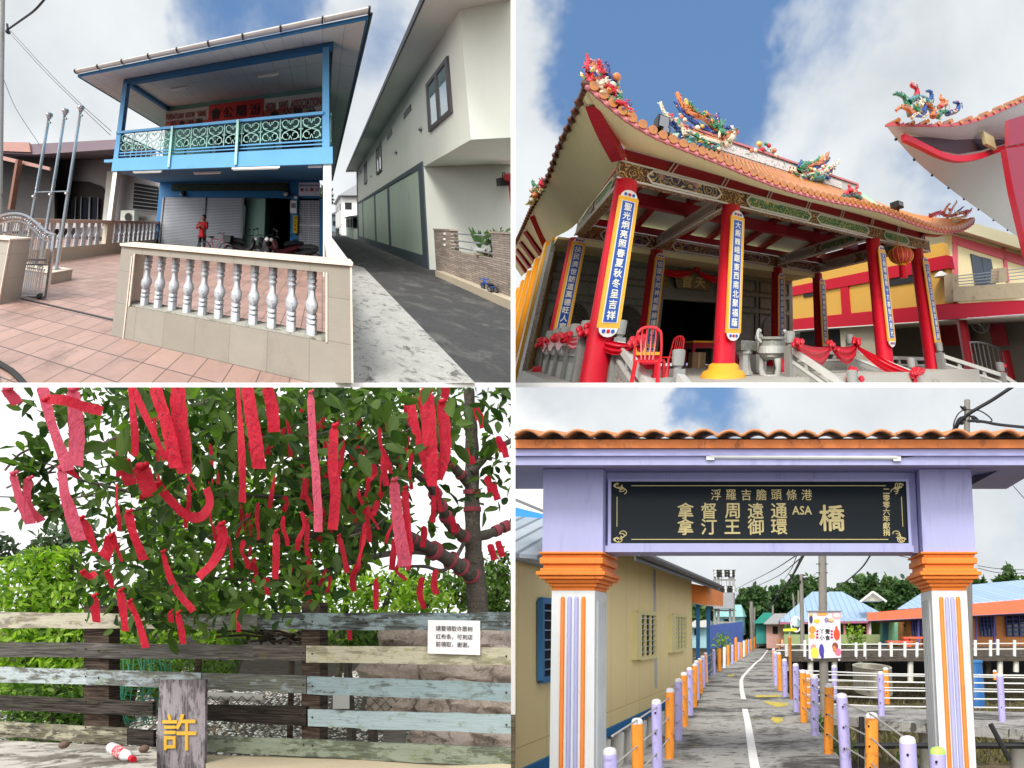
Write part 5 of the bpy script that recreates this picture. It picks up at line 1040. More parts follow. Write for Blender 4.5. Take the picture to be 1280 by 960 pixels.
for u, v, lb in ((1066, 470, 'red cloth rosette tied to the foot of the stair rail right of the burner'), (1144, 466, 'red cloth rosette on the post at the end of the long red cloth'), (1253, 463, 'small red rosette on the post at the far right stair')):
    o = thing('cloth_rosette', lb, 'rosette', on(u, v, Y=5.6)); a = on(u, v, Y=5.55); mb = MB()
    for i in range(16): mb.sphere(a + Vector((rng.normal() * .06, rng.normal() * .05, rng.normal() * .06)), .06, 7)
    mb.build('flower', M['cloth'], o, smooth=80); mb = MB(); mb.slab([a + Vector((-.06, 0, -.05)), a + Vector((.04, 0, -.05)), a + Vector((.09, 0, -.35)), a + Vector((-.1, 0, -.32))], (0, .02, 0)); mb.build('tail', M['cloth'], o)

# --- furniture and offerings in the porch
def plastic_chair(x, y, z, yaw, label, sc=1.):
    o = thing('plastic_chair', label, 'chair', (x, y, z), 'red plastic chairs in the porch'); o.scale = (sc,) * 3; ca, sa = math.cos(yaw), math.sin(yaw)
    q = lambda a, b, c: Vector((x + a * ca - b * sa, y + a * sa + b * ca, z + c)); m = mat('red plastic', H('d8232f'), .3, .06, 3)
    mb = MB(); mb.slab([q(-.2, -.2, .43), q(.2, -.2, .43), q(.19, .2, .42), q(-.19, .2, .42)], (0, 0, .03)); mb.build('seat', m, o)
    for a, b in ((-.19, -.19), (.19, -.19), (-.18, .19), (.18, .19)): mb = MB(); mb.bar(q(a * 1.12, b * 1.12, 0), q(a, b, .43), .04, .05); mb.build('leg', m, o)
    mb = MB()
    for a in (-.2, .2): mb.tube(curve([q(a, .2, .43), q(a * 1.02, .25, .65), q(a * .9, .28, .86)], 4), .02, 6)
    mb.tube(curve([q(-.18, .28, .86), q(-.1, .3, .92), q(0, .3, .935), q(.1, .3, .92), q(.18, .28, .86)], 4), .022, 6)
    for a in (-.11, -.04, .04, .11): mb.tube([q(a * .8, .21, .46), q(a, .27, .7), q(a, .295, .92)], .013, 5)
    mb.build('backrest', m, o, smooth=60)
a = on(808, 489, Y=5.5); plastic_chair(a.x, a.y, a.z, 2.6, 'red plastic chair with its slatted back to the yard, close to the yellow table', .84); a = on(834, 470, Y=7.2); plastic_chair(a.x, a.y, FZ, -1.2, 'red plastic chair standing free right of the other, seen side on', .74)
def table(x0, x1, y0, y1, z, h, label, top, leg):
    o = thing('offering_table', label, 'table', ((x0 + x1) / 2, (y0 + y1) / 2, z)); mb = MB(); mb.box(x0, x1, y0, y1, z + h - .05, z + h); mb.build('table_top', top, o)
    mb = MB(); mb.box(x0 + .03, x1 - .03, y0 + .03, y1 - .03, z + h - .2, z + h - .052); mb.build('apron', leg, o)
    for x in (x0 + .06, x1 - .06):
        for y in (y0 + .06, y1 - .06): mb = MB(); mb.box(x - .04, x + .04, y - .04, y + .04, z, z + h - .2); mb.build('leg', leg, o)
a = on(768, 440, Y=7.2); table(a.x, a.x + .8, 7.1, 7.9, FZ, a.z - FZ, 'red legged table with a yellow top behind the red chairs', M['gold'], M['tred'])
o = thing('tissue_box', 'small yellow box lying on the yellow topped table', 'box', (a.x + .45, 7.4, a.z)); mb = MB(); mb.box(a.x + .38, a.x + .56, 7.3, 7.42, a.z + .002, a.z + .07); mb.build('box', M['gold'], o); mb = MB(); mb.box(a.x + .44, a.x + .5, 7.34, 7.38, a.z + .071, a.z + .08); mb.build('slot', M['white'], o)
a = on(862, 440, Y=11.4); table(a.x, a.x + 1.6, 11.2, 11.9, FZ, .72, 'dim yellow and red table inside, left of the golden based column', M['gold'], M['dred'])
a = on(936, 446, Y=11.4); table(a.x - .2, a.x + 1.0, 11.2, 11.9, FZ, .7, 'dim yellow fronted table behind the stone pedestal', M['gold'], M['dred'])
o = thing('cardboard_box', 'small brown carton on the floor under the dim inner table', 'box', on(871, 462, Y=10.6)); a = on(871, 463, Y=10.6); mb = MB(); mb.box(a.x - .2, a.x + .2, 10.5, 10.8, FZ, FZ + .4); mb.build('carton', mat('cardboard', H('8a7152'), .9), o); mb = MB(); mb.box(a.x - .03, a.x + .03, 10.49, 10.498, FZ, FZ + .4); mb.build('tape', mat('tape', H('b39a70'), .5), o)
a = on(930, 470, Y=6.9)
o = thing('stone_pedestal', 'pale carved stone pedestal right of the golden based column', 'pedestal', (a.x, a.y, FZ)); o.scale = (.74, .74, .66); mb = MB()
mb.lathe([(.24, 0), (.24, .08), (.2, .1), (.17, .22), (.15, .4), (.17, .55), (.22, .6), (.23, .68)], a.x, a.y, FZ, 8); mb.build('body', M['granite_p'], o); mb = MB(); mb.box(a.x - .26, a.x + .26, a.y - .22, a.y + .22, FZ + .682, FZ + .96); mb.build('head_block', M['granite_d'], o)
a = on(965, 472, Y=6.5)
o = thing('incense_burner', 'large round grey stone incense burner on carved legs', 'incense burner', (a.x, a.y, FZ)); o.scale = (.66, .66, .66); mb = MB(); mb.lathe([(.28, .42), (.36, .5), (.4, .62), (.4, .8), (.38, .95), (.42, .98), (.42, 1.04), (.34, 1.05), (.33, 1.0)], a.x, a.y, FZ, 24); mb.build('bowl', M['granite_d'], o, smooth=50)
mb = MB(); mb.lathe([(.415, .6), (.415, .8)], a.x, a.y, FZ, 24); mb.build('relief_band', M['granite_p'], o)
for t in (0.5, 2.6, 4.7): mb = MB(); mb.tube([(a.x + .28 * math.cos(t), a.y + .28 * math.sin(t), FZ + .45), (a.x + .32 * math.cos(t), a.y + .32 * math.sin(t), FZ + .2), (a.x + .26 * math.cos(t), a.y + .26 * math.sin(t), FZ)], [.12, .08, .1], 8); mb.build('leg', M['granite_p'], o, smooth=60)
mb = MB(); mb.lathe([(.36, 0), (.36, .05)], a.x, a.y, FZ - .02, 20); mb.build('base', M['granite_p'], o)
for sx in (-1, 1): mb = MB(); mb.tube(curve([(a.x + sx * .4, a.y, FZ + .9), (a.x + sx * .52, a.y, FZ + 1.02), (a.x + sx * .5, a.y, FZ + 1.22), (a.x + sx * .42, a.y, FZ + 1.2)]), .05, 8); mb.build('handle', M['granite_p'], o, smooth=60)
a = on(948, 440, Y=7.3)
o = thing('stone_lion', 'small pale stone lion sitting on a block between pedestal and burner', 'statue', (a.x, a.y, FZ)); o.scale = (.72, .72, .62)
mb = MB(); mb.box(a.x - .18, a.x + .18, a.y - .16, a.y + .16, FZ, FZ + .6); mb.build('block', M['granite'], o)
skin('body', [(a.x, a.y, FZ + .68), (a.x, a.y, FZ + .85), (a.x - .02, a.y - .05, FZ + 1.02), (a.x - .03, a.y - .1, FZ + 1.2), (a.x - .03, a.y - .2, FZ + 1.18), (a.x - .08, a.y - .12, FZ + .95), (a.x - .09, a.y - .16, FZ + .64), (a.x + .06, a.y - .12, FZ + .95), (a.x + .07, a.y - .16, FZ + .64), (a.x + .12, a.y, FZ + .66), (a.x + .1, a.y + .1, FZ + .9)], [(0, 1), (1, 2), (2, 3), (3, 4), (2, 5), (5, 6), (2, 7), (7, 8), (0, 9), (1, 10)], [.14, .13, .12, .13, .07, .06, .055, .06, .055, .08, .04], M['granite_p'], o)
mb = MB()
for i in range(14): t = i / 14 * 6.28; mb.sphere((a.x - .03 + .12 * math.cos(t), a.y - .06, FZ + 1.18 + .13 * math.sin(t)), .04, 6)
mb.build('mane', M['granite_p'], o, smooth=80)
o = thing('offering_jar', 'small red jar with a gold cap behind the burner', 'jar', on(978, 455, Y=7.5)); a = on(979, 466, Y=7.4); mb = MB(); mb.lathe([(.1, 0), (.15, .1), (.15, .25), (.09, .33)], a.x, a.y, FZ, 12); mb.build('jar', M['tred'], o, smooth=60); mb = MB(); mb.lathe([(.09, .331), (.1, .5), (.05, .55)], a.x, a.y, FZ, 12); mb.build('cap', M['gold'], o, smooth=60)

# --- side building with the balcony
M['bred'] = mat('matt red paint', H('b3122a'), .75, .1, 1.2, .03, spec=.15)
sb = thing('side_building', 'two storey yellow and red building with an open ground floor, right of the temple', 'building', (13, 9, 0))
XS = 13.0; q = lambda u, v, X=XS: on(u, v, X=X); z1 = q(1192, 380).z; z1b = q(1192, 400).z; z2 = q(1190, 318).z; z2b = q(1190, 335).z; yc = q(1192, 380).y
mb = MB(); mb.box(XS, XS + .3, yc, 26, z1, z2 + .5); mb.build('upper_wall', mat('deep yellow wall', H('c99a3c'), .7, .08, 1), sb)
mb = MB(); mb.box(XS - .08, XS + .3, yc - .1, 26, z1b, z1 + .03); mb.build('beam', M['bred'], sb)
mb = MB(); mb.box(XS - .08, XS + .3, yc - .1, 26, z2b, z2); mb.build('beam', M['bred'], sb)
for u in (1063,): a = q(u, 380); mb = MB(); mb.box(XS - .06, XS - .002, a.y, a.y + .5, z1 + .03, z2b); mb.build('pilaster', M['bred'], sb)
for u0, v0, u1, v1 in ((1105, 338, 1143, 354), (1005, 357, 1022, 368)):
    a, b = q(u1, v0), q(u0, v1); mb = MB(); mb.box(XS - .05, XS - .002, a.y, b.y, min(a.z, b.z) - .15, max(a.z, b.z)); mb.build('window', M['dark'], sb)
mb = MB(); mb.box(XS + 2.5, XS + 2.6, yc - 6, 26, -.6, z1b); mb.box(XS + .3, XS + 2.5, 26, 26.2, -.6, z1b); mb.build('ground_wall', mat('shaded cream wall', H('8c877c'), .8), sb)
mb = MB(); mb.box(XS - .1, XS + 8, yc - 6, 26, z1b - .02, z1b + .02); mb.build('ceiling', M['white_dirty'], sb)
mb = MB(); mb.box(XS - .5, XS + 8, 3, 26, -.7, -.1); mb.build('floor', M['granite'], sb)
for u, v0, v1, X, m, nm in ((1055, 398, 470, 13.2, mat('pale notice wall', H('b8b09a'), .8), 'partition'), (1035, 405, 470, 13.6, M['dark'], 'dark_opening')):
    a, b = on(u - 6, v0, X=X), on(u + 38, v0, X=X); mb = MB(); mb.box(X, X + .06, min(a.y, b.y), max(a.y, b.y), .3, z1b - .03); mb.build(nm, m, sb)
mb = MB(); a, b = on(1000, 420, X=13.7), on(1046, 420, X=13.7); mb.box(13.7, 13.75, b.y, a.y, .2, z1b - .04); mb.build('dark_opening', M['dark'], sb)
for u, w_ in ((1207, .2), (1158, .01)):
    a = on(u, 440, X=XS); mb = MB(); mb.lathe([(.17 if w_ > .1 else .1, -.8), (.17 if w_ > .1 else .1, z1b)], XS + .1, a.y, 0, 14); mb.build('column', M['dred'], sb, smooth=60)
a, b = on(1173, 398, X=15.2), on(1214, 432, X=15.2); mb = MB(); mb.box(15.2, 15.25, b.y, a.y, b.z, a.z); mb.build('red_panel', M['dred'], sb)
a, b = on(1236, 405, X=15.2), on(1262, 432, X=15.2); mb = MB(); mb.box(15.15, 15.2, b.y, a.y, b.z, a.z); mb.build('shutter', M['dred'], sb)
# upper room behind the balcony and the balcony
YU = 7.9; u_ = lambda u, v, y=YU: on(u, v, Y=y)
mb = MB(); a = u_(1191, 390); mb.slab([u_(1190, 385), u_(1300, 372), u_(1300, 318), u_(1190, 292)], (0, .3, 0)); mb.build('balcony_wall', mat('cream yellow wall', H('e8d8a8'), .7, .06), sb)
mb = MB(); mb.slab([u_(1191, 304, YU - .05), u_(1300, 338, YU - .05), u_(1300, 326, YU - .05), u_(1191, 294, YU - .05)], (0, .04, 0)); mb.slab([u_(1192, 360, YU - .05), u_(1198, 360, YU - .05), u_(1197, 296, YU - .05), u_(1192, 294, YU - .05)], (0, .04, 0)); mb.slab([u_(1258, 352, YU - .05), u_(1262, 352, YU - .05), u_(1257, 310, YU - .05), u_(1253, 309, YU - .05)], (0, .04, 0)); mb.build('pink_beam', mat('coral pink paint', H('d6586a'), .5), sb)
for s_ in (0, 1):
    mb = MB(); u0 = 1214 + 13 * s_; mb.slab([u_(u0 + 6, 359 - s_, YU - .06), u_(u0 + 18, 357 - s_ * 2, YU - .06), u_(u0 + 12, 321 + s_ * 3, YU - .06), u_(u0 - 0, 317 + s_ * 4, YU - .06)], (0, .04, 0)); mb.build('door_leaf', mat('slate door', H('3a4550'), .5), sb)
mb = MB(); mb.slab([u_(1185, 283, 7.4), u_(1300, 318, 7.4), u_(1300, 303, 7.4), u_(1195, 272, 7.4)], (0, 3.5, .6)); mb.build('roof_edge', mat('pale roof edge', H('cfc7a8'), .8, .1), sb)
mb = MB(); mb.slab([u_(1192, 377, 7.0), u_(1300, 371, 7.0), u_(1300, 352, 7.0), u_(1198, 358, 7.0), u_(1198, 344, 7.0), u_(1190, 342, 7.0)], (0, .3, 0)); mb.slab([u_(1248, 353, 6.98), u_(1259, 352, 6.98), u_(1258, 334, 6.98), u_(1249, 335, 6.98)], (0, .3, 0)); mb.build('balcony_parapet', mat('stained beige parapet', H('b3a284'), .8, .15, 2, dirt=H('6b6350'), dirt_at=.62), sb)
mb = MB()
for k in range(4): mb.tube([u_(1198, 345 + k * 3.6, 7.0), u_(1300, 333 + k * 4.4, 7.0)], .018, 5)
mb.build('balcony_rail', M['grey_metal'], sb)
mb = MB(); mb.slab([u_(1170, 400, 7.1), u_(1300, 391, 7.1), u_(1300, 374, 7.1), u_(1170, 381, 7.1)], (0, .4, 0)); mb.build('beam', M['bred'], sb)
for u, lb in ((1225, 'grey wall fan under the balcony beside the red shutter'),):
    o = thing('wall_fan', lb, 'fan', on(u, 405, X=14.8)); a = on(u, 404, X=14.8); mb = MB(); ring = [a + Vector((0, math.cos(t) * .33, math.sin(t) * .33)) for t in np.linspace(0, 6.283, 21)]; mb.tube(ring, .02, 5, caps=False)
    for i in range(0, 20, 2): mb.tube([a, ring[i]], .008, 4)
    mb.build('guard', M['grey_metal'], o); mb = MB(); mb.sphere(a, .08, 8); mb.bar(a, a + Vector((.3, 0, -.25)), .06, .06); mb.build('motor', M['grey_metal'], o)
o = thing('ramp_fence', 'curved pale metal railing with vertical bars below the wall fan', 'railing', on(1230, 450, Y=7)); mb = MB(); P = curve([on(u, v, Y=6.6) for u, v in ((1212, 428), (1225, 428), (1240, 432), (1256, 440))], 5); mb.tube(P, .03, 6); mb.build('top_rail', M['grey_metal'], o)
mb = MB()
for p in P[::2]: mb.tube([p, p - Vector((0, 0, .75))], .016, 5)
mb.build('bars', M['grey_metal'], o); mb = MB(); a = P[-1]; mb.box(a.x - .1, a.x + .12, a.y - .1, a.y + .1, a.z - 1.1, a.z + .06); mb.build('end_post', M['tred'], o)
o = thing('wall_lamp', 'small white lamp on the yellow wall under the eave tip', 'lamp', q(1182, 346)); a = q(1181, 347); mb = MB(); mb.lathe([(.25, 0), (.2, .1), (.05, .2)], a.x - .2, a.y, a.z, 12); mb.build('shade', M['white'], o); mb = MB(); mb.tube([(a.x - .2, a.y, a.z + .2), (a.x, a.y, a.z + .3)], .03, 6); mb.build('arm', M['black'], o)

# --- eave corner of the pavilion at the upper right
pv = thing('pavilion_roof', 'curled tiled eave corner of a nearer pavilion, white underneath with a red bracket', 'roof', on(1270, 300, Y=4.6))
E1 = curve([on(u, v, Y=y) for u, v, y in ((1108, 158, 4.4), (1130, 158, 4.3), (1165, 159, 4.2), (1200, 157, 4.1), (1230, 149, 4.0), (1255, 138, 3.9), (1310, 114, 3.8))], 5)
E2 = curve([on(u, v, Y=y) for u, v, y in ((1108, 158, 4.4), (1124, 178, 4.8), (1146, 202, 5.2), (1172, 224, 5.6), (1200, 245, 6.0), (1235, 270, 6.4), (1320, 330, 7.2))], 5)
ruled(E1, E2, 'soffit', mat('white soffit', (.55, .55, .54), .7, .06), 6, parent=pv)
mb = MB()
for i in range(len(E1) - 1): mb.slab([E1[i] + Vector((0, -.02, 0)), E1[i + 1] + Vector((0, -.02, 0)), E1[i + 1] + Vector((0, -.02, .11)), E1[i] + Vector((0, -.02, .06))], (0, .06, 0))
mb.build('eave_scallop', mat('coral band', H('c0575c'), .6, .12, 4), pv)
mb = MB()
for i in range(11): a = along(E1, (i + .3) / 11.0); k = .055 + .035 * i / 11; mb.tube([a + Vector((-.02, -.09, .12 + .04 * i / 11)), a + Vector((.05, .16, .18 + .04 * i / 11))], k, 12); 
for i in range(11): a = along(E1, (i + .8) / 11.0); k = .05 + .03 * i / 11; mb.tube([a + Vector((-.02, -.07, .08)), a + Vector((.05, .16, .12))], k, 12)
mb.build('eave_tiles', M['orange'], pv, smooth=50)
mb = MB()
for i in range(9): a = along(E2, .05 + i / 12); mb.sphere(a + Vector((-.02, 0, -.02)), .04, 8)
mb.build('far_eave_tiles', mat('dark tile ends', H('3a2a26'), .5), pv)
br = curve([on(u, v, Y=4.35) for u, v in ((1129, 172), (1150, 182), (1175, 194), (1198, 199), (1225, 195), (1252, 186), (1310, 172))], 4); mb = MB()
for i in range(len(br) - 1): mb.bar(br[i], br[i + 1], .12, .17)
mb.build('bracket', M['tred'], pv)
mb = MB(); mb.slab([on(1250, 188, Y=3.7), on(1320, 180, Y=3.7), on(1320, 480, Y=3.7), on(1274, 304, Y=3.7), on(1259, 240, Y=3.7)], (0, -.15, 0)); mb.slab([on(1256, 184, Y=3.7), on(1320, 170, Y=3.7), on(1320, 132, Y=3.7), on(1256, 152, Y=3.7)], (0, -.1, 0)); mb.build('column', mat('pavilion red', H('9c1024'), .4, .1), pv)
mb = MB(); mb.slab([on(u, v, Y=4.45) for u, v in ((1130, 170), (1152, 177), (1178, 188), (1200, 192), (1226, 188), (1256, 180), (1256, 157), (1230, 166), (1196, 175), (1165, 172))], (0, .04, 0)); mb.build('eave_shadow', mat('maroon shade', H('3a1420'), .6), pv)  # dark sheet standing in for the shaded inside of the eave
o = thing('lamp_box', 'small beige lamp box with a cable under the pavilion eave', 'lamp', on(1236, 175, Y=4.2)); a, b = on(1231, 180, Y=4.2), on(1240, 172, Y=4.2); mb = MB(); mb.box(a.x, b.x, 4.15, 4.25, a.z, b.z); mb.build('box', mat('beige plastic', H('c9b98a'), .5), o); mb = MB(); mb.tube(curve([on(1240, 174, Y=4.2), on(1255, 174, Y=4.2), on(1275, 182, Y=4.2)]), .012, 5); mb.build('cable', M['grey_metal'], o)
ornament('eave_ornament', 'pottery dragon of red, green and blue curls on the pavilion eave tip', 'ornament', 4.1, [
    ('curl', 'g', [(1138, 145), (1134, 132), (1130, 122), (1122, 118), (1117, 118)], 3.2, 1.2, 0), ('curl', 'r', [(1136, 128), (1144, 122), (1146, 112), (1140, 108), (1138, 105)], 3.4, 1.2, 0), ('curl', 'b', [(1154, 142), (1158, 130), (1164, 122), (1163, 115), (1158, 114)], 3.2, 1.2, 0), ('curl', 'o', [(1142, 144), (1134, 136), (1126, 134), (1120, 138)], 3.2, 1.2, -.05), ('body', 't', [(1136, 128), (1146, 122), (1156, 124), (1162, 134), (1166, 144)], 3.4, 2.4, -.03), ('curl', 'o', [(1166, 146), (1166, 138), (1160, 130)], 3.4, 2, -.08),
    ('head', 'w', [(1146, 132), (1152, 130), (1150, 126)], 3, 2, -.1), ('curl', 'g', [(1148, 140), (1144, 134), (1148, 130)], 3, 1.6, -.08), ('curl', 'b', [(1140, 144), (1152, 145), (1158, 138)], 1.6, 1, -.1), ('curl', 'w', [(1140, 148), (1146, 142), (1154, 146), (1160, 142)], 1.6, 1.2, -.1),
    ('curl', 'g', [(1172, 146), (1178, 140), (1188, 140)], 3, 2, 0), ('curl', 'b', [(1184, 142), (1196, 138), (1198, 130), (1192, 128)], 3.4, 1.4, 0), ('head', 'o', [(1174, 134), (1178, 130), (1182, 132)], 3, 2, 0), ('curl', 'o', [(1182, 128), (1176, 124), (1176, 118)], 2.6, 1, 0)], (1150, 146), [('r', 1147, 131, 2.6), ('w', 1150, 134, 2), ('r', 1177, 133, 2.2)], 1.0)
# ================================================================== lower left: the wishing tree behind the old board fence
use(PC)
M['mud'] = mat('mud flat', (.15, .11, .06), .95, .35, .8, .25, bump=.6, dirt=(.06, .055, .035), dirt_at=.5)
M['litter_plain'] = mat('pale shell ground', (.55, .53, .48), .95, .3, 3, .3, bump=.8, bscale=25)
def litter():
    m = bpy.data.materials.new('shell and gravel ground'); m.use_nodes = True; t = NT(m.node_tree); bs = m.node_tree.nodes['Principled BSDF']; a = t.n('ShaderNodeAttribute', attribute_name='loc')
    v = t.n('ShaderNodeTexVoronoi'); v.inputs['Scale'].default_value = 22; t.l(t.vmath('ADD', a.outputs['Vector'], t.vmath('MULTIPLY', t.n('ShaderNodeTexNoise').outputs['Color'], (.1, .1, .1))), v.inputs['Vector'])
    sp = t.n('ShaderNodeSeparateColor'); t.l(v.outputs['Color'], sp.inputs[0]); c = t.mix(t.step(sp.outputs[0], .1, .5), c4((.12, .11, .09)), c4((.8, .78, .73))); c = t.mix(t.step(sp.outputs[1], .75, .8), c, c4((.3, .24, .17)))
    c = t.mix(t.step(v.outputs['Distance'], .3, .65), c, c4((.06, .055, .045))); t.l(c, bs.inputs['Base Color']); bs.inputs['Roughness'].default_value = .9
    bn = t.n('ShaderNodeBump'); bn.invert = True; bn.inputs['Distance'].default_value = .05; t.l(v.outputs['Distance'], bn.inputs['Height']); t.l(bn.outputs[0], bs.inputs['Normal']); return m
M['litter_ground'] = litter()
mb = MB(); mb.quad((-3000, -5, -1.3), (3000, -5, -1.3), (3000, 3000, -1.3), (-3000, 3000, -1.3)); struct(mb, 'lower_ground', M['mud'], place=PW)
mb = MB()
def hump(u, v): x = -7 + u * 7.3; y = 5.1 + v * 7; return (x, y, .35 + .5 * v + .16 * math.sin(x * 2.1 + y) * math.sin(y * 1.7))
mb.grid(hump, 40, 30); struct(mb, 'bank', M['litter_ground'], smooth=60)
FL, FR = Vector((-.634 * 5.6, 5.6, 0)), Vector((0, 4.55, 0))
fpl = (FL, FR)
def fz(u, v, off=0.):
    """a point of the fence's face seen at u, v, brought off metres nearer"""
    p = on(u, v, pl=fpl); n = Vector((FR.y - FL.y, FL.x - FR.x, 0)).normalized(); n = n if n.y < 0 else -n
    return p + n * off, n
fence = thing('board_fence', 'weathered board fence of grey, cream and pale blue planks nailed to dark posts', 'fence', (-1.6, 5.1, .4))
GRY, DRK = H('7d756c'), H('2e2925')
planks = [  # u0, vtop, vbot, u1, vtop, vbot, material recipe (base, paint, amount, dark, moss)
    (-40, 765, 785, 207, 767.5, 786, (H('b5ab93'), H('cfc8ad'), .6, H('8a8070'), H('8f8a4e'))), (207, 767.5, 786, 325, 768, 787, (H('8f9289'), H('9aa79f'), .5, H('5b5c52'), H('5d6238'))), (325, 767, 787, 660, 765.5, 787.5, (H('6f7c7c'), H('86a0a6'), .55, H('2b2a28'), H('46503a'))),
    (-40, 802, 820, 320, 806, 825, (H('7d7773'), H('97918d'), .35, H('443f3d'), H('565a34'))), (320, 806, 825.5, 385, 807, 826, (H('7c746c'), H('958f85'), .3, H('443d37'), H('5c5f3a'))), (386, 807, 828, 660, 809.5, 831.5, (H('b3ab8c'), H('c9c2a2'), .6, H('8c8566'), H('7f8348'))),
    (-40, 833, 852, 112, 835.5, 855, (H('8d938e'), H('bfd0d6'), .62, H('5c5b54'), H('767c4e'))), (112, 837, 856, 255, 841, 860, (H('8f938d'), H('a9bcc3'), .5, H('5f5e56'), H('70764a'))), (257, 841, 861, 386, 844.5, 867, (H('7e827a'), H('93a5a6'), .5, H('56564e'), H('666d42'))), (387, 845, 867, 660, 854, 877, (H('83979b'), H('8fabb3'), .66, H('4f5650'), H('5f6a4a'))),
    (-40, 867, 885, 195, 876.5, 895, (H('62594f'), H('8e8376'), .22, H('1f1a17'), H('42452a'))), (257, 880, 900, 386, 882.5, 907, (H('4a4038'), H('5f554b'), .2, H('15110f'), None)), (388, 886, 907, 660, 894, 918, (H('8fa2a5'), H('a0bac1'), .68, H('5d6662'), H('6d7656'))),
    (-40, 899, 918, 163, 910, 930, (H('a09a80'), H('c5bfa0'), .5, H('3c352c'), H('6f7440'))), (164, 910, 930, 196, 912, 933, (H('5b5249'), H('6f665c'), .2, H('241e1a'), None)), (257, 918.5, 938, 660, 935, 959, (H('7c8671'), H('8f9b84'), .6, H('4f5643'), H('656d3e'))),
]
def worn(c, k=.72):
    g_ = sum(c) / 3; return tuple((.72 * v + .28 * g_) * k for v in c)
for i, (u0, a0, b0, u1, a1, b1, (bs_, pt, am, dk, ms)) in enumerate(planks):
    bs_, pt, dk, am = worn(bs_), worn(pt, .8), worn(dk, .8), am * .9
    (A_, n), (B_, _), (C_, _), (D_, _) = fz(u0, b0, .03 + .0015 * (i % 3)), fz(u1, b1, .03 + .0015 * (i % 3)), fz(u1, a1, .03 + .0015 * (i % 3)), fz(u0, a0, .03 + .0015 * (i % 3))
    mb = MB(); nn = max(2, int(abs(u1 - u0) / 25)); top_, bot = [], []
    for k in range(nn + 1):
        t = k / nn; w_ = .0022 if 0 < k < nn else 0
        top_.append(lerp(D_, C_, t) + Vector((0, 0, rng.normal() * w_))); bot.append(lerp(A_, B_, t) + Vector((0, 0, rng.normal() * w_)))
    mb.slab(bot + top_[::-1], n * -.03); mb.build('plank', wood_mat('weathered plank', bs_, pt, am, dk, i * 1.37, ms, .58), fence)
WD = wood_mat('dark post wood', H('5a4c42'), H('6f6258'), .3, H('231c18'), 3.3, H('4e5430'), .62)
for u0, u1, v0 in ((105, 136, 757), (377, 399.5, 753)):
    mb = MB(); (a, n), (b, _) = fz(u0, 960, 0), fz(u1, 960, 0); (c, _), (e, _) = fz(u1, v0, 0), fz(u0, v0, 0); mb.slab([a, b, c, e], -n * .1); mb.build('post', WD, fence)
nl = MB()
for (u, vs_) in ((112, (775, 811, 845, 876, 908)), (128, (777, 813, 847, 878)), (383, (777, 816, 856, 893, 930)), (394, (777, 817, 857, 896, 931)), (635, (777, 820, 865, 905))):
    for v in vs_: p, n = fz(u, v, .035); nl.sphere(p, .006, 6)
nl.build('nails', mat('rusty nails', H('4a2a1c'), .8), fence)
# chain link and green net behind, thin stakes
ch = thing('wire_mesh', 'rusty chain link mesh stretched behind the boards', 'mesh', (-1.2, 5.6, .4)); mb = MB()
for i in range(70):
    for sg in (-1, 1): x = -2.2 + i * .075; mb.tube([(x, 5.62, .32), (x + sg * .4, 5.62, .72), (x, 5.63, 1.12)][: 3], .0028, 3, caps=False)
mb.build('wires', mat('mesh wire', (.05, .06, .05), .8), ch)
nt_ = thing('green_net', 'torn bright green fishing net behind the fence, right of the left post', 'net', (-2.3, 5.9, .5)); mb = MB()
for i in range(17):
    a = on(140 + i * 4.5, 822, Y=5.9); b = on(146 + i * 4.2 + 8 * math.sin(i), 905, Y=5.75); mb.tube(curve([a, lerp(a, b, .4) + Vector((.03 * math.sin(i * 2), 0, 0)), lerp(a, b, .7) + Vector((-.03, 0, 0)), b], 5), .0035, 3, caps=False)
for k in range(13):
    v = 824 + k * 6.5; mb.tube(curve([on(140 + k, v, Y=5.9), on(165, v + 7 + 2 * math.sin(k), Y=5.9), on(190, v + 3, Y=5.9), on(214, v + 8, Y=5.88)], 5), .0035, 3, caps=False)
mb.build('mesh', mat('green twine', H('2f8a70'), .6), nt_)
for u0, v0, v1, lb in ((362, 826, 930, 'thin dark stake behind the fence left of the right post'), (246, 822, 850, 'thin dark stake behind the sign board'),):
    mb = MB(); mb.tube([on(u0 + 3, v0, Y=5.5), on(u0, v1, Y=5.3)], .022, 6); tag(mb.build('stake', WD), lb, 'stake')
mb = MB(); mb.bar(on(143, 855, Y=5.6), on(153, 912, Y=5.45), .03, .02); tag(mb.build('stake', WD), 'slanting mossy stake behind the fence beside the green net', 'stake')
mb = MB(); mb.tube([on(235, 868, Y=5.7), on(330, 873, Y=5.65)], .028, 10); tag(mb.build('plastic_pipe', M['white_dirty'], smooth=60), 'pale plastic pipe lying behind the fence, right of the sign board', 'pipe')
mb = MB(); a, b = on(416, 868, Y=5.5), on(436, 886, Y=5.5); mb.slab([(a.x, 5.5, b.z), (b.x, 5.5, b.z), (b.x, 5.5, a.z), (a.x, 5.5, a.z)], (0, .03, 0)); o = tag(mb.build('paper_card', M['white']), 'white card among the litter behind the fence, right of the right post', 'card')
mb = MB(); a, b = on(479, 908, Y=5.3), on(507, 930, Y=5.3); mb.slab([(a.x, 5.3, b.z), (b.x, 5.3, b.z), (b.x, 5.3, a.z), (a.x, 5.3, a.z)], (0, .03, 0)); tag(mb.build('board_offcut', wood_mat('grey offcut', H('8e8a86'), H('a5a2a0'), .4, H('66615c'), 9.)), 'short upright grey board behind the lowest blue plank', 'board')
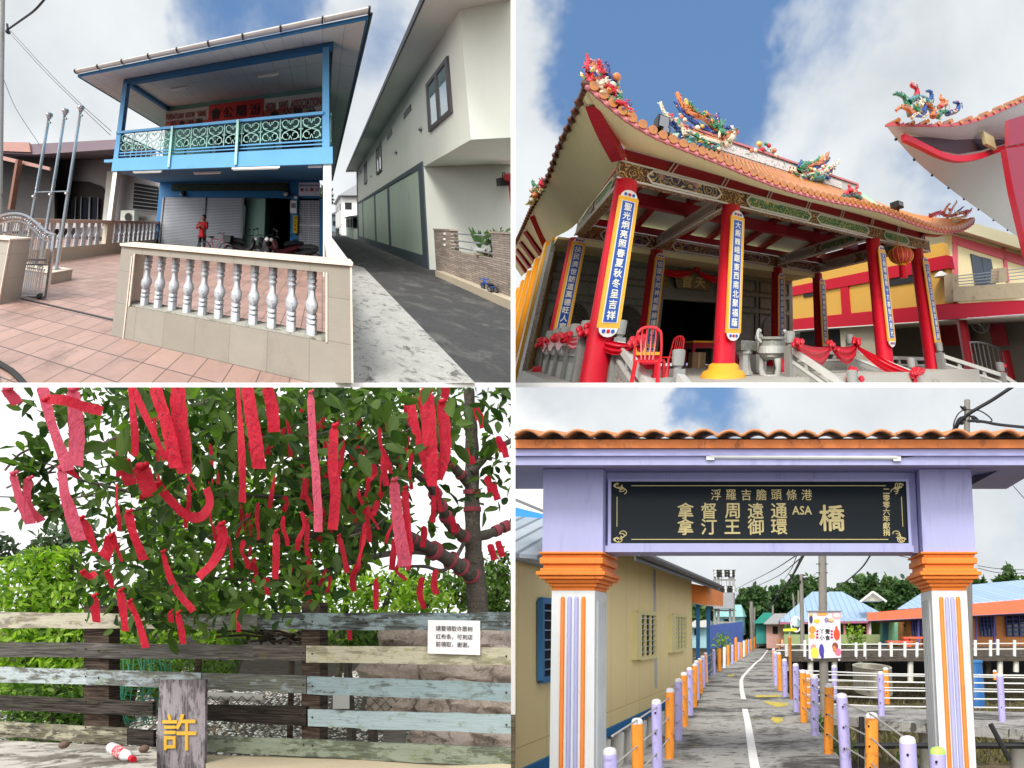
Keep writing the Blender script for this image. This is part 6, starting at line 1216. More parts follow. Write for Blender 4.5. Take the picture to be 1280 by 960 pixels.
# shells, stones and rubbish on the bank
mb = MB()
for i in range(2600):
    u, v = rng.random(), rng.random() ** 1.4; x, y, z = hump(.42 + .58 * u, v * .6); r = .012 + .03 * rng.random() ** 2; a = rng.random() * 3.1; ca, sa = math.cos(a) * r, math.sin(a) * r; h = r * (.4 + .8 * rng.random())
    mb.hexa([(x - ca, y + sa, z - .01), (x + sa, y + ca, z - .01), (x + ca, y - sa, z - .01), (x - sa, y - ca, z - .01), (x - ca * .6, y + sa * .6, z + h), (x + sa * .7, y + ca * .5, z + h * .8), (x + ca * .5, y - sa * .7, z + h), (x - sa * .6, y - ca * .6, z + h * .7)], int(rng.integers(0, 4)))
tag(mb.build('shell_litter', [mat('pale shells', (.72, .7, .65), .8), mat('grey stones', (.42, .41, .38), .9), mat('brown bits', H('6b5b4a'), .9), mat('white bits', (.75, .74, .72), .7)]), 'pale broken shells, stones and scraps strewn on the bank', 'litter', kind='stuff')
mb = MB()
for i in range(26): a = on(320 + rng.random() * 60, 790 + rng.random() * 14, Y=7.5); b = a + Vector((rng.normal() * .25, rng.normal() * .2, rng.normal() * .04)); mb.tube([a, lerp(a, b, .5) + Vector((0, 0, .03)), b], .012, 5)
tag(mb.build('branch_pile', WD), 'heap of dead branches behind the fence left of the right post', 'branches', kind='stuff')
# boulders
M['rock'] = mat('brown grey rock', H('b0a297'), .9, .3, 3.5, .25, bump=1., bscale=14, dirt=H('5b524b'), dirt_at=.58)
def boulder(cu, cv, w_, h_, Y, label, seed):
    c = on(cu, cv, Y=Y); k = Y / FPX; rr = random.Random(seed); o = bpy.data.objects
    bm = bmesh.new(); bmesh.ops.create_icosphere(bm, subdivisions=4, radius=1); ph = [rr.random() * 6 for _ in range(6)]; dirs = [Vector((rr.gauss(0, 1), rr.gauss(0, 1), rr.gauss(0, 1))).normalized() for _ in range(9)]; cut = [.62 + .3 * rr.random() for _ in dirs]
    mb = MB(); vs = []
    for v in bm.verts:
        p = v.co.copy()
        for d_, c_ in zip(dirs, cut):
            e = p.dot(d_)
            if e > c_: p -= d_ * (e - c_) * .85
        p *= 1 + .05 * math.sin(5 * p.x + ph[0]) * math.sin(6 * p.y + ph[1]) + .03 * math.sin(13 * p.z + ph[2] + 4 * p.x)
        vs.append((c.x + p.x * w_ * k * .62, c.y + p.y * w_ * k * .5, c.z + p.z * h_ * k * .66))
    mb.add(vs, [tuple(v.index for v in f.verts) for f in bm.faces]); bm.free(); return tag(mb.build('boulder', M['rock'], smooth=35), label, 'rock', 'boulders behind the fence')
for i, (cu, cv, w_, h_, Y, lb) in enumerate(((505, 800, 70, 42, 6.3, 'brown grey boulder under the left end of the mossy cream plank'), (590, 800, 90, 44, 6.2, 'boulder behind the white notice'), (500, 838, 84, 44, 6.0, 'boulder showing left of the others in the second gap of the right half'), (572, 838, 84, 48, 5.9, 'wide boulder in the middle of the rock pile'), (632, 838, 60, 48, 5.9, 'boulder at the right end of the pile, upper row'), (498, 880, 70, 36, 5.8, 'boulder behind the pale blue lowest but one plank, left'), (562, 876, 90, 44, 5.7, 'large creased boulder, lower middle of the pile'), (628, 880, 70, 40, 5.6, 'boulder at the right end of the pile, lower row'), (560, 922, 90, 36, 5.5, 'long brown boulder lowest in the pile'), (624, 926, 70, 36, 5.4, 'lowest boulder at the right end of the fence'))):
    boulder(cu, cv, w_, h_, Y, lb, i + 3)
# ledge in front, shells, bottle
led = MB(); led.slab([on(-30, 924, Z=.86), on(196, 934, Z=.86), on(196, 970, Z=.86), on(-30, 970, Z=.86)], (0, 0, -.04))
tag(led.build('ledge_board', wood_mat('bleached board', H('9c978e'), H('c2beb6'), .5, H('5a544c'), 5.5)), 'bleached pale board lying flat at the foot of the fence', 'board')
led = MB(); a = [on(257, 962, Y=4.6), on(660, 985, Y=4.2), on(660, 957, Y=4.45), on(520, 946, Y=4.85), on(257, 944, Y=5.1)]; led.slab(a, (0, 0, -.05)); tag(led.build('ledge_board', mat('beige slab', H('b9ab92'), .85, .15, 3)), 'beige slab under the lowest greenish plank', 'slab')
bt = thing('drink_bottle', 'crumpled clear plastic bottle with a red label and red cap, lying on its side', 'bottle', on(150, 940, Y=4.55)); a, b = on(138, 934, Y=4.6), on(168, 950, Y=4.4); T = (b - a)
mb = MB(); mb.tube([a, a + T * .06, a + T * .3, a + T * .45, a + T * .7, a + T * .82, a + T * .86], [.026, .034, .036, .031, .035, .016, .014], 14); mb.build('body', mat('clear plastic', (.75, .78, .8), .12, .08, 20, .1, spec=.8), bt, smooth=60)
mb = MB(); mb.tube([a + T * .32, a + T * .5, a + T * .62], [.0368, .0345, .0362], 14); mb.build('label', mat('red white label', H('d23a45'), .4, .1, 30, .1, dirt=(.8, .78, .78), dirt_at=.52), bt, smooth=60)
mb = MB(); mb.tube([a + T * .86, a + T * .97], .019, 12); mb.build('cap', mat('red cap', H('d02030'), .4), bt, smooth=60)
for u, v, lb in ((80, 931, 'brown husk lying on the pale board, left of the bottle'), (180, 936, 'brown husk lying on the pale board between bottle and sign')):
    c = on(u, v, Y=4.75); mb = MB(); mb.sphere(c, .03, 12, .8); mb.v = [(x + .25 * (z - c.z), y, z) for x, y, z in mb.v]; tag(mb.build('husk', mat('brown husk', H('6e5a50'), .9, .3, 40, .2), smooth=70), lb, 'husk')
# sign board with the single golden character
sg = thing('sign_board', 'upright grey wooden board with one golden brushed character', 'sign', on(226, 956, Y=4.75)); q = lambda u, v, y=4.8: on(u, v, Y=y)
mb = MB(); mb.slab([q(194.5, 962), q(255.5, 962), q(257, 849.5), q(199.5, 850)], (0, .035, 0)); mb.build('board', wood_mat('grey sign wood', H('8a8389'), H('9c959b'), .5, H('443e42'), 7.7, grain=(70, 3, 3), flake=(14, 4, 4)), sg)
for m_ in ():
    pass
sg_ = MB(); sg_.text('許', q(224.5, 915, 4.795), (1, 0, 0), (0, 0, 1), .235, wide=.93, bold=.012); sg_.build('character', mat('golden paint', H('d9ac3a'), .5, .12, 20), sg)
no = thing('paper_notice', 'white paper notice with three lines of black brush characters on the fence', 'notice', fz(571, 818, .05)[0]); P = [fz(u, v, .045)[0] for u, v in ((538.5, 816.5), (603.5, 818.5), (603.5, 776), (539, 775))]; nn = fz(571, 800)[1]
mb = MB(); mb.slab(P, nn * .004); mb.build('paper', mat('white paper', (.8, .78, .8), .5, .03), no)
U = (P[1] - P[0]).normalized(); mb = MB()
for ln, v in (('請要領取许愿树', 786), ('红布条，可到店', 796), ('前領取，谢谢。', 805.5)):
    mb.text(ln, fz(549, v + 2, .052)[0], U, (0, 0, 1), .0325, wide=1.0, bold=.008, center=False)
mb.build('lettering', M['ink'], no)

# --- the tree
BK = mat('grey bark', H('5c554d'), .95, .3, 4, .25, bump=1., bscale=18, dirt=H('86807a'), dirt_at=.6)
tree = thing('wishing_tree', 'large dark leaved tree hung with red ribbons, its branches wrapped in red', 'tree', on(597, 800, Y=7.2)); YT = 7.2; t = lambda u, v, y=YT: on(u, v, Y=y)
limbs = [([(603, 850, YT), (597, 760, YT), (594, 720, YT), (592, 690, YT)], .105, .085), ([(592, 690, YT), (590, 620, YT), (590, 560, 7.1), (588, 520, 7.0), (586, 486, 6.9)], .075, .045),
         ([(594, 722, YT), (575, 708, 7), (545, 690, 6.8), (512, 672, 6.5), (470, 660, 6.2), (420, 664, 5.9), (370, 672, 5.6), (300, 676, 5.3)], .075, .02), ([(590, 678, YT), (566, 660, 7), (552, 635, 6.8), (536, 605, 6.6), (500, 580, 6.2), (440, 560, 5.8), (360, 545, 5.4), (260, 540, 5)], .055, .015),
         ([(592, 672, YT), (612, 667, 7.3), (632, 658, 7.4), (660, 645, 7.5)], .05, .035), ([(590, 610, YT), (566, 582, 7), (550, 560, 6.9), (530, 545, 6.7), (480, 520, 6.3), (400, 505, 5.8), (280, 500, 5.2)], .045, .014),
         ([(590, 590, 7.1), (606, 572, 7.1), (622, 560, 7.1), (650, 545, 7.1)], .04, .02), ([(470, 660, 6.2), (440, 640, 6.0), (400, 630, 5.7), (330, 620, 5.4), (200, 620, 5), (100, 600, 4.8)], .03, .008), ([(540, 690, 6.8), (500, 690, 6.5), (450, 700, 6.2), (400, 715, 5.9), (330, 725, 5.6), (230, 720, 5.2)], .03, .008),
         ([(590, 660, YT), (560, 710, 6.9), (530, 708, 6.7), (500, 708, 6.6)], .02, .012), ([(280, 500, 5.2), (200, 520, 4.9), (120, 560, 4.7), (50, 590, 4.6)], .02, .006), ([(588, 540, 7.1), (570, 520, 7), (545, 500, 6.8), (520, 488, 6.7)], .03, .015)]
mb = MB(); paths = []
for pts, r0, r1 in limbs:
    P = curve([t(*p) for p in pts], 6); paths.append(P); k = len(P); mb.tube(P, [(r0 + (r1 - r0) * i / (k - 1)) * (1 + .06 * math.sin(i * 1.7)) for i in range(k)], 10)
mb.build('trunk', BK, tree, smooth=60)
wr = MB()
for (pi, lo, hi, rr) in ((2, .04, .3, .08), (3, .05, .45, .058), (2, .35, .5, .05), (1, .2, .3, .075), (5, .1, .35, .047), (4, .5, .9, .05)):
    P = paths[pi]; k = len(P)
    for s in np.arange(lo, hi, .085):
        i = int(s * (k - 2)); a, b = P[i], P[i + 1]; d_ = (b - a).normalized(); c = lerp(a, b, .5); ln = .008 + .016 * rng.random(); wr.tube([c - d_ * ln, c + d_ * ln], rr * 1.08, 10)
wr.build('red_wrapping', mat('wrapped red cloth', H('9c4450'), .8, .35, 9, .25), tree, smooth=60)
# crown: leaves in twig clumps
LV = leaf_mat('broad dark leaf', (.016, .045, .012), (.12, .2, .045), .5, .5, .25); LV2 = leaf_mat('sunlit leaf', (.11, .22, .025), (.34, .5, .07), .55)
def inside(poly, u, v):
    c = False; n = len(poly)
    for i in range(n):
        (x1, y1), (x2, y2) = poly[i], poly[i - 1]
        if (y1 > v) != (y2 > v) and u < (x2 - x1) * (v - y1) / (y2 - y1) + x1: c = not c
    return c
crown = [(96, 486), (150, 480), (560, 480), (585, 520), (548, 560), (505, 590), (500, 640), (472, 690), (440, 712), (380, 740), (300, 770), (235, 790), (185, 785), (130, 752), (112, 715), (130, 690), (100, 640), (112, 600), (130, 560), (100, 530)]
hol = [(142, 560, 26), (205, 602, 20), (258, 605, 14), (178, 500, 9), (128, 640, 16), (430, 560, 8), (265, 640, 14), (330, 600, 8), (385, 690, 12), (300, 720, 12), (468, 655, 14)]
mb = MB(); tn = []; pts = []
while len(pts) < 900:
    u, v = rng.random() * 500 + 80, rng.random() * 315 + 480
    if inside(crown, u, v) and rng.random() < (1 if v < 640 else .62) * (.6 if u < 170 else 1) and not any((u - a) ** 2 + (v - b) ** 2 < r * r and rng.random() < .8 for a, b, r in hol):
        y = 4.5 + 2.4 * rng.random() - .3 * (v > 700); pts.append(t(u, v, y))
for p in pts:
    n = int(rng.integers(4, 8)); q_ = np.array(p) + rng.normal(size=(n, 3)) * (.09, .12, .075); leaves(mb, tn, q_, .1, .46, .35, .4)
for u0, v0, u1, v1, n in ((30, 560, 110, 600, 34), (8, 600, 70, 640, 26), (30, 620, 120, 650, 30), (40, 540, 60, 560, 8), (10, 545, 40, 590, 12), (20, 490, 110, 520, 20), (500, 640, 560, 690, 26), (600, 520, 640, 640, 70), (545, 600, 585, 640, 14), (600, 480, 640, 520, 30), (100, 680, 130, 760, 26), (140, 740, 260, 790, 70)):
    q_ = np.array([t(u0 + (u1 - u0) * rng.random(), v0 + (v1 - v0) * rng.random(), 4.6 if u0 < 300 else 6.9) for _ in range(n)]); leaves(mb, tn, q_, .11 if u0 < 300 else .13, .44, .15, .3)
for _ in range(90):   # near leaves along the top
    u, v = 120 + rng.random() * 450, 478 + rng.random() ** 2 * 190
    if inside(crown, u, v) and v < 620: leaves(mb, tn, np.array(t(u, v, 3.7 + .5 * rng.random()))[None] + rng.normal(size=(3, 3)) * .05, .125, .5, .5, .2)
mb.build('crown', LV, tree, tint=tn)
tw = MB()
for p in pts[::9]: p = Vector(p); tw.tube([p + Vector((.12, .15, .1)), p + Vector((.05, .06, .02)), p + Vector((-.06, -.02, -.03))], .006, 4)
for a, b in (((18, 640), (95, 560)), ((8, 610), (70, 590)), ((35, 575), (100, 600)), ((60, 640), (130, 615)), ((6, 588), (40, 560))): tw.tube(curve([t(*a, 4.6), t((a[0] + b[0]) / 2, (a[1] + b[1]) / 2 - 5, 4.6), t(*b, 4.65)], 4), .006, 4)
tw.build('twigs', BK, tree)
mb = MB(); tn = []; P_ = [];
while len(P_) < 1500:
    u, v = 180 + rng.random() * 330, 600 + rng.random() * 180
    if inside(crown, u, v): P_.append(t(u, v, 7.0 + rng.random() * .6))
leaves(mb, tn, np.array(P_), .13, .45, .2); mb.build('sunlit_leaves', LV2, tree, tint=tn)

# --- the red ribbons, each its own
RB = [mat('red ribbon', H('dc2240'), .5, .12, 9, .05, spec=.4), mat('dark red ribbon', H('d0203a'), .55, .12, 9, .05), mat('faded pink ribbon', H('e0607c'), .5, .1, 9, .05)]
for m_ in RB:
    tr = NT(m_.node_tree); bs = m_.node_tree.nodes['Principled BSDF']; bs.inputs['Subsurface Weight'].default_value = 0
    out = m_.node_tree.nodes['Material Output']; tl = tr.n('ShaderNodeBsdfTranslucent'); tl.inputs[0].default_value = (.9, .05, .09, 1); at_ = tr.n('ShaderNodeAttribute', attribute_name='loc'); bp = tr.n('ShaderNodeBump'); bp.inputs['Strength'].default_value = .8; bp.inputs['Distance'].default_value = .02; tr.l(tr.noise(tr.vmath('MULTIPLY', at_.outputs['Vector'], (1, 1, .45)), 26, 4, .6, 1.0), bp.inputs['Height']); tr.l(bp.outputs[0], bs.inputs['Normal']); tr.l(bp.outputs[0], tl.inputs['Normal']); ms = tr.n('ShaderNodeMixShader'); ms.inputs[0].default_value = .35; tr.l(bs.outputs[0], ms.inputs[1]); tr.l(tl.outputs[0], ms.inputs[2]); tr.l(ms.outputs[0], out.inputs[0])
def ribbon(pts, w_, Y, label, mi=0, twist=.6, writing=False, w1=None, group='red wish ribbons on the tree'):
    """a strip of cloth through pts (u, v); w_ in pixels"""
    Y -= .45; P = curve([t(u, v, Y + .03 * i) for i, (u, v) in enumerate(pts)], 6); k = len(P); s = Y / FPX; w1 = w1 or w_; ph = rng.random() * 6
    mb = MB(); vs = []; axs = []
    for i, p in enumerate(P):
        T = (P[min(i + 1, k - 1)] - P[max(i - 1, 0)]).normalized(); sd = T.cross(Vector((0, 1, 0)))
        if sd.length < .05: sd = Vector((1, 0, 0))
        sd.normalize(); a = twist * math.sin(ph + i / k * 5); sd = sd * math.cos(a) + Vector((0, 1, 0)) * math.sin(a); axs.append(sd); wd = (w_ + (w1 - w_) * i / (k - 1)) * s / 2
        if i == 0: wd *= .35
        cr = (rng.random() - .5) * .16; vs += [p - sd * wd * (1 + cr), p + sd * wd * cr * 2 + Vector((0, rng.normal() * .05 * wd, 0)), p + sd * wd * (1 - cr)]
    mb.add(vs, [(i * 3 + j, i * 3 + j + 1, i * 3 + j + 4, i * 3 + j + 3) for i in range(k - 1) for j in (0, 1)])
    o = mb.build('wish_ribbon', RB[mi], smooth=80)
    if o is None: return
    tag(o, label, 'ribbon', group)
    if group.startswith('red wish'): kn = MB(); kn.sphere(P[0], w_ * s * .3, 8, .8); kn.sphere(P[0] + Vector((w_ * s * .25, .01, .01)), w_ * s * .2, 7); kn.build('knot', RB[mi], o, smooth=80)
    if writing:
        mk = MB()
        for i in range(2, k - 2):
            for h_ in (-.12, .12):
                if rng.random() < .75: c = P[i] + axs[i] * (h_ + .2 * rng.normal() * .4) * w_ * s / 2 + Vector((0, -.02, rng.normal() * .004)); L = w_ * s * (.08 + .1 * rng.random()); mk.bar(c, c + Vector((L * (1 if rng.random() < .5 else .2), 0, L * rng.normal() * .8)), .0035, .002)
        mk.build('handwriting', M['ink'], o)
    return o
Rb = [
    ([(52, 480), (62, 520), (72, 552), (86, 588)], 15, 4.1, 'pale creased ribbon hanging diagonally at the bright upper left', 2, .3, 0), ([(90, 486), (95, 520), (96, 550), (95, 582)], 19, 4.1, 'broad creased pink ribbon hanging straight at the upper left, beside the diagonal one', 2, .2, 0), ([(55, 500), (80, 500), (105, 508), (128, 514)], 13, 4.0, 'ribbon stretched sideways across the two pale ribbons', 1, .3, 0), ([(8, 486), (14, 494), (22, 505)], 16, 4.0, 'short pink ribbon stub at the top left edge', 2, .1, 0),
    ([(16, 592), (22, 615), (30, 635), (38, 655)], 13, 4.3, 'see through pink ribbon low at the far left edge', 2, .3, 0), ([(36, 598), (34, 620), (42, 640), (52, 652)], 11, 4.35, 'crumpled pink ribbon doubled beside the one at the far left edge', 2, .5, 0), ([(76, 585), (82, 620), (90, 645), (100, 676)], 16, 4.2, 'long creased ribbon below the broad pink one', 2, .35, 0), ([(100, 648), (110, 665), (120, 690)], 12, 4.4, 'short dark ribbon at the lower end of the long creased one', 1, .5, 0), ([(78, 585), (92, 592), (96, 598)], 8, 4.2, 'ribbon knot between the two pink ribbons', 1, .3, 0),
    ([(162, 480), (166, 515), (169, 545), (168, 570)], 9, 4.0, 'thin straight ribbon first from the left along the top', 0, .5, 0), ([(165, 482), (182, 520), (198, 555), (207, 575)], 9, 4.0, 'thin ribbon slanting right beside the first straight one', 0, .4, 0), ([(193, 480), (205, 520), (214, 555), (220, 585)], 17, 3.9, 'wide ribbon with handwriting slanting to the right, upper left', 0, .2, 1), ([(222, 480), (224, 520), (228, 560), (231, 592)], 19, 3.95, 'wide flat ended ribbon with handwriting beside the slanting one', 0, .25, 1, 22), ([(234, 594), (240, 606), (244, 613)], 4, 4.0, 'wisp of ribbon under the flat ended one', 0, .2, 0),
    ([(297, 480), (300, 530), (303, 590), (303, 628)], 9, 4.0, 'very long narrow twisted ribbon left of the lettered pair in the middle', 0, .7, 0), ([(308, 480), (314, 520), (321, 560), (324, 586)], 17, 3.9, 'bright lettered ribbon at the top middle', 0, .2, 1), ([(334, 482), (340, 510), (343, 540)], 14, 4.0, 'short broad ribbon with a slanted cut end at the top middle', 0, .2, 0, 17), ([(388, 490), (391, 550), (396, 610), (398, 665)], 9.5, 4.0, 'long pink ribbon with vertical handwriting, right of centre', 2, .15, 1, 11), ([(418, 532), (416, 575), (419, 620), (416, 662)], 13, 4.1, 'wavy ribbon with handwriting beside the long pink one', 0, .3, 1),
    ([(531, 490), (536, 530), (540, 575), (541, 608)], 22, 4.3, 'big folded ribbon hanging in front of the trunk side', 0, .15, 1, 12), ([(512, 500), (520, 540), (530, 570), (540, 606)], 12, 4.4, 'left fold of the big ribbon in front of the trunk side', 0, .4, 0), ([(552, 502), (556, 540), (556, 570), (546, 598)], 15, 4.35, 'right fold of the big ribbon in front of the trunk side', 0, .3, 1), ([(492, 600), (496, 640), (502, 680), (506, 708)], 13, 4.6, 'shiny pale sided ribbon hanging over the wrapped branch', 2, .2, 1, 18), ([(506, 610), (509, 650), (513, 690)], 9, 4.65, 'red backing strip of the shiny ribbon over the wrapped branch', 0, .3, 0), ([(556, 480), (557, 490), (555, 498)], 10, 4.2, 'short ribbon tip at the top right of centre', 0, .1, 0),
    ([(155, 578), (158, 590), (164, 606)], 17, 4.4, 'short broad ribbon stub under the leaves, left', 1, .15, 0), ([(176, 583), (182, 600), (190, 620)], 22, 4.4, 'broad short ribbon hanging beside the stub on the left', 1, .15, 0), ([(196, 605), (212, 624), (230, 642), (250, 646), (262, 630), (258, 610)], 13, 4.5, 'ribbon looping up to the right in a hook, left of centre', 0, .4, 0), ([(160, 640), (166, 665), (174, 685), (180, 700)], 12, 4.4, 'straight bright ribbon below the broad short one', 0, .25, 0), ([(139, 668), (146, 685), (152, 702)], 9, 4.5, 'two tailed ribbon low on the left', 0, .3, 0, 4), ([(138, 670), (135, 685), (130, 698)], 12, 4.5, 'triangular ribbon tail low on the left', 0, .2, 0, 20),
    ([(276, 655), (278, 675), (268, 700), (248, 722)], 13, 4.5, 'curled ribbon sweeping down to the left, under the middle', 0, .4, 0), ([(203, 690), (212, 720), (222, 740), (242, 764)], 9, 4.6, 'thin long ribbon running down to the fence top', 0, .5, 0), ([(117, 745), (119, 760), (121, 778)], 11, 4.6, 'bright ribbon over the left end of the fence', 0, .2, 0), ([(150, 738), (154, 765), (157, 789)], 10, 4.5, 'ribbon hanging across the top plank, left of the sign', 0, .25, 0), ([(161, 752), (172, 775), (182, 810)], 9, 4.5, 'long ribbon slanting down over two planks', 0, .35, 0), ([(213, 765), (214, 778)], 7, 4.6, 'tiny ribbon on the top plank', 0, .2, 0), ([(222, 766), (226, 785), (229, 805)], 8, 4.6, 'ribbon hanging over the top plank above the sign', 0, .3, 0), ([(297, 764), (298, 778), (298, 790)], 5, 4.7, 'narrow ribbon over the top plank, right of the sign', 0, .2, 0),
    ([(345, 664), (345, 700), (344, 724)], 9, 4.8, 'straight broad ribbon hanging in the shade, middle', 0, .2, 0), ([(384, 650), (384, 690), (387, 715)], 6, 5, 'narrow ribbon in the shade right of the straight broad one', 1, .4, 0), ([(423, 670), (430, 695), (434, 716)], 7, 5, 'slanting narrow ribbon below the wavy one', 1, .4, 0), ([(437, 785), (437, 800)], 6, 5.4, 'small ribbon in the gap under the top plank', 0, .1, 0), ([(470, 725), (470, 745), (470, 762)], 7, 5.2, 'ribbon hanging just above the fence, right of centre', 0, .3, 0), ([(102, 715), (112, 720), (120, 716)], 9, 4.7, 'bow of red ribbon at the lower left edge of the crown', 0, .4, 0), ([(133, 715), (138, 725), (140, 735)], 8, 4.7, 'small ribbon beside the bow at the lower left', 0, .3, 0),
]
for r_ in Rb: ribbon(*r_[:3], r_[3], *r_[4:])
for i in range(70):     # the many small ends deep in the crown, not to be told apart
    while True:
        u, v = 300 + rng.random() * 250, 500 + rng.random() * 245
        if inside(crown, u, v) or (480 < u < 620 and 560 < v < 730): break
    L = 12 + rng.random() * 34; ribbon([(u, v), (u + rng.normal() * 3, v + L * .5), (u + rng.normal() * 5, v + L)], 4 + rng.random() * 5, 4.7 + rng.random() * 1.3, 'small red ribbon end deep in the shaded crown', int(rng.integers(0, 2)), .6, False, None, 'small ribbon ends deep in the crown')
for i in range(34):     # thin strips nearer the front
    u, v = 130 + rng.random() * 400, 500 + rng.random() * 190
    if inside(crown, u, v): L = 22 + rng.random() * 40; dx = rng.normal() * 7; ribbon([(u, v), (u + dx * .3 + rng.normal() * 2, v + L * .4), (u + dx * .8, v + L * .75), (u + dx, v + L)], 3.5 + rng.random() * 4, 4.5 + rng.random() * .6, 'thin red strip hanging among the front leaves', int(rng.integers(0, 2)), .7, False, None, 'thin red strips among the leaves')
for i, (u, v) in enumerate(((593, 505), (598, 515), (622, 545), (627, 552), (608, 595), (616, 605), (563, 645), (612, 680), (622, 676), (585, 560))):
    ribbon([(u, v), (u + 3, v + 9), (u + 6, v + 20)], 9, 6.9, 'small red ribbon tied on a twig beside the trunk', 0, .5, False, None, 'small ribbons beside the trunk')

# --- bushes behind
BL = [leaf_mat('bright yellow green leaf', (.09, .2, .02), (.46, .62, .09), .5), leaf_mat('mid green leaf', (.03, .08, .015), (.18, .3, .06), .4), leaf_mat('far dull leaf', (.07, .11, .07), (.13, .19, .11), .3)]
def bush(name, label, blobs, Y, size, n, m, group):
    c0 = on(blobs[0][0], blobs[0][1], Y=Y); o = thing(name, label, 'tree' if name == 'tree' else 'bush', (c0.x, Y, -.2), group); k = Y / FPX
    mb = MB(); tn = []
    for (u, v, ru, rv) in blobs:
        c = on(u, v, Y=Y); leaves(mb, tn, blob_pts(c, (ru * k, ru * k * .8, rv * k), int(n * ru * rv / 900.), .35), size, .42, .1)
    mb.build('foliage', m, o, tint=tn); mb = MB()
    for (u, v, ru, rv) in blobs: c = on(u, v, Y=Y); mb.tube([(c0.x + (c.x - c0.x) * .5, Y, -.4), (c.x, Y + .1, c.z - rv * k * .3), (c.x + .1, Y, c.z + rv * k * .5)], [.06, .04, .015], 6)
    mb.build('stems', BK, o)
bush('bush', 'bright yellow green bush filling the left edge behind the fence', [(30, 740, 45, 50), (80, 755, 45, 45), (20, 800, 50, 45), (90, 810, 60, 45), (60, 860, 70, 40), (140, 820, 40, 40), (45, 710, 30, 25), (82, 700, 22, 16)], 8.2, .085, 330, BL[0], 'bushes behind the fence')
bush('bush', 'dark green undergrowth low behind the left half of the fence', [(60, 865, 70, 26), (160, 850, 60, 26), (240, 835, 60, 18), (60, 905, 70, 26), (120, 885, 50, 24)], 6.6, .07, 300, BL[1], 'bushes behind the fence')
bush('bush', 'sunlit bush behind the crown, left of the middle', [(160, 770, 40, 40), (215, 760, 45, 45), (270, 780, 40, 35), (310, 770, 30, 30), (200, 815, 40, 20)], 8.6, .09, 260, BL[0], 'bushes behind the fence')
bush('bush', 'sunlit bush behind the fence right of the middle', [(380, 755, 45, 40), (430, 740, 45, 40), (480, 745, 45, 40), (530, 750, 40, 30), (440, 785, 50, 20)], 8.8, .09, 240, BL[0], 'bushes behind the fence')
bush('bush', 'green bush right of the trunk at the edge of the place', [(620, 735, 30, 40), (635, 755, 25, 40), (625, 700, 16, 16)], 8.8, .08, 300, BL[1], 'bushes behind the fence')
bush('bush', 'small dark bush under the top plank, right of the right post', [(465, 795, 34, 20), (430, 800, 24, 14)], 7.2, .07, 300, BL[1], 'bushes behind the fence')
bush('tree', 'dull grey green tree far behind at the left, above the bright bush', [(75, 680, 32, 22), (100, 665, 22, 16), (50, 690, 20, 14)], 22, .24, 330, BL[2], 'far trees at the left')
bush('tree', 'dull tree far behind at the extreme left edge', [(8, 690, 16, 14), (-20, 680, 30, 24)], 24, .24, 330, BL[2], 'far trees at the left')
bush('tree', 'tree far behind right of the trunk', [(560, 735, 40, 20), (600, 740, 40, 26), (510, 730, 30, 20)], 20, .22, 330, BL[1], 'far trees at the left')
mb = MB(); mb.tube([(-30 , 20, 1.6 + (785 - 620) / 50.), (0, 20.2, 1.6 + (785 - 618) / 50.)], .012, 4); o = None
cable('power_cable', 'thin wire crossing the white sky at the far left', [on(-40, 620, Y=12), on(60, 622, Y=12), on(120, 620, Y=12)], .01)
# ================================================================== lower right: the bridge gate and the board walk
use(PD)
M['path'] = mat('stained concrete path', (.36, .35, .33), .9, .25, .9, .2, bump=.3, dirt=(.07, .068, .062), dirt_at=.53, stretch=(.55, .55, 1)); M['path_far'] = M['path']
def pstain():
    m = M['path']; t = NT(m.node_tree); bs = m.node_tree.nodes['Principled BSDF']; src = bs.inputs['Base Color'].links[0].from_socket
    a = t.n('ShaderNodeAttribute', attribute_name='loc'); n = t.noise(t.vmath('MULTIPLY', a.outputs['Vector'], (2.2, 4.2, 1)), 2.6, 6, .6, .8); n2 = t.noise(a.outputs['Vector'], 1.1, 4, .6)
    c = t.mix(t.math('MULTIPLY', t.step(n, .56, .63), .85), src, c4((.035, .034, .03))); c = t.mix(t.math('MULTIPLY', t.step(n2, .62, .72), .4), c, c4((.38, .34, .12))); t.l(c, bs.inputs['Base Color'])
pstain()
left = [(-2.2, 5), (-1.78, 9.6), (-1.64, 13.4), (-1.56, 16.5), (-1.75, 20), (-2.08, 23.5), (-2.2, 28), (-2.1, 33), (-1.9, 41), (-1.45, 59), (-.5, 100)]; right = [(.95, 5), (.82, 9.6), (.66, 13.4), (.5, 16.5), (.36, 20), (.25, 23.5), (.4, 28), (.6, 33), (.75, 41), (.8, 59), (1.3, 100)]
mb = MB()
for i in range(len(left) - 1): mb.slab([(left[i][0], left[i][1], 0), (right[i][0], right[i][1], 0), (right[i + 1][0], right[i + 1][1], 0), (left[i + 1][0], left[i + 1][1], 0)], (0, 0, -.14))
struct(mb, 'path', M['path'])
ln = [on(u, v, Z=.004) for u, v in ((945, 965), (942, 950), (935, 905), (931, 886), (929.5, 874), (927, 862), (926.5, 850), (929, 845), (944, 829), (951, 824), (960, 812), (964, 805), (970, 799.5))]
mb = MB(); wl = M['white_line2'] = mat('worn white road paint', (.78, .78, .76), .8, .12, 3, .1)
for i, (a, b) in enumerate(zip(ln, ln[1:])):
    if i == 3: continue
    w_ = .055; mb.quad(a + Vector((-w_, 0, 0)), a + Vector((w_, 0, 0)), b + Vector((w_, 0, 0)), b + Vector((-w_, 0, 0)))
struct(mb, 'path_line', wl)
mb = MB()
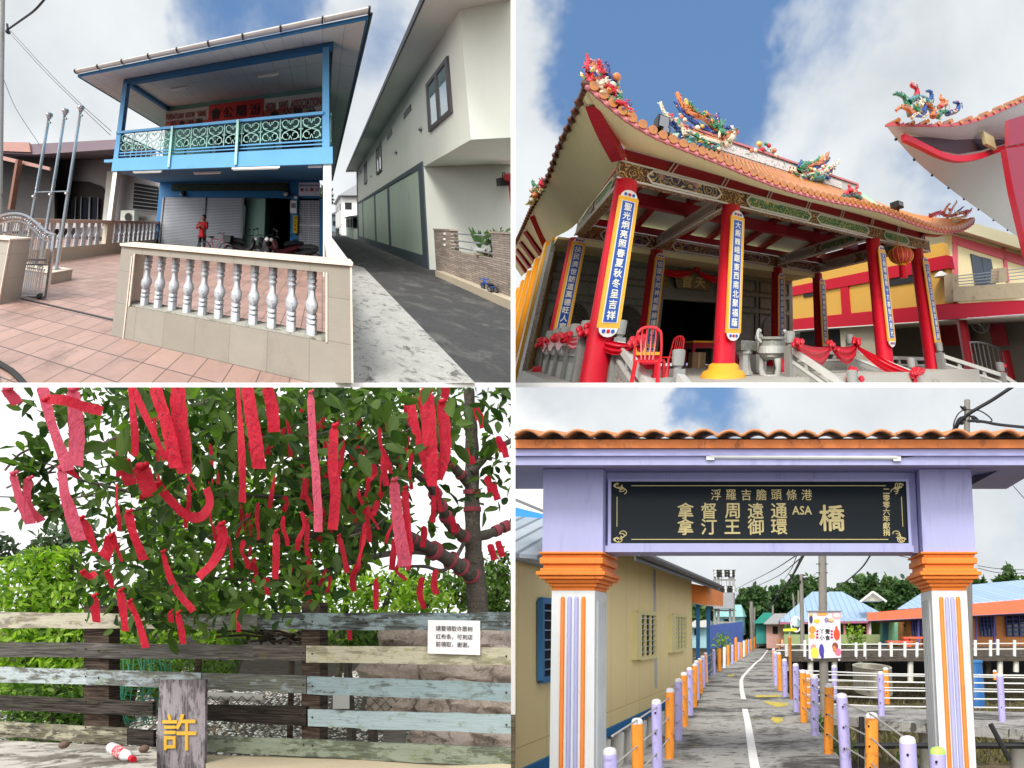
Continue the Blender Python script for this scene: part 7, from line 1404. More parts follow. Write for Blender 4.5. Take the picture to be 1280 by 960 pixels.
for pts in (((944, 869), (976, 868.5), (976, 871), (944, 871.5)), ((954, 876), (985, 879), (985, 882), (970, 884), (956, 878)), ((966, 896), (978, 897), (979, 901), (971, 905), (963, 899)), ((910, 844), (918, 842), (917, 845), (910, 846))): mb.add([on(u, v, Z=.005) for u, v in pts], [tuple(range(len(pts)))])
struct(mb, 'path_marking', mat('worn yellow paint', H('cdb94e'), .8, .2, 6, .2, dirt=H('8f8a6a'), dirt_at=.55))

# --- the gate
M['lilac'] = mat('lilac paint', H('a9abd6'), .65, .1, .9, .05, dirt=H('9796c4'), dirt_at=.6, stretch=(3, 3, .45)); M['lilac_d'] = mat('lilac soffit paint', H('a3a3d4'), .6, .06, 1); M['gorange'] = mat('orange paint', H('ea8430'), .6, .12, 1.5, .05, dirt=H('b8652a'), dirt_at=.62, stretch=(2, 2, .8)); M['terra'] = mat('weathered roof tile', H('c98a60'), .8, .25, 4, .15, bump=.3, dirt=H('6e4b38'), dirt_at=.6)
GY = 8.5; G = lambda u, v, y=GY: on(u, v, Y=y)
gt = thing('bridge_gate', 'lilac and orange gateway with a tiled roof on two fluted pillars over the path', 'gate', (0, GY, 0))
def pier(x0, x1, sd):
    """a fluted white shaft with orange and lilac flutes, an orange moulded capital and a lilac block"""
    y0, y1 = GY, GY + .62
    mb = MB(); mb.box(x0, x1, y0, y1, -.2, 2.0); mb.build('pillar', mat('white fluted pillar', (.68, .71, .73), .65, .12, 1.5, .06, dirt=(.42, .43, .42), dirt_at=.63, stretch=(4, 4, .4)), gt)
    w_ = x1 - x0
    for i, t in enumerate((.26, .42, .58, .74)):
        m = M['gorange'] if i in (0, 3) else M['lilac']; c = x0 + w_ * t; mb = MB(); mb.tube([(c, y0 - .001, -.2), (c, y0 - .001, 1.9), (c, y0 + .012, 1.925)], .024, 8); mb.build('flute', m, gt, smooth=60)
    fl = MB()
    X = x1 if sd < 0 else x0
    for t in (.2, .35, .5, .65, .8): fl.tube([(X, y0 + .62 * t, -.2), (X, y0 + .62 * t, 1.9)], .022, 6)
    fl.build('side_flute', mat('pale grey flute', (.5, .53, .55), .7), gt, smooth=60)
    mb = MB(); cx, cy = (x0 + x1) / 2, (y0 + y1) / 2
    for (e, z0, z1) in ((.0, 2.0, 2.04), (.025, 2.04, 2.08), (.06, 2.08, 2.12), (.11, 2.12, 2.155), (.135, 2.158, 2.2), (.10, 2.2, 2.235), (.075, 2.235, 2.28), (.105, 2.282, 2.35), (.085, 2.352, 2.385), (.115, 2.387, 2.41)): mb.box(x0 - e, x1 + e, y0 - e, y1 + e, z0, z1)
    b = mb.build('capital', M['gorange'], gt)
    bv = b.modifiers.new('bevel', 'BEVEL'); bv.width = .008; bv.segments = 2
    mb = MB(); mb.box(x0 - .085, x1 + .1, y0 - .08, y1 + .08, 2.412, 3.32); mb.build('block', M['lilac'], gt)
pier(-2.345, -1.885, -1); pier(1.715, 2.09, 1)
mb = MB(); mb.box(-1.78, 1.62, GY + .12, GY + .5, 2.42, 3.32); mb.box(-1.782, 1.55, GY + .02, GY + .118, 2.42, 2.49); mb.build('beam', M['lilac'], gt)
mb = MB(); mb.box(-3.4, 2.95, GY - .5, GY + 1.2, 3.325, 3.36); mb.build('soffit', M['lilac_d'], gt)
mb = MB(); mb.box(-3.4, 2.95, GY - .52, GY - .42, 3.27, 3.365); mb.build('eave_lip', M['lilac'], gt)
mb = MB(); mb.box(-3.45, 3.0, GY - .56, GY - .5, 3.36, 3.43); mb.build('eave_band', M['lilac_d'], gt)
mb = MB(); mb.box(-3.5, 3.05, GY - .6, GY - .5, 3.432, 3.52); mb.build('fascia', mat('weathered orange fascia', H('cf7c46'), .7, .2, 2, .1, dirt=H('8f5636'), dirt_at=.58, stretch=(2, 2, 1)), gt)
mb = MB(); per = .255
def rt(u, v):
    x = -3.45 + u * 6.5; a = (x / per) % 1; zz = abs(math.sin(math.pi * a)); return (x + .02 * v, GY - .72 + v * 1.0 + .012 * math.sin(7 * math.floor(x / per)), 3.54 + .058 * zz ** .8 + .2 * v + .006 * math.sin(3.7 * math.floor(x / per)))
mb.grid(rt, 420, 6); rf = mb.build('roof_tiles', M['terra'], gt, smooth=70); sm = rf.modifiers.new('solid', 'SOLIDIFY'); sm.thickness = .025; sm.offset = -1
mb = MB(); mb.box(-3.45, 3.0, GY - .55, GY + .3, 3.522, 3.545); mb.build('tile_shade', M['dark'], gt)  # dark strip in place of the shade under the tile arches
mb = MB(); mb.slab([G(1218, 588, GY + .3), G(1300, 552, GY - .4), G(1300, 560, GY - .4), G(1218, 604, GY + .3)], (0, .12, 0)); mb.build('barge_board', mat('grey barge board', H('4a4a58'), .6), gt)
sgn = thing('name_board', 'black framed board of golden characters over the bridge gate', 'sign', (-.1, GY, 2.5)); YB2 = GY + .09
mb = MB(); mb.box(-1.72, 1.50, YB2 - .05, YB2, 2.515, 3.2); mb.build('panel', mat('gloss black board', (.01, .016, .022), .25, .1, 2, .02, spec=.12), sgn)
fr = MB()
for a in ((-1.75, 1.53, 2.49, 2.515), (-1.75, 1.53, 3.2, 3.225), (-1.75, -1.72, 2.515, 3.2), (1.50, 1.53, 2.515, 3.2)): fr.box(a[0], a[1], YB2 - .07, YB2 + .01, a[2], a[3])
fr.build('frame', M['lilac'], sgn)
gl = mat('pale gold lettering', H('c9bb86'), .45, .08, 10); yl = YB2 - .054; mb = MB(); e = .008
for a in ((-1.5, 1.28, 2.555, 2.563), (-1.5, 1.28, 3.15, 3.158), (-1.66, -1.652, 2.7, 3.03), (1.44, 1.448, 2.7, 3.03)): mb.box(a[0], a[1], yl - .004, yl, a[2], a[3])
for sx in (-1, 1):
    for sz in (-1, 1):
        cx, cz_ = -.11 + sx * 1.5, 2.857 + sz * .265; c2 = Vector((cx, yl, cz_))
        for k in range(6): r = .022 + .008 * (k % 3); o_ = Vector((-sx * (.016 * k), 0, -sz * (.0 if k < 3 else .022 * (k - 2)))) + Vector((sx * .06, 0, sz * .035)); mb.tube([c2 + o_ + Vector((math.cos(t) * r, 0, math.sin(t) * r * .8)) for t in np.linspace(k, k + 4.6, 9)], .006, 4)
mb.build('border_ornament', gl, sgn)
def pxw(u, v): return on(u, v, Y=yl)
mb = MB(); Ux, Uz = (1, 0, 0), (0, 0, 1); k = GY / FPX
for i, ch in enumerate('浮羅吉膽頭條港'): mb.text(ch, pxw(895 + i * 18.9, 618.5), Ux, Uz, 15.5 * k, wide=.92, bold=.004)
for i, ch in enumerate('拿督周遠通'): mb.text(ch, pxw(857 + i * 29.2, 638.5), Ux, Uz, 22 * k, wide=.98, bold=.016)
for i, ch in enumerate('拿汀王御環'): mb.text(ch, pxw(857 + i * 29.2, 658.5), Ux, Uz, 22 * k, wide=.98, bold=.016)
mb.text('ASA', pxw(1002.5, 638), Ux, Uz, 15.5 * k, wide=.9, bold=.02); mb.text('橋', pxw(1040, 647.5), Ux, Uz, 36 * k, wide=.93, bold=.02)
for i, ch in enumerate('二零零六年獻捐'): mb.text(ch, pxw(1108, 614 + i * 8.6), Ux, Uz, 9.2 * k, wide=1.05, bold=.02)
mb.build('lettering', gl, sgn)
o = thing('tube_light', 'long fluorescent tube under the tiled edge of the bridge gate', 'light', G(1004, 571, GY - .5)); a, b = G(888, 570, GY - .53), G(1121, 571.5, GY - .53)
mb = MB(); mb.tube([a, b], .03, 10); mb.build('tube', mat('unlit glass tube', (.72, .76, .76), .2, .02), o, smooth=60)
mb = MB(); mb.slab([a + Vector((-.01, .02, -.055)), b + Vector((.01, .02, -.055)), b + Vector((.01, .02, -.03)), a + Vector((-.01, .02, -.03))], (0, .05, 0)); mb.build('batten', mat('stained batten', H('a8a07e'), .8, .2, 6), o)
mb = MB()
for p in (a, b): mb.box(p.x - .04, p.x + .04, p.y - .02, p.y + .06, p.z - .045, p.z + .03)
mb.build('holder', M['steel'], o)
cable('light_cable', 'black cable running from the tube light along the gate to the corner', [b, G(1160, 568, GY - .53), G(1200, 566, GY - .5), G(1225, 574, GY - .3), G(1240, 566, GY - .5), G(1290, 540, GY - .6)], .01)

# --- bollards along the walk
M['b_or'] = mat('orange bollard paint', H('ee9430'), .6, .18, 4, .1, dirt=H('a86a30'), dirt_at=.6); M['b_li'] = mat('lilac bollard paint', H('b3abe0'), .6, .16, 4, .1, dirt=H('8c86a8'), dirt_at=.6); M['b_pk'] = mat('faded salmon bollard paint', H('e8a58c'), .6, .1, 4, .06); M['b_top'] = mat('pale bollard top', (.72, .7, .72), .6)
def bollard(x, y, h, kind, label, r=.062, group='painted bollards along the path', near=True):
    o = thing('bollard', label, 'bollard', (x, y, 0), group); m = {'o': M['b_or'], 'l': M['b_li'], 'p': M['b_pk'], 'w': M['white'], 'g': M['b_li']}[kind]
    mb = MB(); mb.lathe([(r, -.02), (r, h - .05), (r * .96, h - .04)], x, y, 0, 16); k1, k2 = rng.normal() * .018, rng.normal() * .02; lean = lambda b: setattr(b, 'v', [(a_ + k1 * c_, b_ + k2 * c_, c_) for a_, b_, c_ in b.v]); lean(mb); mb.build('post', m, o, smooth=50)
    mb = MB(); mb.lathe([(r * .97, h - .04), (r * .95, h - .015), (r * .75, h + .005), (r * .3, h + .015)], x, y, 0, 16); lean(mb); mb.build('cap', mat('lime cap', H('b8f06a'), .5) if kind == 'g' else (m if not near else M['b_top']), o, smooth=50)
    if near:
        mb = MB()
        for z in (.25, .5, .74): mb.sphere((x - .25 * r, y - r * .97, z * h / .88), .012, 6)
        mb.build('holes', M['black'], o)
    return o
wires = lambda pts, lb: [tag(MBrope(pts, z).build('wire_rope', mat('steel rope', (.45, .42, .4), .5, .2), smooth=60), lb[i], 'rope') for i, z in enumerate((.25, .5, .74))]
def MBrope(pts, z):
    mb = MB(); mb.tube([(x, y, z) for x, y in pts], .009, 6); return mb
lq = [(765, 1040, 936, 'l'), (798, 1000, 899, 'o'), (822, 970, 875.5, 'l'), (837, 948, 861, 'o'), (848, 925, 849, 'l'), (856, 908, 841, 'o'), (863, 894, 835, 'l'), (868, 883, 830, 'o'), (871.7, 874, 826, 'l'), (876, 866, 823, 'o'), (879, 860, 820, 'l'), (883, 853, 816, 'p'), (892.5, 843, 812, 'l')]
lx = []
for u, vb, vt, c in lq: g = on(u, vb, Z=0); lx.append((g.x, g.y, c, on(u, vt, Y=g.y).z))
lab_l = ['low showing lilac bollard at the foot of the left gate pillar', 'orange bollard, nearest whole one right of the left gate pillar', 'tall lilac bollard behind the nearest orange one on the left', 'orange bollard at the corner of the dark house base, left row', 'lilac bollard behind the orange one at the end of the dark gap, left row', 'orange bollard before the end of the blue skirting, left row', 'lilac bollard sixth back in the left row', 'orange bollard below the second louvred window, left row', 'lilac bollard below the wall end of the yellow house', 'orange bollard at the corner of the yellow house', 'lilac bollard just past the yellow house', 'faded salmon bollard by the blue veranda post', 'orange bollard by the veranda of the yellow house']
for (x, y, c, h), lb in zip(lx, lab_l): bollard(x, y, h, c, lb, .056)
wires([(x, y) for x, y, c, h in lx], ['lowest wire rope threaded through the left row of bollards', 'middle wire rope threaded through the left row of bollards', 'top wire rope threaded through the left row of bollards'])
rq = [(1140.5, 1050, 922, 'l'), (1175, 1030, 936, 'g'), (1090, 985, 892, 'o'), (1057.5, 962, 868, 'l'), (1035.5, 942, 855, 'o'), (1018.5, 919, 844.7, 'l'), (1005, 903, 838, 'o'), (995.5, 890, 830, 'l'), (981.5, 871, 824, 'l'), (975.5, 863, 816, 'o'), (970, 857, 815, 'l'), (968, 845, 811, 'p')]
rx = []
for u, vb, vt, c in rq: g = on(u, vb, Z=0); rx.append((g.x, g.y, c, on(u, vt, Y=g.y).z))
lab_r = ['lilac bollard with a pale dome, between the path and the right gate pillar', 'lilac bollard with a lime green cap in front of the right gate pillar', 'large orange bollard nearest of its colour, right row', 'tall lilac bollard beside the large orange one, right row', 'orange bollard in front of the poster pole foot, right row', 'lilac bollard left of the poster pole foot, right row', 'orange bollard with a double behind it, right row', 'lilac bollard with a mossy top, right row', 'lilac bollard past the side walk junction, right row', 'orange bollard past the side walk junction', 'lilac bollard ahead of the faded ones, right row', 'faded salmon bollard at the bend, right row']
for (x, y, c, h), lb in zip(rx, lab_r): bollard(x, y, h, c, lb, .066 if y < 9.5 else .06)
wires([(x, y) for x, y, c, h in rx if c != 'g'][:7], ['lowest wire rope threaded through the right row of bollards', 'middle wire rope threaded through the right row of bollards', 'top wire rope threaded through the right row of bollards'])
far = [(882 + i * 0, 0) for i in range(0)]
fr_l = [(899.5, 839, 811, 'o'), (905.5, 835, 809, 'w'), (910.5, 832, 807, 'o'), (915.5, 830, 806, 'l'), (920, 827, 797, 'o'), (923.5, 824, 803, 'l'), (927, 823, 803, 'o'), (930, 821, 801, 'w'), (933, 818.5, 800, 'o'), (936, 816.5, 799.5, 'l'), (939, 814.5, 799, 'o'), (943, 812, 797, 'o'), (946, 810, 795, 'p'), (949, 808, 794, 'w'), (952, 806, 793, 'p'), (955, 804.5, 792.5, 'p'), (958, 803, 792, 'o'), (961, 801.5, 791, 'p')]
for i, (u, vb, vt, c) in enumerate(fr_l):
    g = on(u, vb, Z=0); h = on(u, vt, Y=g.y).z; bollard(g.x, g.y, h, c, 'small far bollard in the receding left row beyond the yellow house', .07, 'far bollards on the left', False)
fr_r = [(984, 838, 806, 'w'), (979, 826, 800, 'p'), (975, 818, 798, 'o'), (980, 815, 794, 'p'), (977, 812, 793, 'w'), (974, 809, 792, 'p')]
for u, vb, vt, c in fr_r:
    g = on(u, vb, Z=0); h = on(u, vt, Y=g.y).z; bollard(g.x, g.y, h, c, 'small faded far bollard in the receding right row', .07, 'far bollards on the right', False)
o = thing('marker_post', 'slim orange post rising above the right row of bollards', 'post', on(989, 872, Z=0)); a = on(989, 874, Z=0); mb = MB(); mb.lathe([(.035, -.4), (.035, on(988, 797, Y=a.y).z)], a.x, a.y, 0, 10); mb.build('post', mat('orange brown post', H('b8702a'), .6, .15, 4), o); mb = MB(); mb.lathe([(.037, on(988, 797, Y=a.y).z), (.01, on(988, 795, Y=a.y).z)], a.x, a.y, 0, 10); mb.build('tip', M['b_or'], o)

# --- yellow house on the left
yh = thing('yellow_house', 'long mustard yellow house on pale piles with louvred windows, beside the path', 'house', (-3.4, 15, -.5))
P0, P1 = on(745, 917, X=-3.2), on(862, 862, Z=-.29); P1 = Vector((P1.x, P1.y, 0)); d_ = (P1 - P0); d_.z = 0; d_.normalize(); PN = Vector((P0.x, P0.y, 0)) - d_ * 9.0; wp = (PN, P1); P1 = P1 + d_ * .6; nrm = Vector((d_.y, -d_.x, 0))
wq2 = lambda u, v, off=0.: on(u, v, pl=wp) + nrm * off
zb = -.29; zt = wq2(820, 716).z
M['must'] = tile_mat('mustard boards', H('eed89e'), H('ead297'), H('cbb47c'), 1.2, 40, axes='YZ', gap=.01, rough=.7, var=.06, bump=.15)
PM = wq2(722, 800); PM.z = 0; zl = wq2(660, 704).z; mb = MB(); mb.slab([PN + Vector((0, 0, zb)), P1 + Vector((0, 0, zb)), P1 + Vector((0, 0, zt + .3)), PM + Vector((0, 0, zt + .3)), PM + Vector((0, 0, zl)), PN + Vector((0, 0, zl))], -nrm * 6); mb.build('wall', M['must'], yh)
mb = MB(); mb.slab([PN + Vector((0, 0, zb - .16)) + nrm * .01, P1 + Vector((0, 0, zb - .16)) + nrm * .01, P1 + Vector((0, 0, zb)) + nrm * .01, PN + Vector((0, 0, zb)) + nrm * .01], nrm * .03); mb.build('skirting', mat('blue skirting', H('1f6ea8'), .6, .1, 2), yh)
a = wq2(706.5 + 0, 700); x_ = on(820, 760, pl=wp); mb = MB(); mb.bar(on(818.5, 860, pl=wp) + nrm * .03, on(816.5, 712, pl=wp) + nrm * .03, .06, .03); mb.build('downpipe', M['grey_metal'], yh)
mb = MB(); mb.slab([P1 - d_ * 11 + Vector((0, 0, zt + .02)) + nrm * .8, P1 + d_ * .8 + Vector((0, 0, zt + .02)) + nrm * .8, P1 + d_ * .8 + Vector((0, 0, zt + 1.6)) - nrm * 3, P1 - d_ * 11 + Vector((0, 0, zt + 1.6)) - nrm * 3], (0, 0, .05)); mb.build('roof', mat('grey sheet roof', H('6d6f74'), .6, .15, 2), yh)
mb = MB(); q_ = lambda s, o_, z: P1 - d_ * s + nrm * o_ + Vector((0, 0, zt + z)); mb.tube([q_(11, .82, -.02), q_(-.8, .82, -.02)], .07, 8); mb.slab([q_(11, .74, -.16), q_(-.8, .74, -.16), q_(-.8, .74, .02), q_(11, .74, .02)], nrm * .03); mb.build('gutter', mat('dark gutter', H('4b4a4a'), .5, .15, 3), yh)
for i in range(10):
    p = P1 - d_ * (i * 1.05 + .5); mb = MB(); mb.lathe([(.16, -1.4), (.16, zb - .24), (.1, zb - .2)], p.x - .12, p.y, 0, 12); mb.build('pile', M['white_dirty'], yh, smooth=50)
mb = MB(); mb.slab([PN + Vector((-1.2, 0, -1.4)), P1 + Vector((-1.2, 0, -1.4)), P1 + Vector((-1.2, 0, zb - .17)), PN + Vector((-1.2, 0, zb - .17))], (-.1, 0, 0)); mb.build('underfloor_shade', M['dark'], yh)  # dark sheet behind the piles, painted as the shade under the house
def louvre(us, vs_, ncol, col, nm):
    (u0, u1), (vt0, vt1, vb0, vb1) = us, vs_; TL, TR, BR, BL_ = wq2(u0, vt0), wq2(u1, vt1), wq2(u1, vb1), wq2(u0, vb0); mb = MB(); Zt, Zb_ = (TL.z + TR.z) / 2, (BL_.z + BR.z) / 2
    for p in (TL, TR): p.z = Zt
    for p in (BL_, BR): p.z = Zb_
    mb.slab([BL_, BR, TR, TL], nrm * .02); w_ = mb.build('window', M['dark'], yh); fr = MB()
    for a, b in ((TL, TR), (BL_, BR), (TL, BL_), (TR, BR)): fr.bar(a + nrm * .06, b + nrm * .06, .07, .09, nrm if abs((b - a).z) > .1 else (0, 0, 1))
    for i in range(1, ncol): fr.bar(lerp(TL, TR, i / ncol) + nrm * .06, lerp(BL_, BR, i / ncol) + nrm * .06, .05, .06, nrm)
    fr.build('frame', col, w_); sl = MB()
    for i in range(1, 8): a, b = lerp(TL, BL_, i / 8), lerp(TR, BR, i / 8); sl.bar(a + nrm * .05, b + nrm * .05, .05, .02)
    sl.build('louvre', nm, w_)
CR = mat('cream window frame', H('d6c98f'), .6); SL = mat('glass slats', H('a6acb0'), .2, .1)
louvre((796, 816), (766, 767, 824, 819.5), 3, CR, SL); louvre((840, 854.5), (769, 770, 814.5, 811), 4, CR, SL)
louvre((671, 692), (751, 752, 851, 846), 1, mat('blue window frame', H('2f6fa0'), .6), mat('blue slats', H('5f86a8'), .3, .1))
for us_, v0, v1 in (((789.5, 796), 765.5, 824), ((834.5, 840), 769, 815)):
    a, b = wq2(us_[0], v0), wq2(us_[1], v1); mb = MB(); mb.slab([(a.x, a.y, b.z), (b.x, b.y, b.z), (b.x, b.y, a.z), (a.x, a.y, a.z)], nrm * .12); mb.build('window_hood', CR, yh)
# veranda at its far end
vr = thing('veranda', 'orange canopied veranda on two blue posts at the far end of the yellow house', 'veranda', on(880, 850, Y=27)); V = lambda u, v, y=27.: on(u, v, Y=y)
mb = MB(); mb.slab([V(862, 753, 25.6), V(884, 757, 25.6), V(884, 733, 25.6), V(862, 729, 25.6)], (0, .1, 0)); mb.slab([V(884, 757, 25.7), V(904, 758, 29), V(904, 741, 29), V(884, 733, 25.7)], (-.1, 0, 0)); mb.build('canopy_fascia', mat('orange canopy', H('ee8a3c'), .6, .1, 2), vr)
mb = MB(); mb.slab([V(862, 753.5, 25.6), V(884, 757.5, 25.6), V(904, 758.5, 29), V(860, 756, 30)], (0, 0, .03)); mb.build('ceiling', M['white_dirty'], vr)
for u0, y in ((872.5, 26), (885.5, 27)):
    mb = MB(); a, b = V(u0, 858, y), V(u0, 753, y); mb.bar(a, b, .12, .12); mb.build('post', mat('blue post', H('1f659c'), .6), vr)
mb = MB()
for i in range(9): u0 = 864 + i * 3.2; mb.bar(V(u0, 838, 28), V(u0, 822, 28), .03, .03)
mb.bar(V(862, 822, 28), V(895, 822, 28), .05, .05); mb.build('railing', mat('pale railing', H('b9b3a2'), .7), vr)
# grey sheet roof with a blue ridge, left edge
br_ = thing('blue_roof_house', 'house with a bright blue ridge over a grey sheet roof, behind the left pillar', 'house', on(650, 690, Y=15)); V = lambda u, v, y=15.: on(u, v, Y=y)
mb = MB(); mb.slab([V(600, 694, 9.2), V(720, 702, 9.6), V(720, 655, 12), V(600, 646, 12)], (0, 0, .05)); mb.build('roof', tile_mat('grey roof sheet', H('a9b3bd'), H('9aa5b0'), H('6d7882'), .25, 40, axes='XY', gap=.03, bump=1), br_)
mb = MB(); mb.slab([V(600, 649, 11.9), V(720, 658, 11.9), V(676, 643, 12.1), V(640, 634, 12.2), V(600, 628, 12.2)], (0, .1, .02)); mb.build('ridge_sheet', mat('bright blue sheet', H('2f86d0'), .5), br_)
mb = MB(); mb.tube([PN + nrm * .1 + Vector((0, 0, zl + .03)), PM + nrm * .1 + Vector((0, 0, zl + .03))], .07, 8); mb.build('gutter', M['grey_metal'], br_)

# --- things beyond on the left of the walk
V = lambda u, v, y: on(u, v, Y=y)
o = thing('sheet_fence', 'blue corrugated sheet fence beyond the veranda', 'fence', V(905, 812, 45)); mb = MB(); a, b = V(884, 812, 45), V(929, 805, 48); c = V(884, 782, 45); n = 60
for i in range(n):
    t0, t1 = i / n, (i + 1) / n; p, q2 = lerp(a, b, t0), lerp(a, b, t1); dz = (.06 if i % 2 else 0); e = (.06 if (i + 1) % 2 else 0); mb.quad(p + Vector((0, dz, 0)), q2 + Vector((0, e, 0)), q2 + Vector((0, e, c.z - a.z)), p + Vector((0, dz, c.z - a.z)))
mb.build('sheet', mat('blue sheet', H('4a63a8'), .5, .1, 1), o); mb = MB(); mb.bar(lerp(a, b, 0) + Vector((0, .15, .6)), b + Vector((0, .15, .6)), .06, .06); mb.build('rail', M['grey_metal'], o)
tw_ = thing('transformer_frame', 'tall white steel transformer frame with insulators and cables', 'pylon', V(905, 780, 55)); mb = MB(); Y = 55.
for u0, v1 in ((893.5, 712), (898, 712), (913, 712), (917.5, 712)): mb.bar(V(u0, 785, Y), V(u0 + (0 if u0 < 900 else -1), v1, Y), .16, .16)
for v in (713, 725, 738, 748, 763, 778): mb.bar(V(891, v, Y), V(920, v, Y), .1, .12)
for u0, v0, u1, v1 in ((905, 713, 916, 724), (916, 724, 921, 740), (902, 713, 902, 745), (908, 726, 909, 748)): mb.bar(V(u0, v0, Y), V(u1, v1, Y), .06, .06)
mb.build('frame', mat('galvanised white', (.34, .34, .33), .6, .2), tw_)
for i in range(16): u0 = 894 + (i % 8) * 3.3; v = (716, 736)[i // 8]; mb = MB(); p = V(u0, v, Y - .2); mb.lathe([(.06, -.3), (.1, -.2), (.06, -.1), (.1, 0), (.06, .1), (.09, .2)], p.x, p.y, p.z, 6); mb.build('insulator', M['black'] if i % 3 else M['white'], tw_)
mb = MB(); mb.box(*(lambda p: (p.x - .7, p.x + .7, Y - .6, Y + .6, p.z - .5, p.z + .6))(V(905, 752, Y))); mb.build('transformer', M['grey_metal'], tw_)
def cottage(label, u0, u1, vb, vw, vr, Y, dep, wall, roof, hip=.25, wins=(), name='house'):
    """a small house: front wall u0..u1 from vb up to vw, roof ridge at vr"""
    o = thing(name, label, 'house', V((u0 + u1) / 2, vb, Y)); a, b = V(u0, vb, Y), V(u1, vb, Y); zw, zr = V(u0, vw, Y).z, V(u0, vr, Y + dep / 2).z; e = (b.x - a.x) * .06
    mb = MB(); mb.box(a.x, b.x, Y, Y + dep, a.z - .6, zw); mb.build('wall', wall, o); w_ = b.x - a.x; sk = .325 * dep / 2
    mb = MB(); p = [Vector((a.x - e, Y - .6, zw - .08)), Vector((b.x + e, Y - .6, zw - .08)), Vector((b.x - w_ * hip + sk * 0, Y + dep / 2, zr)), Vector((a.x + w_ * hip, Y + dep / 2, zr))]; mb.slab(p, (0, 0, .08)); mb.slab([p[1], Vector((b.x + e, Y + dep, zw)), p[2]], (0, 0, .08)); mb.slab([p[0], p[3], Vector((a.x - e, Y + dep, zw))], (0, 0, .08)); mb.build('roof', roof, o)
    for (wu0, wu1, wv0, wv1, m) in wins:
        c, d2 = V(wu0, wv1, Y), V(wu1, wv0, Y); mb = MB(); mb.box(c.x, d2.x, Y - .05, Y - .002, c.z, d2.z); f = mb.build('window', m, o)
    return o
BR_ = tile_mat('pale blue roof sheet', H('a9c4e2'), H('9fbcdc'), H('8aa6c6'), .35, 60, axes='XY', gap=.03, bump=.6, var=.08); TEAL = mat('teal wall', H('3fa39a'), .7); LBL = mat('pale blue wall', H('a9d5de'), .7); PINK = mat('pink wall', H('d9a6a0'), .7); GRN = mat('leaf green wall', H('8fc26a'), .7, .08); ORW = mat('apricot wall', H('e79a5e'), .7, .08); GRF = mat('grey sheet', H('a8a8a8'), .7, .1); MNT = mat('mint wall', H('8fd8b8'), .7)
cottage('pale blue house behind the transformer frame', 895, 928, 785, 770, 757, 62, 8, LBL, mat('pale teal roof', H('9fd0d0'), .7), .1, [(905, 911, 774, 780, M['dark'])])
cottage('small mint cabin under trees between the veranda posts', 862, 884, 800, 783, 775, 60, 8, LBL, M['white_dirty'], .1, [(868, 874, 786, 794, M['dark'])])
cottage('teal roofed house beyond the bend of the walk', 945, 975, 795, 778, 767, 62, 9, TEAL, mat('green teal roof', H('2f9484'), .6, .1), .3)
cottage('grey roofed house with pink trim beyond the bend', 958, 1003, 800, 779, 768, 58, 9, PINK, GRF, .25, [(966, 972, 783, 792, M['dark']), (984, 992, 783, 792, M['dark'])])
bh = cottage('pale blue roofed green house with a broad veranda, behind the poster', 984, 1110, 812, 775, 741, 46, 14, GRN, BR_, .33, [(1045, 1051, 779, 795, M['dark']), (1058, 1068, 778, 793, mat('maroon curtain', H('6a2a3a'), .7)), (1078, 1088, 778, 793, mat('maroon curtain 2', H('7a2f45'), .7)), (1000, 1030, 780, 806, M['dark'])])
mb = MB(); a, b = V(978, 777, 43), V(1086, 777, 43); mb.slab([V(975, 778, 42.6), V(1118, 776.5, 42.6), V(1118, 772, 46), V(984, 774, 46)], (0, 0, .05)); mb.build('eave', BR_, bh); mb = MB(); mb.bar(V(975, 779, 42.6), V(1085, 777.5, 42.6), .06, .12); mb.build('eave_trim', mat('mauve trim', H('a8647a'), .6), bh)
mb = MB(); mb.slab([V(1078, 751, 44.5), V(1104, 751, 44.5), V(1091, 741, 44.5)], (0, 2, 0)); g_ = mb.build('gable', mat('cream gable', H('d8d3c0'), .7), bh); mb = MB(); mb.bar(V(1075, 752, 44.3), V(1091, 739.5, 44.3), .2, .1); mb.bar(V(1091, 739.5, 44.3), V(1108, 752, 44.3), .2, .1); mb.build('barge_board', M['white'], g_)
for u0, cc in ((998, 'k'), (1024, 'k'), (1057, 'p'), (1086, 'p'), (1087.5, 'w')):
    mb = MB(); mb.bar(V(u0, 812, 43), V(u0 - (2 if cc == 'p' else 0), 777, 43), .12, .12); mb.build('veranda_post', {'k': M['black'], 'p': mat('pink post', H('d58a9a'), .6), 'w': M['white']}[cc], bh)
mb = MB(); mb.slab([V(980, 806, 42.8), V(1100, 806, 42.8), V(1100, 793, 42.8), V(980, 793, 42.8)], (0, .08, 0)); mb.build('veranda_wall', mat('faded green boards', H('9aa878'), .8, .15), bh)
oh = thing('orange_house', 'apricot house with an orange red fascia and blue framed windows, behind the right pillar', 'house', V(1200, 812, 40)); mb = MB(); mb.slab([V(1138, 815, 40), V(1330, 815, 40), V(1330, 762, 40), V(1138, 762, 40)], (0, 6, 0)); mb.build('wall', ORW, oh)
mb = MB(); mb.slab([V(1084, 776, 38.5), V(1340, 763, 36), V(1340, 744, 36), V(1084, 766, 38.5)], (0, .2, 0)); mb.build('fascia', mat('orange red fascia', H('ee6f4a'), .6, .06), oh)
mb = MB(); mb.slab([V(1122, 762, 38.5), V(1340, 745, 36), V(1340, 720, 46), V(1160, 737, 46)], (0, 0, .05)); mb.build('roof', BR_, oh); mb = MB(); mb.slab([V(1084, 776.5, 38.5), V(1340, 763.5, 36), V(1340, 766, 42), V(1100, 779, 42)], (0, 0, .03)); mb.build('ceiling', mat('mauve ceiling', H('8a7a9a'), .7), oh)
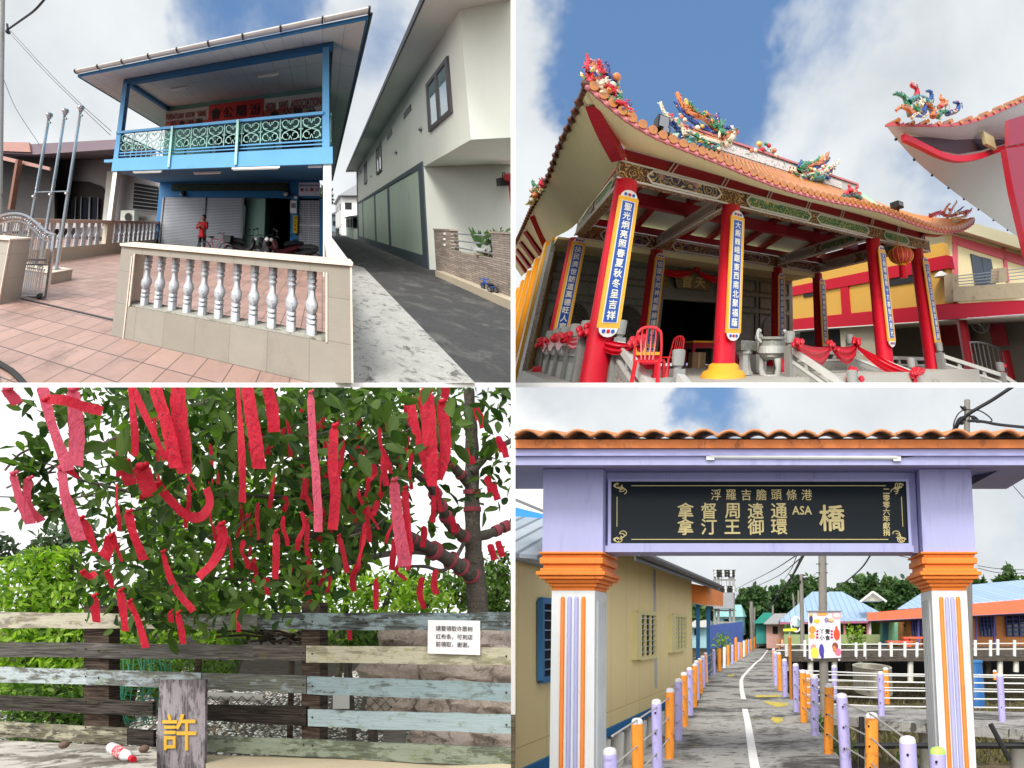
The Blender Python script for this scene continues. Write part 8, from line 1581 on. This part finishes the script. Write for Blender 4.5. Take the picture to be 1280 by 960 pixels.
for u0, u1 in ((1141, 1154), (1226, 1243), (1259, 1290)):
    mb = MB(); a, b = V(u0, 795, 39.9), V(u1, 769, 39.9); mb.box(a.x, b.x, 39.9, 39.98, a.z, b.z); w_ = mb.build('window', glass_mat('dark blue glass', (.02, .025, .05)), oh); f = MB()
    for i in range(5): x = a.x + (b.x - a.x) * i / 4; f.box(x - .03, x + .03, 39.85, 39.9, a.z, b.z)
    for i in range(6): z = a.z + (b.z - a.z) * i / 5; f.box(a.x, b.x, 39.86, 39.9, z - .02, z + .02)
    f.build('bars', mat('blue window bars', H('3f4f9a'), .6), w_)
for u0 in (1148, 1220, 1243): mb = MB(); mb.bar(V(u0, 812, 38.6), V(u0, 768, 38.6), .09, .09); mb.build('veranda_post', mat('violet post', H('6a5fb0'), .6), oh)
mb = MB(); mb.slab([V(1100, 806, 44), V(1140, 806, 44), V(1140, 776, 44), V(1100, 776, 44)], (0, .2, 0)); tag(mb.build('mint_wall', MNT), 'plain mint green wall between the green and the apricot house', 'wall')
mb = MB(); mb.bar(V(1106, 812, 42), V(1107, 776, 42), .3, .3); tag(mb.build('teal_post', mat('teal post', H('3a7f8c'), .6)), 'thick teal post in front of the mint green wall', 'post')
for u0, u1, v0, v1, lb, c in ((1108, 1140, 801, 812, 'long coral bench on the landing in front of the mint wall', 'ee6a52'), (1128, 1160, 796, 806, 'coral table on the landing beside the right pillar', 'e8654e')):
    o = thing('bench' if 'bench' in lb else 'table', lb, 'bench' if 'bench' in lb else 'table', V((u0 + u1) / 2, v1, 37)); m = mat('coral paint', H(c), .6, .1); mb = MB(); a, b = V(u0, v0, 37), V(u1, v1, 37); mb.box(a.x, b.x, 36.6, 37.4, a.z - .08, a.z); mb.build('top', m, o)
    for x in (a.x + .15, b.x - .15): mb = MB(); mb.box(x - .08, x + .08, 36.7, 37.3, b.z - .2, a.z - .08); mb.build('leg', m, o)

# --- the raised landing with its white railing, and the side walk
WD2 = wood_mat('dark jetty timber', H('6d665e'), H('857e76'), .3, H('302b27'), 2.2, H('4a4c36'), .66)
lz = V(1100, 821, 31).z
o = thing('jetty', 'dark timber jetty on piles in front of the far houses', 'jetty', V(1100, 830, 31)); mb = MB()
for i in range(6): mb.slab([V(975, 821 - i * 2.4, 30 + i * 1.3), V(1340, 820 - i * 2.3, 30 + i * 1.3), V(1340, 821.2 - i * 2.3, 30 + i * 1.3), V(975, 822.4 - i * 2.4, 30 + i * 1.3)], (0, 1.1, 0))
mb.build('deck_boards', WD2, o); mb = MB(); mb.slab([V(975, 827, 30), V(1340, 826, 30), V(1340, 821, 30), V(975, 822, 30)], (0, .25, 0)); mb.build('edge_beam', WD2, o)
for u0 in (1013, 1043, 1075, 1138, 1183, 1250, 1270): mb = MB(); mb.tube([V(u0, 852 if u0 < 1260 else 840, 30.2), V(u0, 826, 30.2)], .11, 8); mb.build('pile', M['white_dirty'], o)
for u0 in (1000, 1030, 1060, 1108, 1200, 1235): mb = MB(); mb.tube([V(u0, 846, 32), V(u0, 826, 32)], .13, 8); mb.build('pile', WD2, o)
mb = MB(); mb.slab([V(970, 845, 34), V(1340, 842, 34), V(1340, 826, 34), V(970, 826, 34)], (0, .1, 0)); mb.build('deck_shade', M['dark'], o)  # near black sheet imitating the shade below the deck
rl = thing('jetty_railing', 'white post and rail fence along the far jetty', 'railing', V(1100, 820, 30)); Yr = 30.05
for u0, v0, v1 in ((1006, 824, 800), (1070, 823, 803), (1081, 824, 803), (1099.5, 822, 803), (1114, 821, 803), (1131, 822, 802), (1146, 822, 803), (1219, 820, 800), (1238, 821, 800), (1247, 819, 799), (1268, 821, 800), (1285, 820, 800)):
    mb = MB(); mb.bar(V(u0, v0, Yr), V(u0, v1, Yr), .1, .1); mb.build('post', M['white'], rl)
for v in (806, 813): mb = MB(); mb.tube([V(970, v, Yr), V(1330, v - 2, Yr)], .022, 6); mb.build('rail', M['white'], rl)
o = thing('side_walk', 'pale concrete side walk branching right from the path on white piles', 'walkway', V(1100, 905, 16)); mb = MB()
sw_ = [V(995, 888, 15.4), V(1060, 894, 14.6), V(1100, 900, 14.0), V(1300, 915, 12.6), V(1300, 895, 14.4), V(1160, 888, 15.2), V(1040, 879, 17), V(995, 877, 17.6)]
zc = -.02; sw_ = [on(u, v, Z=-.02) for u, v in ((992, 892), (1060, 896), (1100, 901), (1340, 916), (1340, 892), (1160, 887), (1040, 879), (992, 876))]; mb.slab(sw_, (0, 0, -.16)); mb.build('deck', M['path'], o)
for u0, v0, u1 in ((1081, 903, 11), (1160, 908, 11), (1275, 915, 12), (1010, 893, 6)): g = on(u0, v0, Z=-.16); mb = MB(); mb.lathe([(.13, -1.4), (.13, 0)], g.x, g.y + .25, -.17, 12); mb.build('pile', M['white_dirty'], o, smooth=50)
mb = MB(); mb.tube([on(1040, 932, Y=13.5), on(1300, 932, Y=13)], .05, 8); mb.tube([on(1077, 960, Y=13.8), on(1077, 896, Y=13.8)], .05, 8); mb.tube([on(1238, 905, Y=12.6), on(1262, 950, Y=12.6)], .04, 6); mb.build('pipe', M['black'], o)
for u0, vb, vt, c, lb in ((1043.5, 875, 832, 'l', 'lilac bollard on the side walk just right of the poster pole'), (1102, 895, 840, 'l', 'lilac bollard on the near edge of the side walk, left of the right pillar'), (1109, 880, 835, 'o', 'orange bollard on the far edge of the side walk in front of the ring'), (1253, 902, 842, 'l', 'lilac bollard on the side walk beyond the right pillar'), (1244, 850, 838, 'o', 'orange capped bollard behind the lilac one at the far right'), (1011, 885, 840, 'o', 'second orange bollard doubled behind the one at the side walk corner')):
    g = on(u0, vb, Z=-.02); bollard(g.x, g.y, on(u0, vt, Y=g.y).z, c, lb, .06)
for i, v0 in enumerate((838, 848, 858.5, 868, 878.5)):
    mb = MB(); mb.tube([on(998, v0 - 0, Y=15.5), on(1045, v0 + 2, Y=15.5), on(1105, v0 + 4.5, Y=15), on(1340, v0 + 7, Y=14.5)], .014, 6); tag(mb.build('rail_pipe', M['white']), ['top', 'second from top', 'middle', 'second lowest', 'lowest'][i] + ' white pipe rail along the side walk', 'rail')
for i, v0 in enumerate((846, 853.5, 861)): mb = MB(); mb.tube([on(1000, v0 - 3, Y=17), on(1340, v0 + 2, Y=16)], .012, 5); tag(mb.build('rail_pipe', M['white']), ['upper', 'middle', 'lower'][i] + ' thin far rail of the side walk, behind the near rails', 'rail')
rg_ = thing('concrete_ring', 'large open concrete ring standing in the mud behind the rails', 'concrete ring', V(1102, 860, 21)); a = V(1102, 862, 21); zt_ = V(1102, 837, 21).z; mb = MB(); r = .5
mb.lathe([(r, a.z - .2), (r, zt_ - .03), (r + .01, zt_), (r - .03, zt_ + .005), (r - .05, zt_ - .02), (r - .05, a.z - .2)], a.x, a.y + 2.0, 0, 36, sy=4); mb.build('ring', mat('old concrete', H('a9a69a'), .9, .2, 3, .15, bump=.4, dirt=H('6f6d5c'), dirt_at=.6), rg_, smooth=40)
mb = MB(); mb.lathe([(r - .051, zt_ - .3), (.01, zt_ - .28)], a.x, a.y + 2.0, 0, 24, sy=4); mb.build('soil', M['mud'], rg_)
o = thing('water_drum', 'blue plastic drum behind the right pillar', 'drum', V(1223, 884, 20)); a = V(1221, 884, 20); zt_ = V(1223, 828, 20).z; mb = MB(); mb.lathe([(.2, a.z), (.21, a.z + .3), (.2, a.z + .32), (.21, a.z + .62), (.2, a.z + .64), (.19, zt_)], a.x, a.y, 0, 20); mb.build('drum', mat('blue plastic', H('1f5f9f'), .4, .1), o, smooth=50); mb = MB(); mb.lathe([(.21, zt_), (.21, zt_ + .04), (.12, zt_ + .06)], a.x, a.y, 0, 20); mb.build('lid', mat('blue lid', H('2a78b8'), .4), o)
mb = MB(); tn = []
for _ in range(5200):
    pass
def tufts(n, box, hgt, m, name, lb):
    mb = MB(); tn = []
    for _ in range(n):
        u, v = box[0] + rng.random() * (box[2] - box[0]), box[1] + rng.random() * (box[3] - box[1]); g = on(u, v, Z=-1.27); a = rng.random() * 6.3; w_ = .02 + .02 * rng.random(); h = hgt * (.5 + rng.random()); ca, sa = math.cos(a) * w_, math.sin(a) * w_; b = g + Vector((rng.normal() * .08, rng.normal() * .08, h))
        mb.add([g + Vector((-ca, -sa, 0)), g + Vector((ca, sa, 0)), b], [(0, 1, 2)]); tn += [rng.random()] * 3
    tag(mb.build(name, m, tint=tn), lb, name, kind='stuff')
tufts(6000, (985, 846, 1300, 955), .16, leaf_mat('dry marsh grass', (.09, .08, .03), (.2, .18, .07), .3), 'marsh_grass', 'short dry grass on the mud flat under the walks')
for cu, cv, Y, r_, lb in ((1050, 935, 10.6, 22, 'small green weed at the edge of the path beside the nearest orange bollards'), (1025, 905, 13.5, 12, 'small weed at the foot of the poster pole'), (1130, 945, 12, 14, 'little weed under the side walk'), (903, 803, 40, 14, 'yellow green shrub in front of the blue sheet fence'), (1069, 798, 41, 20, 'large leaved plant in front of the veranda of the green house'), (1139, 778, 41.5, 16, 'small tree with round leaves in front of the mint wall')):
    o = thing('shrub', lb, 'shrub', V(cu, cv + r_, Y)); mb = MB(); tn = []; c = V(cu, cv, Y); k = Y / FPX; leaves(mb, tn, blob_pts(c, (r_ * k * .8, r_ * k * .5, r_ * k), 170, .2), max(.06, r_ * k * .28), .45, .1); mb.build('foliage', BL[0] if Y > 38 and cu < 1080 else BL[1], o, tint=tn); mb = MB(); mb.tube([V(cu, cv + r_ * 1.3, Y), V(cu, cv, Y)], .02 * Y / 12, 5); mb.build('stem', BK, o)

# --- poster pole and poster
M['pole'] = mat('weathered pole', H('8a857e'), .9, .2, 3, .15, bump=.4, dirt=H('5f5a52'), dirt_at=.62, stretch=(1, 1, .3))
pp = thing('utility_pole', 'thick grey pole that carries the colourful poster beside the path', 'pole', on(1030, 905, Z=-.3)); g = on(1030, 905, Y=14.3); mb = MB(); mb.tube([(g.x, 14.3, -1.3), V(1029, 800, 14.3), V(1027.5, 640, 14.3)], [.085, .08, .07], 12); mb.build('pole', M['pole'], pp, smooth=60); mb = MB()
for v in (705, 716): mb.tube([V(1020, v, 14.25), V(1035, v, 14.25)], .008, 5)
mb.build('step_bolt', M['black'], pp)
po = thing('poster', 'hanging white poster of fruit and drinks around a round white label', 'poster', V(1031, 824, 14)); Yp = 14.15; Q = lambda u, v, o_=0.: on(u, v, Y=Yp - o_)
mb = MB(); mb.slab([Q(1011, 823.5), Q(1051.5, 822), Q(1050, 765), Q(1010, 764.5)], (0, .02, 0)); mb.build('sheet', mat('poster white', H('e6e2ec'), .4, .06, 6), po)
mb = MB(); mb.tube([Q(1008, 764, .02), Q(1052, 764, .02)], .012, 6); mb.build('rod', M['grey_metal'], po)
def disc(u, v, ru, rv, c, lay, name='picture', n=14, rot=0.):
    mb = MB(); k = Yp / FPX; p0 = Q(u, v, .004 + .002 * lay); mb.slab([p0 + Vector(((math.cos(a) * ru * math.cos(rot) - math.sin(a) * rv * math.sin(rot)) * k, 0, (math.cos(a) * ru * math.sin(rot) + math.sin(a) * rv * math.cos(rot)) * k)) for a in np.linspace(0, 6.283 * (1 - 1 / n), n)], (0, .0015, 0)); mb.build(name, mat('print', H(c), .4, .25, 30, .15), po)
for a_ in ((1031, 794, 11, 12, 'f1eff6', 1), (1028, 767.5, 7, 2.5, 'e8a860', 1), (1046, 769, 6, 5, 'f0b0ae', 1), (1046, 768.5, 4.5, 3.4, 'ead8dc', 2), (1021, 776.5, 4, 2.6, 'e2c438', 1), (1013.8, 774, 2.2, 5.5, '3a3a6a', 1), (1013.8, 768.8, 2.3, 1.4, 'd8b85a', 2), (1033, 775, 2.6, 3.4, '9a8ab8', 1), (1038.5, 775.5, 4.2, 2.6, '8a6a4a', 1), (1039, 775, 3.8, 2, 'e8c48a', 2), (1015.5, 787, 4.2, 4.6, 'dc9a3a', 1), (1015, 795, 3.8, 3.4, 'e0b048', 1), (1046, 793, 4, 7.5, 'e4502c', 1), (1045.5, 784.5, 1.6, 2, 'd84028', 2), (1017, 810, 3.6, 5, 'e89a92', 1), (1018.5, 816, 5, 7, 'e8dc52', 2), (1027, 813, 3.2, 8, '4a3fa8', 1), (1028, 820, 2, 3, '3a3190', 2), (1044, 808, 3.8, 5, '8a3f30', 1), (1043, 811, 2.2, 4, 'd88a50', 2), (1047.5, 815, 4, 4.6, 'e87a9a', 2)): disc(*a_)
for u0 in (1021.7, 1039.7):
    for v in (789, 793, 796.8): disc(u0, v, 1.6, 1.6, 'b82f52', 3, 'seal')
mb = MB(); k = Yp / FPX
for ch, u0, v in (('丫', 1027.5, 789), ('小', 1027.5, 797), ('壹', 1034.5, 789), ('食', 1034.5, 797)): mb.text(ch, Q(u0, v, .016), (1, 0, 0), (0, 0, 1), 6.6 * k, bold=.02)
mb.build('characters', M['ink'], po)
for u0 in (1015, 1049): mb = MB(); mb.sphere(Q(u0, 825, .0), .02, 8); mb.build('weight', M['white'], po)
# yellow arrow sign, convex mirror, small orange lamp
o = thing('arrow_sign', 'small bright yellow arrow sign beside the walk', 'sign', V(988, 815, 30)); mb = MB(); mb.slab([V(979, 789, 30), V(994, 789, 30), V(997, 787, 30), V(994, 785, 30), V(979, 786, 30)], (0, .03, 0)); mb.build('arrow', mat('signal yellow', H('dbe33a'), .5), o); mb = MB(); mb.tube([V(987, 815, 30.1), V(987, 788, 30.1)], .04, 6); mb.build('post', M['grey_metal'], o)
o = thing('traffic_mirror', 'round convex mirror with a white rim under the blue roof', 'mirror', V(995, 800, 38)); a = V(995, 780, 38); mb = MB(); mb.lathe([(.36, 0), (.36, .06), (.3, .1)], 0, 0, 0, 20); mb.v = [(a.x + x * .75, a.y + z, a.z + y * 1.1) for x, y, z in mb.v]; mb.build('rim', M['white'], o); mb = MB(); mb.lathe([(.28, 0), (.2, .04), (.01, .06)], 0, 0, 0, 20); mb.v = [(a.x + x * .75, a.y - .005 - z, a.z + y * 1.1) for x, y, z in mb.v]; mb.build('glass', mat('mirror glass', (.5, .65, .65), .05, .05, metal=1), o, smooth=60)
o = thing('sign_disc', 'small round orange brown sign disc beside the far poles', 'sign', V(948, 800, 70)); a = V(948, 786, 70); mb = MB(); mb.lathe([(.22, 0), (.22, .04)], 0, 0, 0, 14); mb.v = [(a.x + x, a.y + z, a.z + y) for x, y, z in mb.v]; mb.build('disc', mat('amber disc', H('b8752a'), .6), o); mb = MB(); mb.tube([a, V(948, 806, 70)], .04, 6); mb.build('post', M['grey_metal'], o)
# people and motorcycles far down the walk
pg = on(966, 800, Z=0); person((pg.x, pg.y - 1.0, 0), 'person in black riding toward us at the far end of the walk', M['black'], M['black'], HAIR, 1.15, False, True, 1); motorcycle(pg.x, pg.y - 1.2, 0, 'dark motorcycle under the far rider', M['black'], 1.1, -1.57)
pg = on(971, 800, Z=0); person((pg.x + .4, pg.y + 4, 0), 'second person in dark clothes behind the far rider', mat('dark blue shirt', (.02, .03, .06), .7), M['black'], HAIR, 1.25, False, True, 1); motorcycle(pg.x + .4, pg.y + 3.8, 0, 'motorcycle with a red front behind the far rider', mat('dull red fairing', H('8a3a3a'), .5), 1.1, -1.57)

# --- poles and cables
def pole(name, u0, vb, vt, Y, r, label, lean=0., arms=()):
    o = thing(name, label, 'pole', V(u0, vb, Y)); mb = MB(); mb.tube([V(u0, vb, Y), V(u0 + lean, vt, Y)], [r, r * .8], 10); mb.build('pole', M['pole'], o, smooth=60)
    if arms:
        mb = MB()
        for (du, v, w_) in arms: mb.tube(curve([V(u0 + lean, v, Y), V(u0 + lean + du * .6, v + w_ * .2, Y - .1), V(u0 + lean + du, v + w_, Y - .2)], 4), r * .3, 5); mb.sphere(V(u0 + lean + du * .5, v + w_ * .3, Y - .1), r * .7, 6)
        mb.build('fittings', M['black'], o)
    return o
pole('utility_pole', 1206, 820, 500, 11.5, .055, 'grey pole head tangled in black cables above the right end of the tiled roof', 3, [(-14, 524, 14), (-18, 520, 20), (16, 520, 8), (-8, 512, -4)])
pole('utility_pole', 1211, 965, 700, 11.6, .085, 'grey pole standing close behind the right gate pillar', -2)
pole('utility_pole', 940, 806, 752, 62, .16, 'brown timber pole at the bend of the walk', -1); pole('utility_pole', 943, 806, 760, 66, .1, 'thin pale pole beside the timber one at the bend', 0)
pole('utility_pole', 1003.5, 825, 718, 34, .1, 'slim grey pole with cable coils, left of the poster', -2, [(8, 722, 6), (-4, 726, 3)]); pole('utility_pole', 998, 775, 738, 64, .1, 'far thin grey pole behind the pale blue roof'); pole('utility_pole', 993, 765, 742, 66, .09, 'far thin brown pole left of the slim grey one', -2); pole('utility_pole', 966, 800, 757, 62, .1, 'far pole at the end of the walk')
pole('leaning_post', 941.5, 813, 760, 56, .09, 'black leaning post at the bend of the walk', -4)
def wire2(lb, pts, r): cable('power_cable', lb, [V(*p) for p in pts], r)
wire2('thick black cable from the gate beam down to the bend of the walk', [(1006, 690, 13), (985, 728, 24), (963, 757, 40), (958, 765, 50)], .03); wire2('second black cable from the gate beam to the slim pole, right side', [(1093, 686, 13), (1075, 712, 16), (1050, 732, 20), (1030, 742, 26)], .016)
wire2('thin wire from the transformer frame rising right', [(920, 736, 55), (960, 716, 30), (1002, 690, 15)], .014); wire2('lower thin wire from the transformer frame rising right', [(918, 744, 55), (965, 724, 32), (1008, 692, 15)], .014); wire2('wire from the bend of the walk to the slim pole', [(962, 746, 48), (984, 732, 38), (1001, 718, 34)], .016); wire2('thin wire slanting up left of the thick black cable', [(966, 742, 50), (985, 718, 28), (998, 690, 14)], .01)
wire2('pale thin wire from the poster pole to the right gate pillar', [(1092, 688, 13), (1130, 696, 13), (1165, 702, 13)], .006); wire2('thin wire right of the gate capital, upper of two', [(1222, 707, 14), (1250, 711, 14), (1300, 713, 14)], .006); wire2('thin wire right of the gate capital, lower of two', [(1222, 710, 14), (1250, 716, 14), (1300, 716, 14)], .006)
wire2('bundled black cable rising to the top right corner', [(1190, 540, 11), (1202, 525, 10.8), (1216, 514, 10.6), (1240, 500, 10.4), (1262, 485.5, 10.2), (1300, 460, 10)], .026); wire2('black cable running right from the pole head', [(1210, 526, 11), (1228, 527, 10.8), (1250, 531, 10.6), (1300, 536, 10.4)], .022); wire2('looped cable hanging at the pole head', [(1208, 512, 11), (1226, 514, 10.9), (1240, 526, 10.9), (1220, 528, 11)], .01); wire2('loose cable coil left of the pole head', [(1204, 512, 11), (1196, 520, 10.9), (1192, 534, 10.9), (1202, 540, 11)], .01)
wire2('thin wire dropping down right of the gate', [(1248, 584, 12), (1262, 602, 12), (1300, 645, 12)], .006); wire2('black cable along the right end of the gate roof', [(1230, 588, 8.6), (1255, 570, 8.3), (1300, 545, 8.0)], .014)

# --- the tree line far behind
TL_ = [leaf_mat('mangrove leaf', (.045, .11, .03), (.16, .27, .09), .35, .6), leaf_mat('dark mangrove leaf', (.03, .08, .026), (.1, .19, .06), .3, .6)]
i = 0
for u0, vt, Y, w_ in [(640, 700, 120, 30)][:0] + [(866, 762, 110, 16), (884, 758, 115, 18), (902, 760, 120, 18), (920, 752, 120, 18), (936, 748, 125, 18), (948, 744, 118, 16), (960, 748, 125, 18), (975, 746, 120, 17), (988, 740, 122, 18), (1003, 735, 118, 18), (1018, 734, 124, 18), (1035, 741, 120, 18), (1050, 740, 118, 17), (1066, 738, 122, 18), (1080, 734, 125, 17), (1094, 735, 120, 18), (1110, 732, 124, 20), (1126, 730, 118, 19), (1142, 728, 122, 20), (1158, 736, 120, 19), (1174, 736, 124, 19), (1226, 728, 118, 14), (1268, 720, 120, 16), (1250, 735, 124, 16), (1285, 726, 122, 18)]:
    vt -= 3; Y *= .58; o = thing('tree', 'green tree in the close tree line behind the far houses', 'tree', V(u0, 790, Y), 'tree line behind the far houses'); k = Y / FPX; hgt = (790 - vt) * k; c = V(u0, (790 + vt) / 2, Y); mb = MB(); tn = []
    cl_ = []
    for j in range(9): a = rng.random() * 6.28; zz = rng.random(); rr_ = w_ * k * (.75 - .45 * zz); cl_.append((c.x + math.cos(a) * rr_, Y + math.sin(a) * rr_, c.z + hgt * (zz - .42)))
    cl_.append((c.x, Y, c.z + hgt * .36))
    for q_ in cl_: leaves(mb, tn, blob_pts(q_, (w_ * k * .5, w_ * k * .5, hgt * .16), 90, .2), .5, .6, .1)
    mb.build('crown', TL_[i % 2], o, tint=tn); i += 1; mb = MB(); mb.tube([V(u0, 792, Y), c], .13, 6); mb.build('trunk', BK, o)
mb = MB(); tn = []; P_ = np.array([V(840 + rng.random() * 480, 762 + rng.random() * 34, 74 + rng.random() * 5) for _ in range(4200)]); leaves(mb, tn, P_, .75, .7, .1); tag(mb.build('far_wood', TL_[1], tint=tn), 'dense green mangrove wood closing the view behind the far houses', 'wood', kind='stuff')
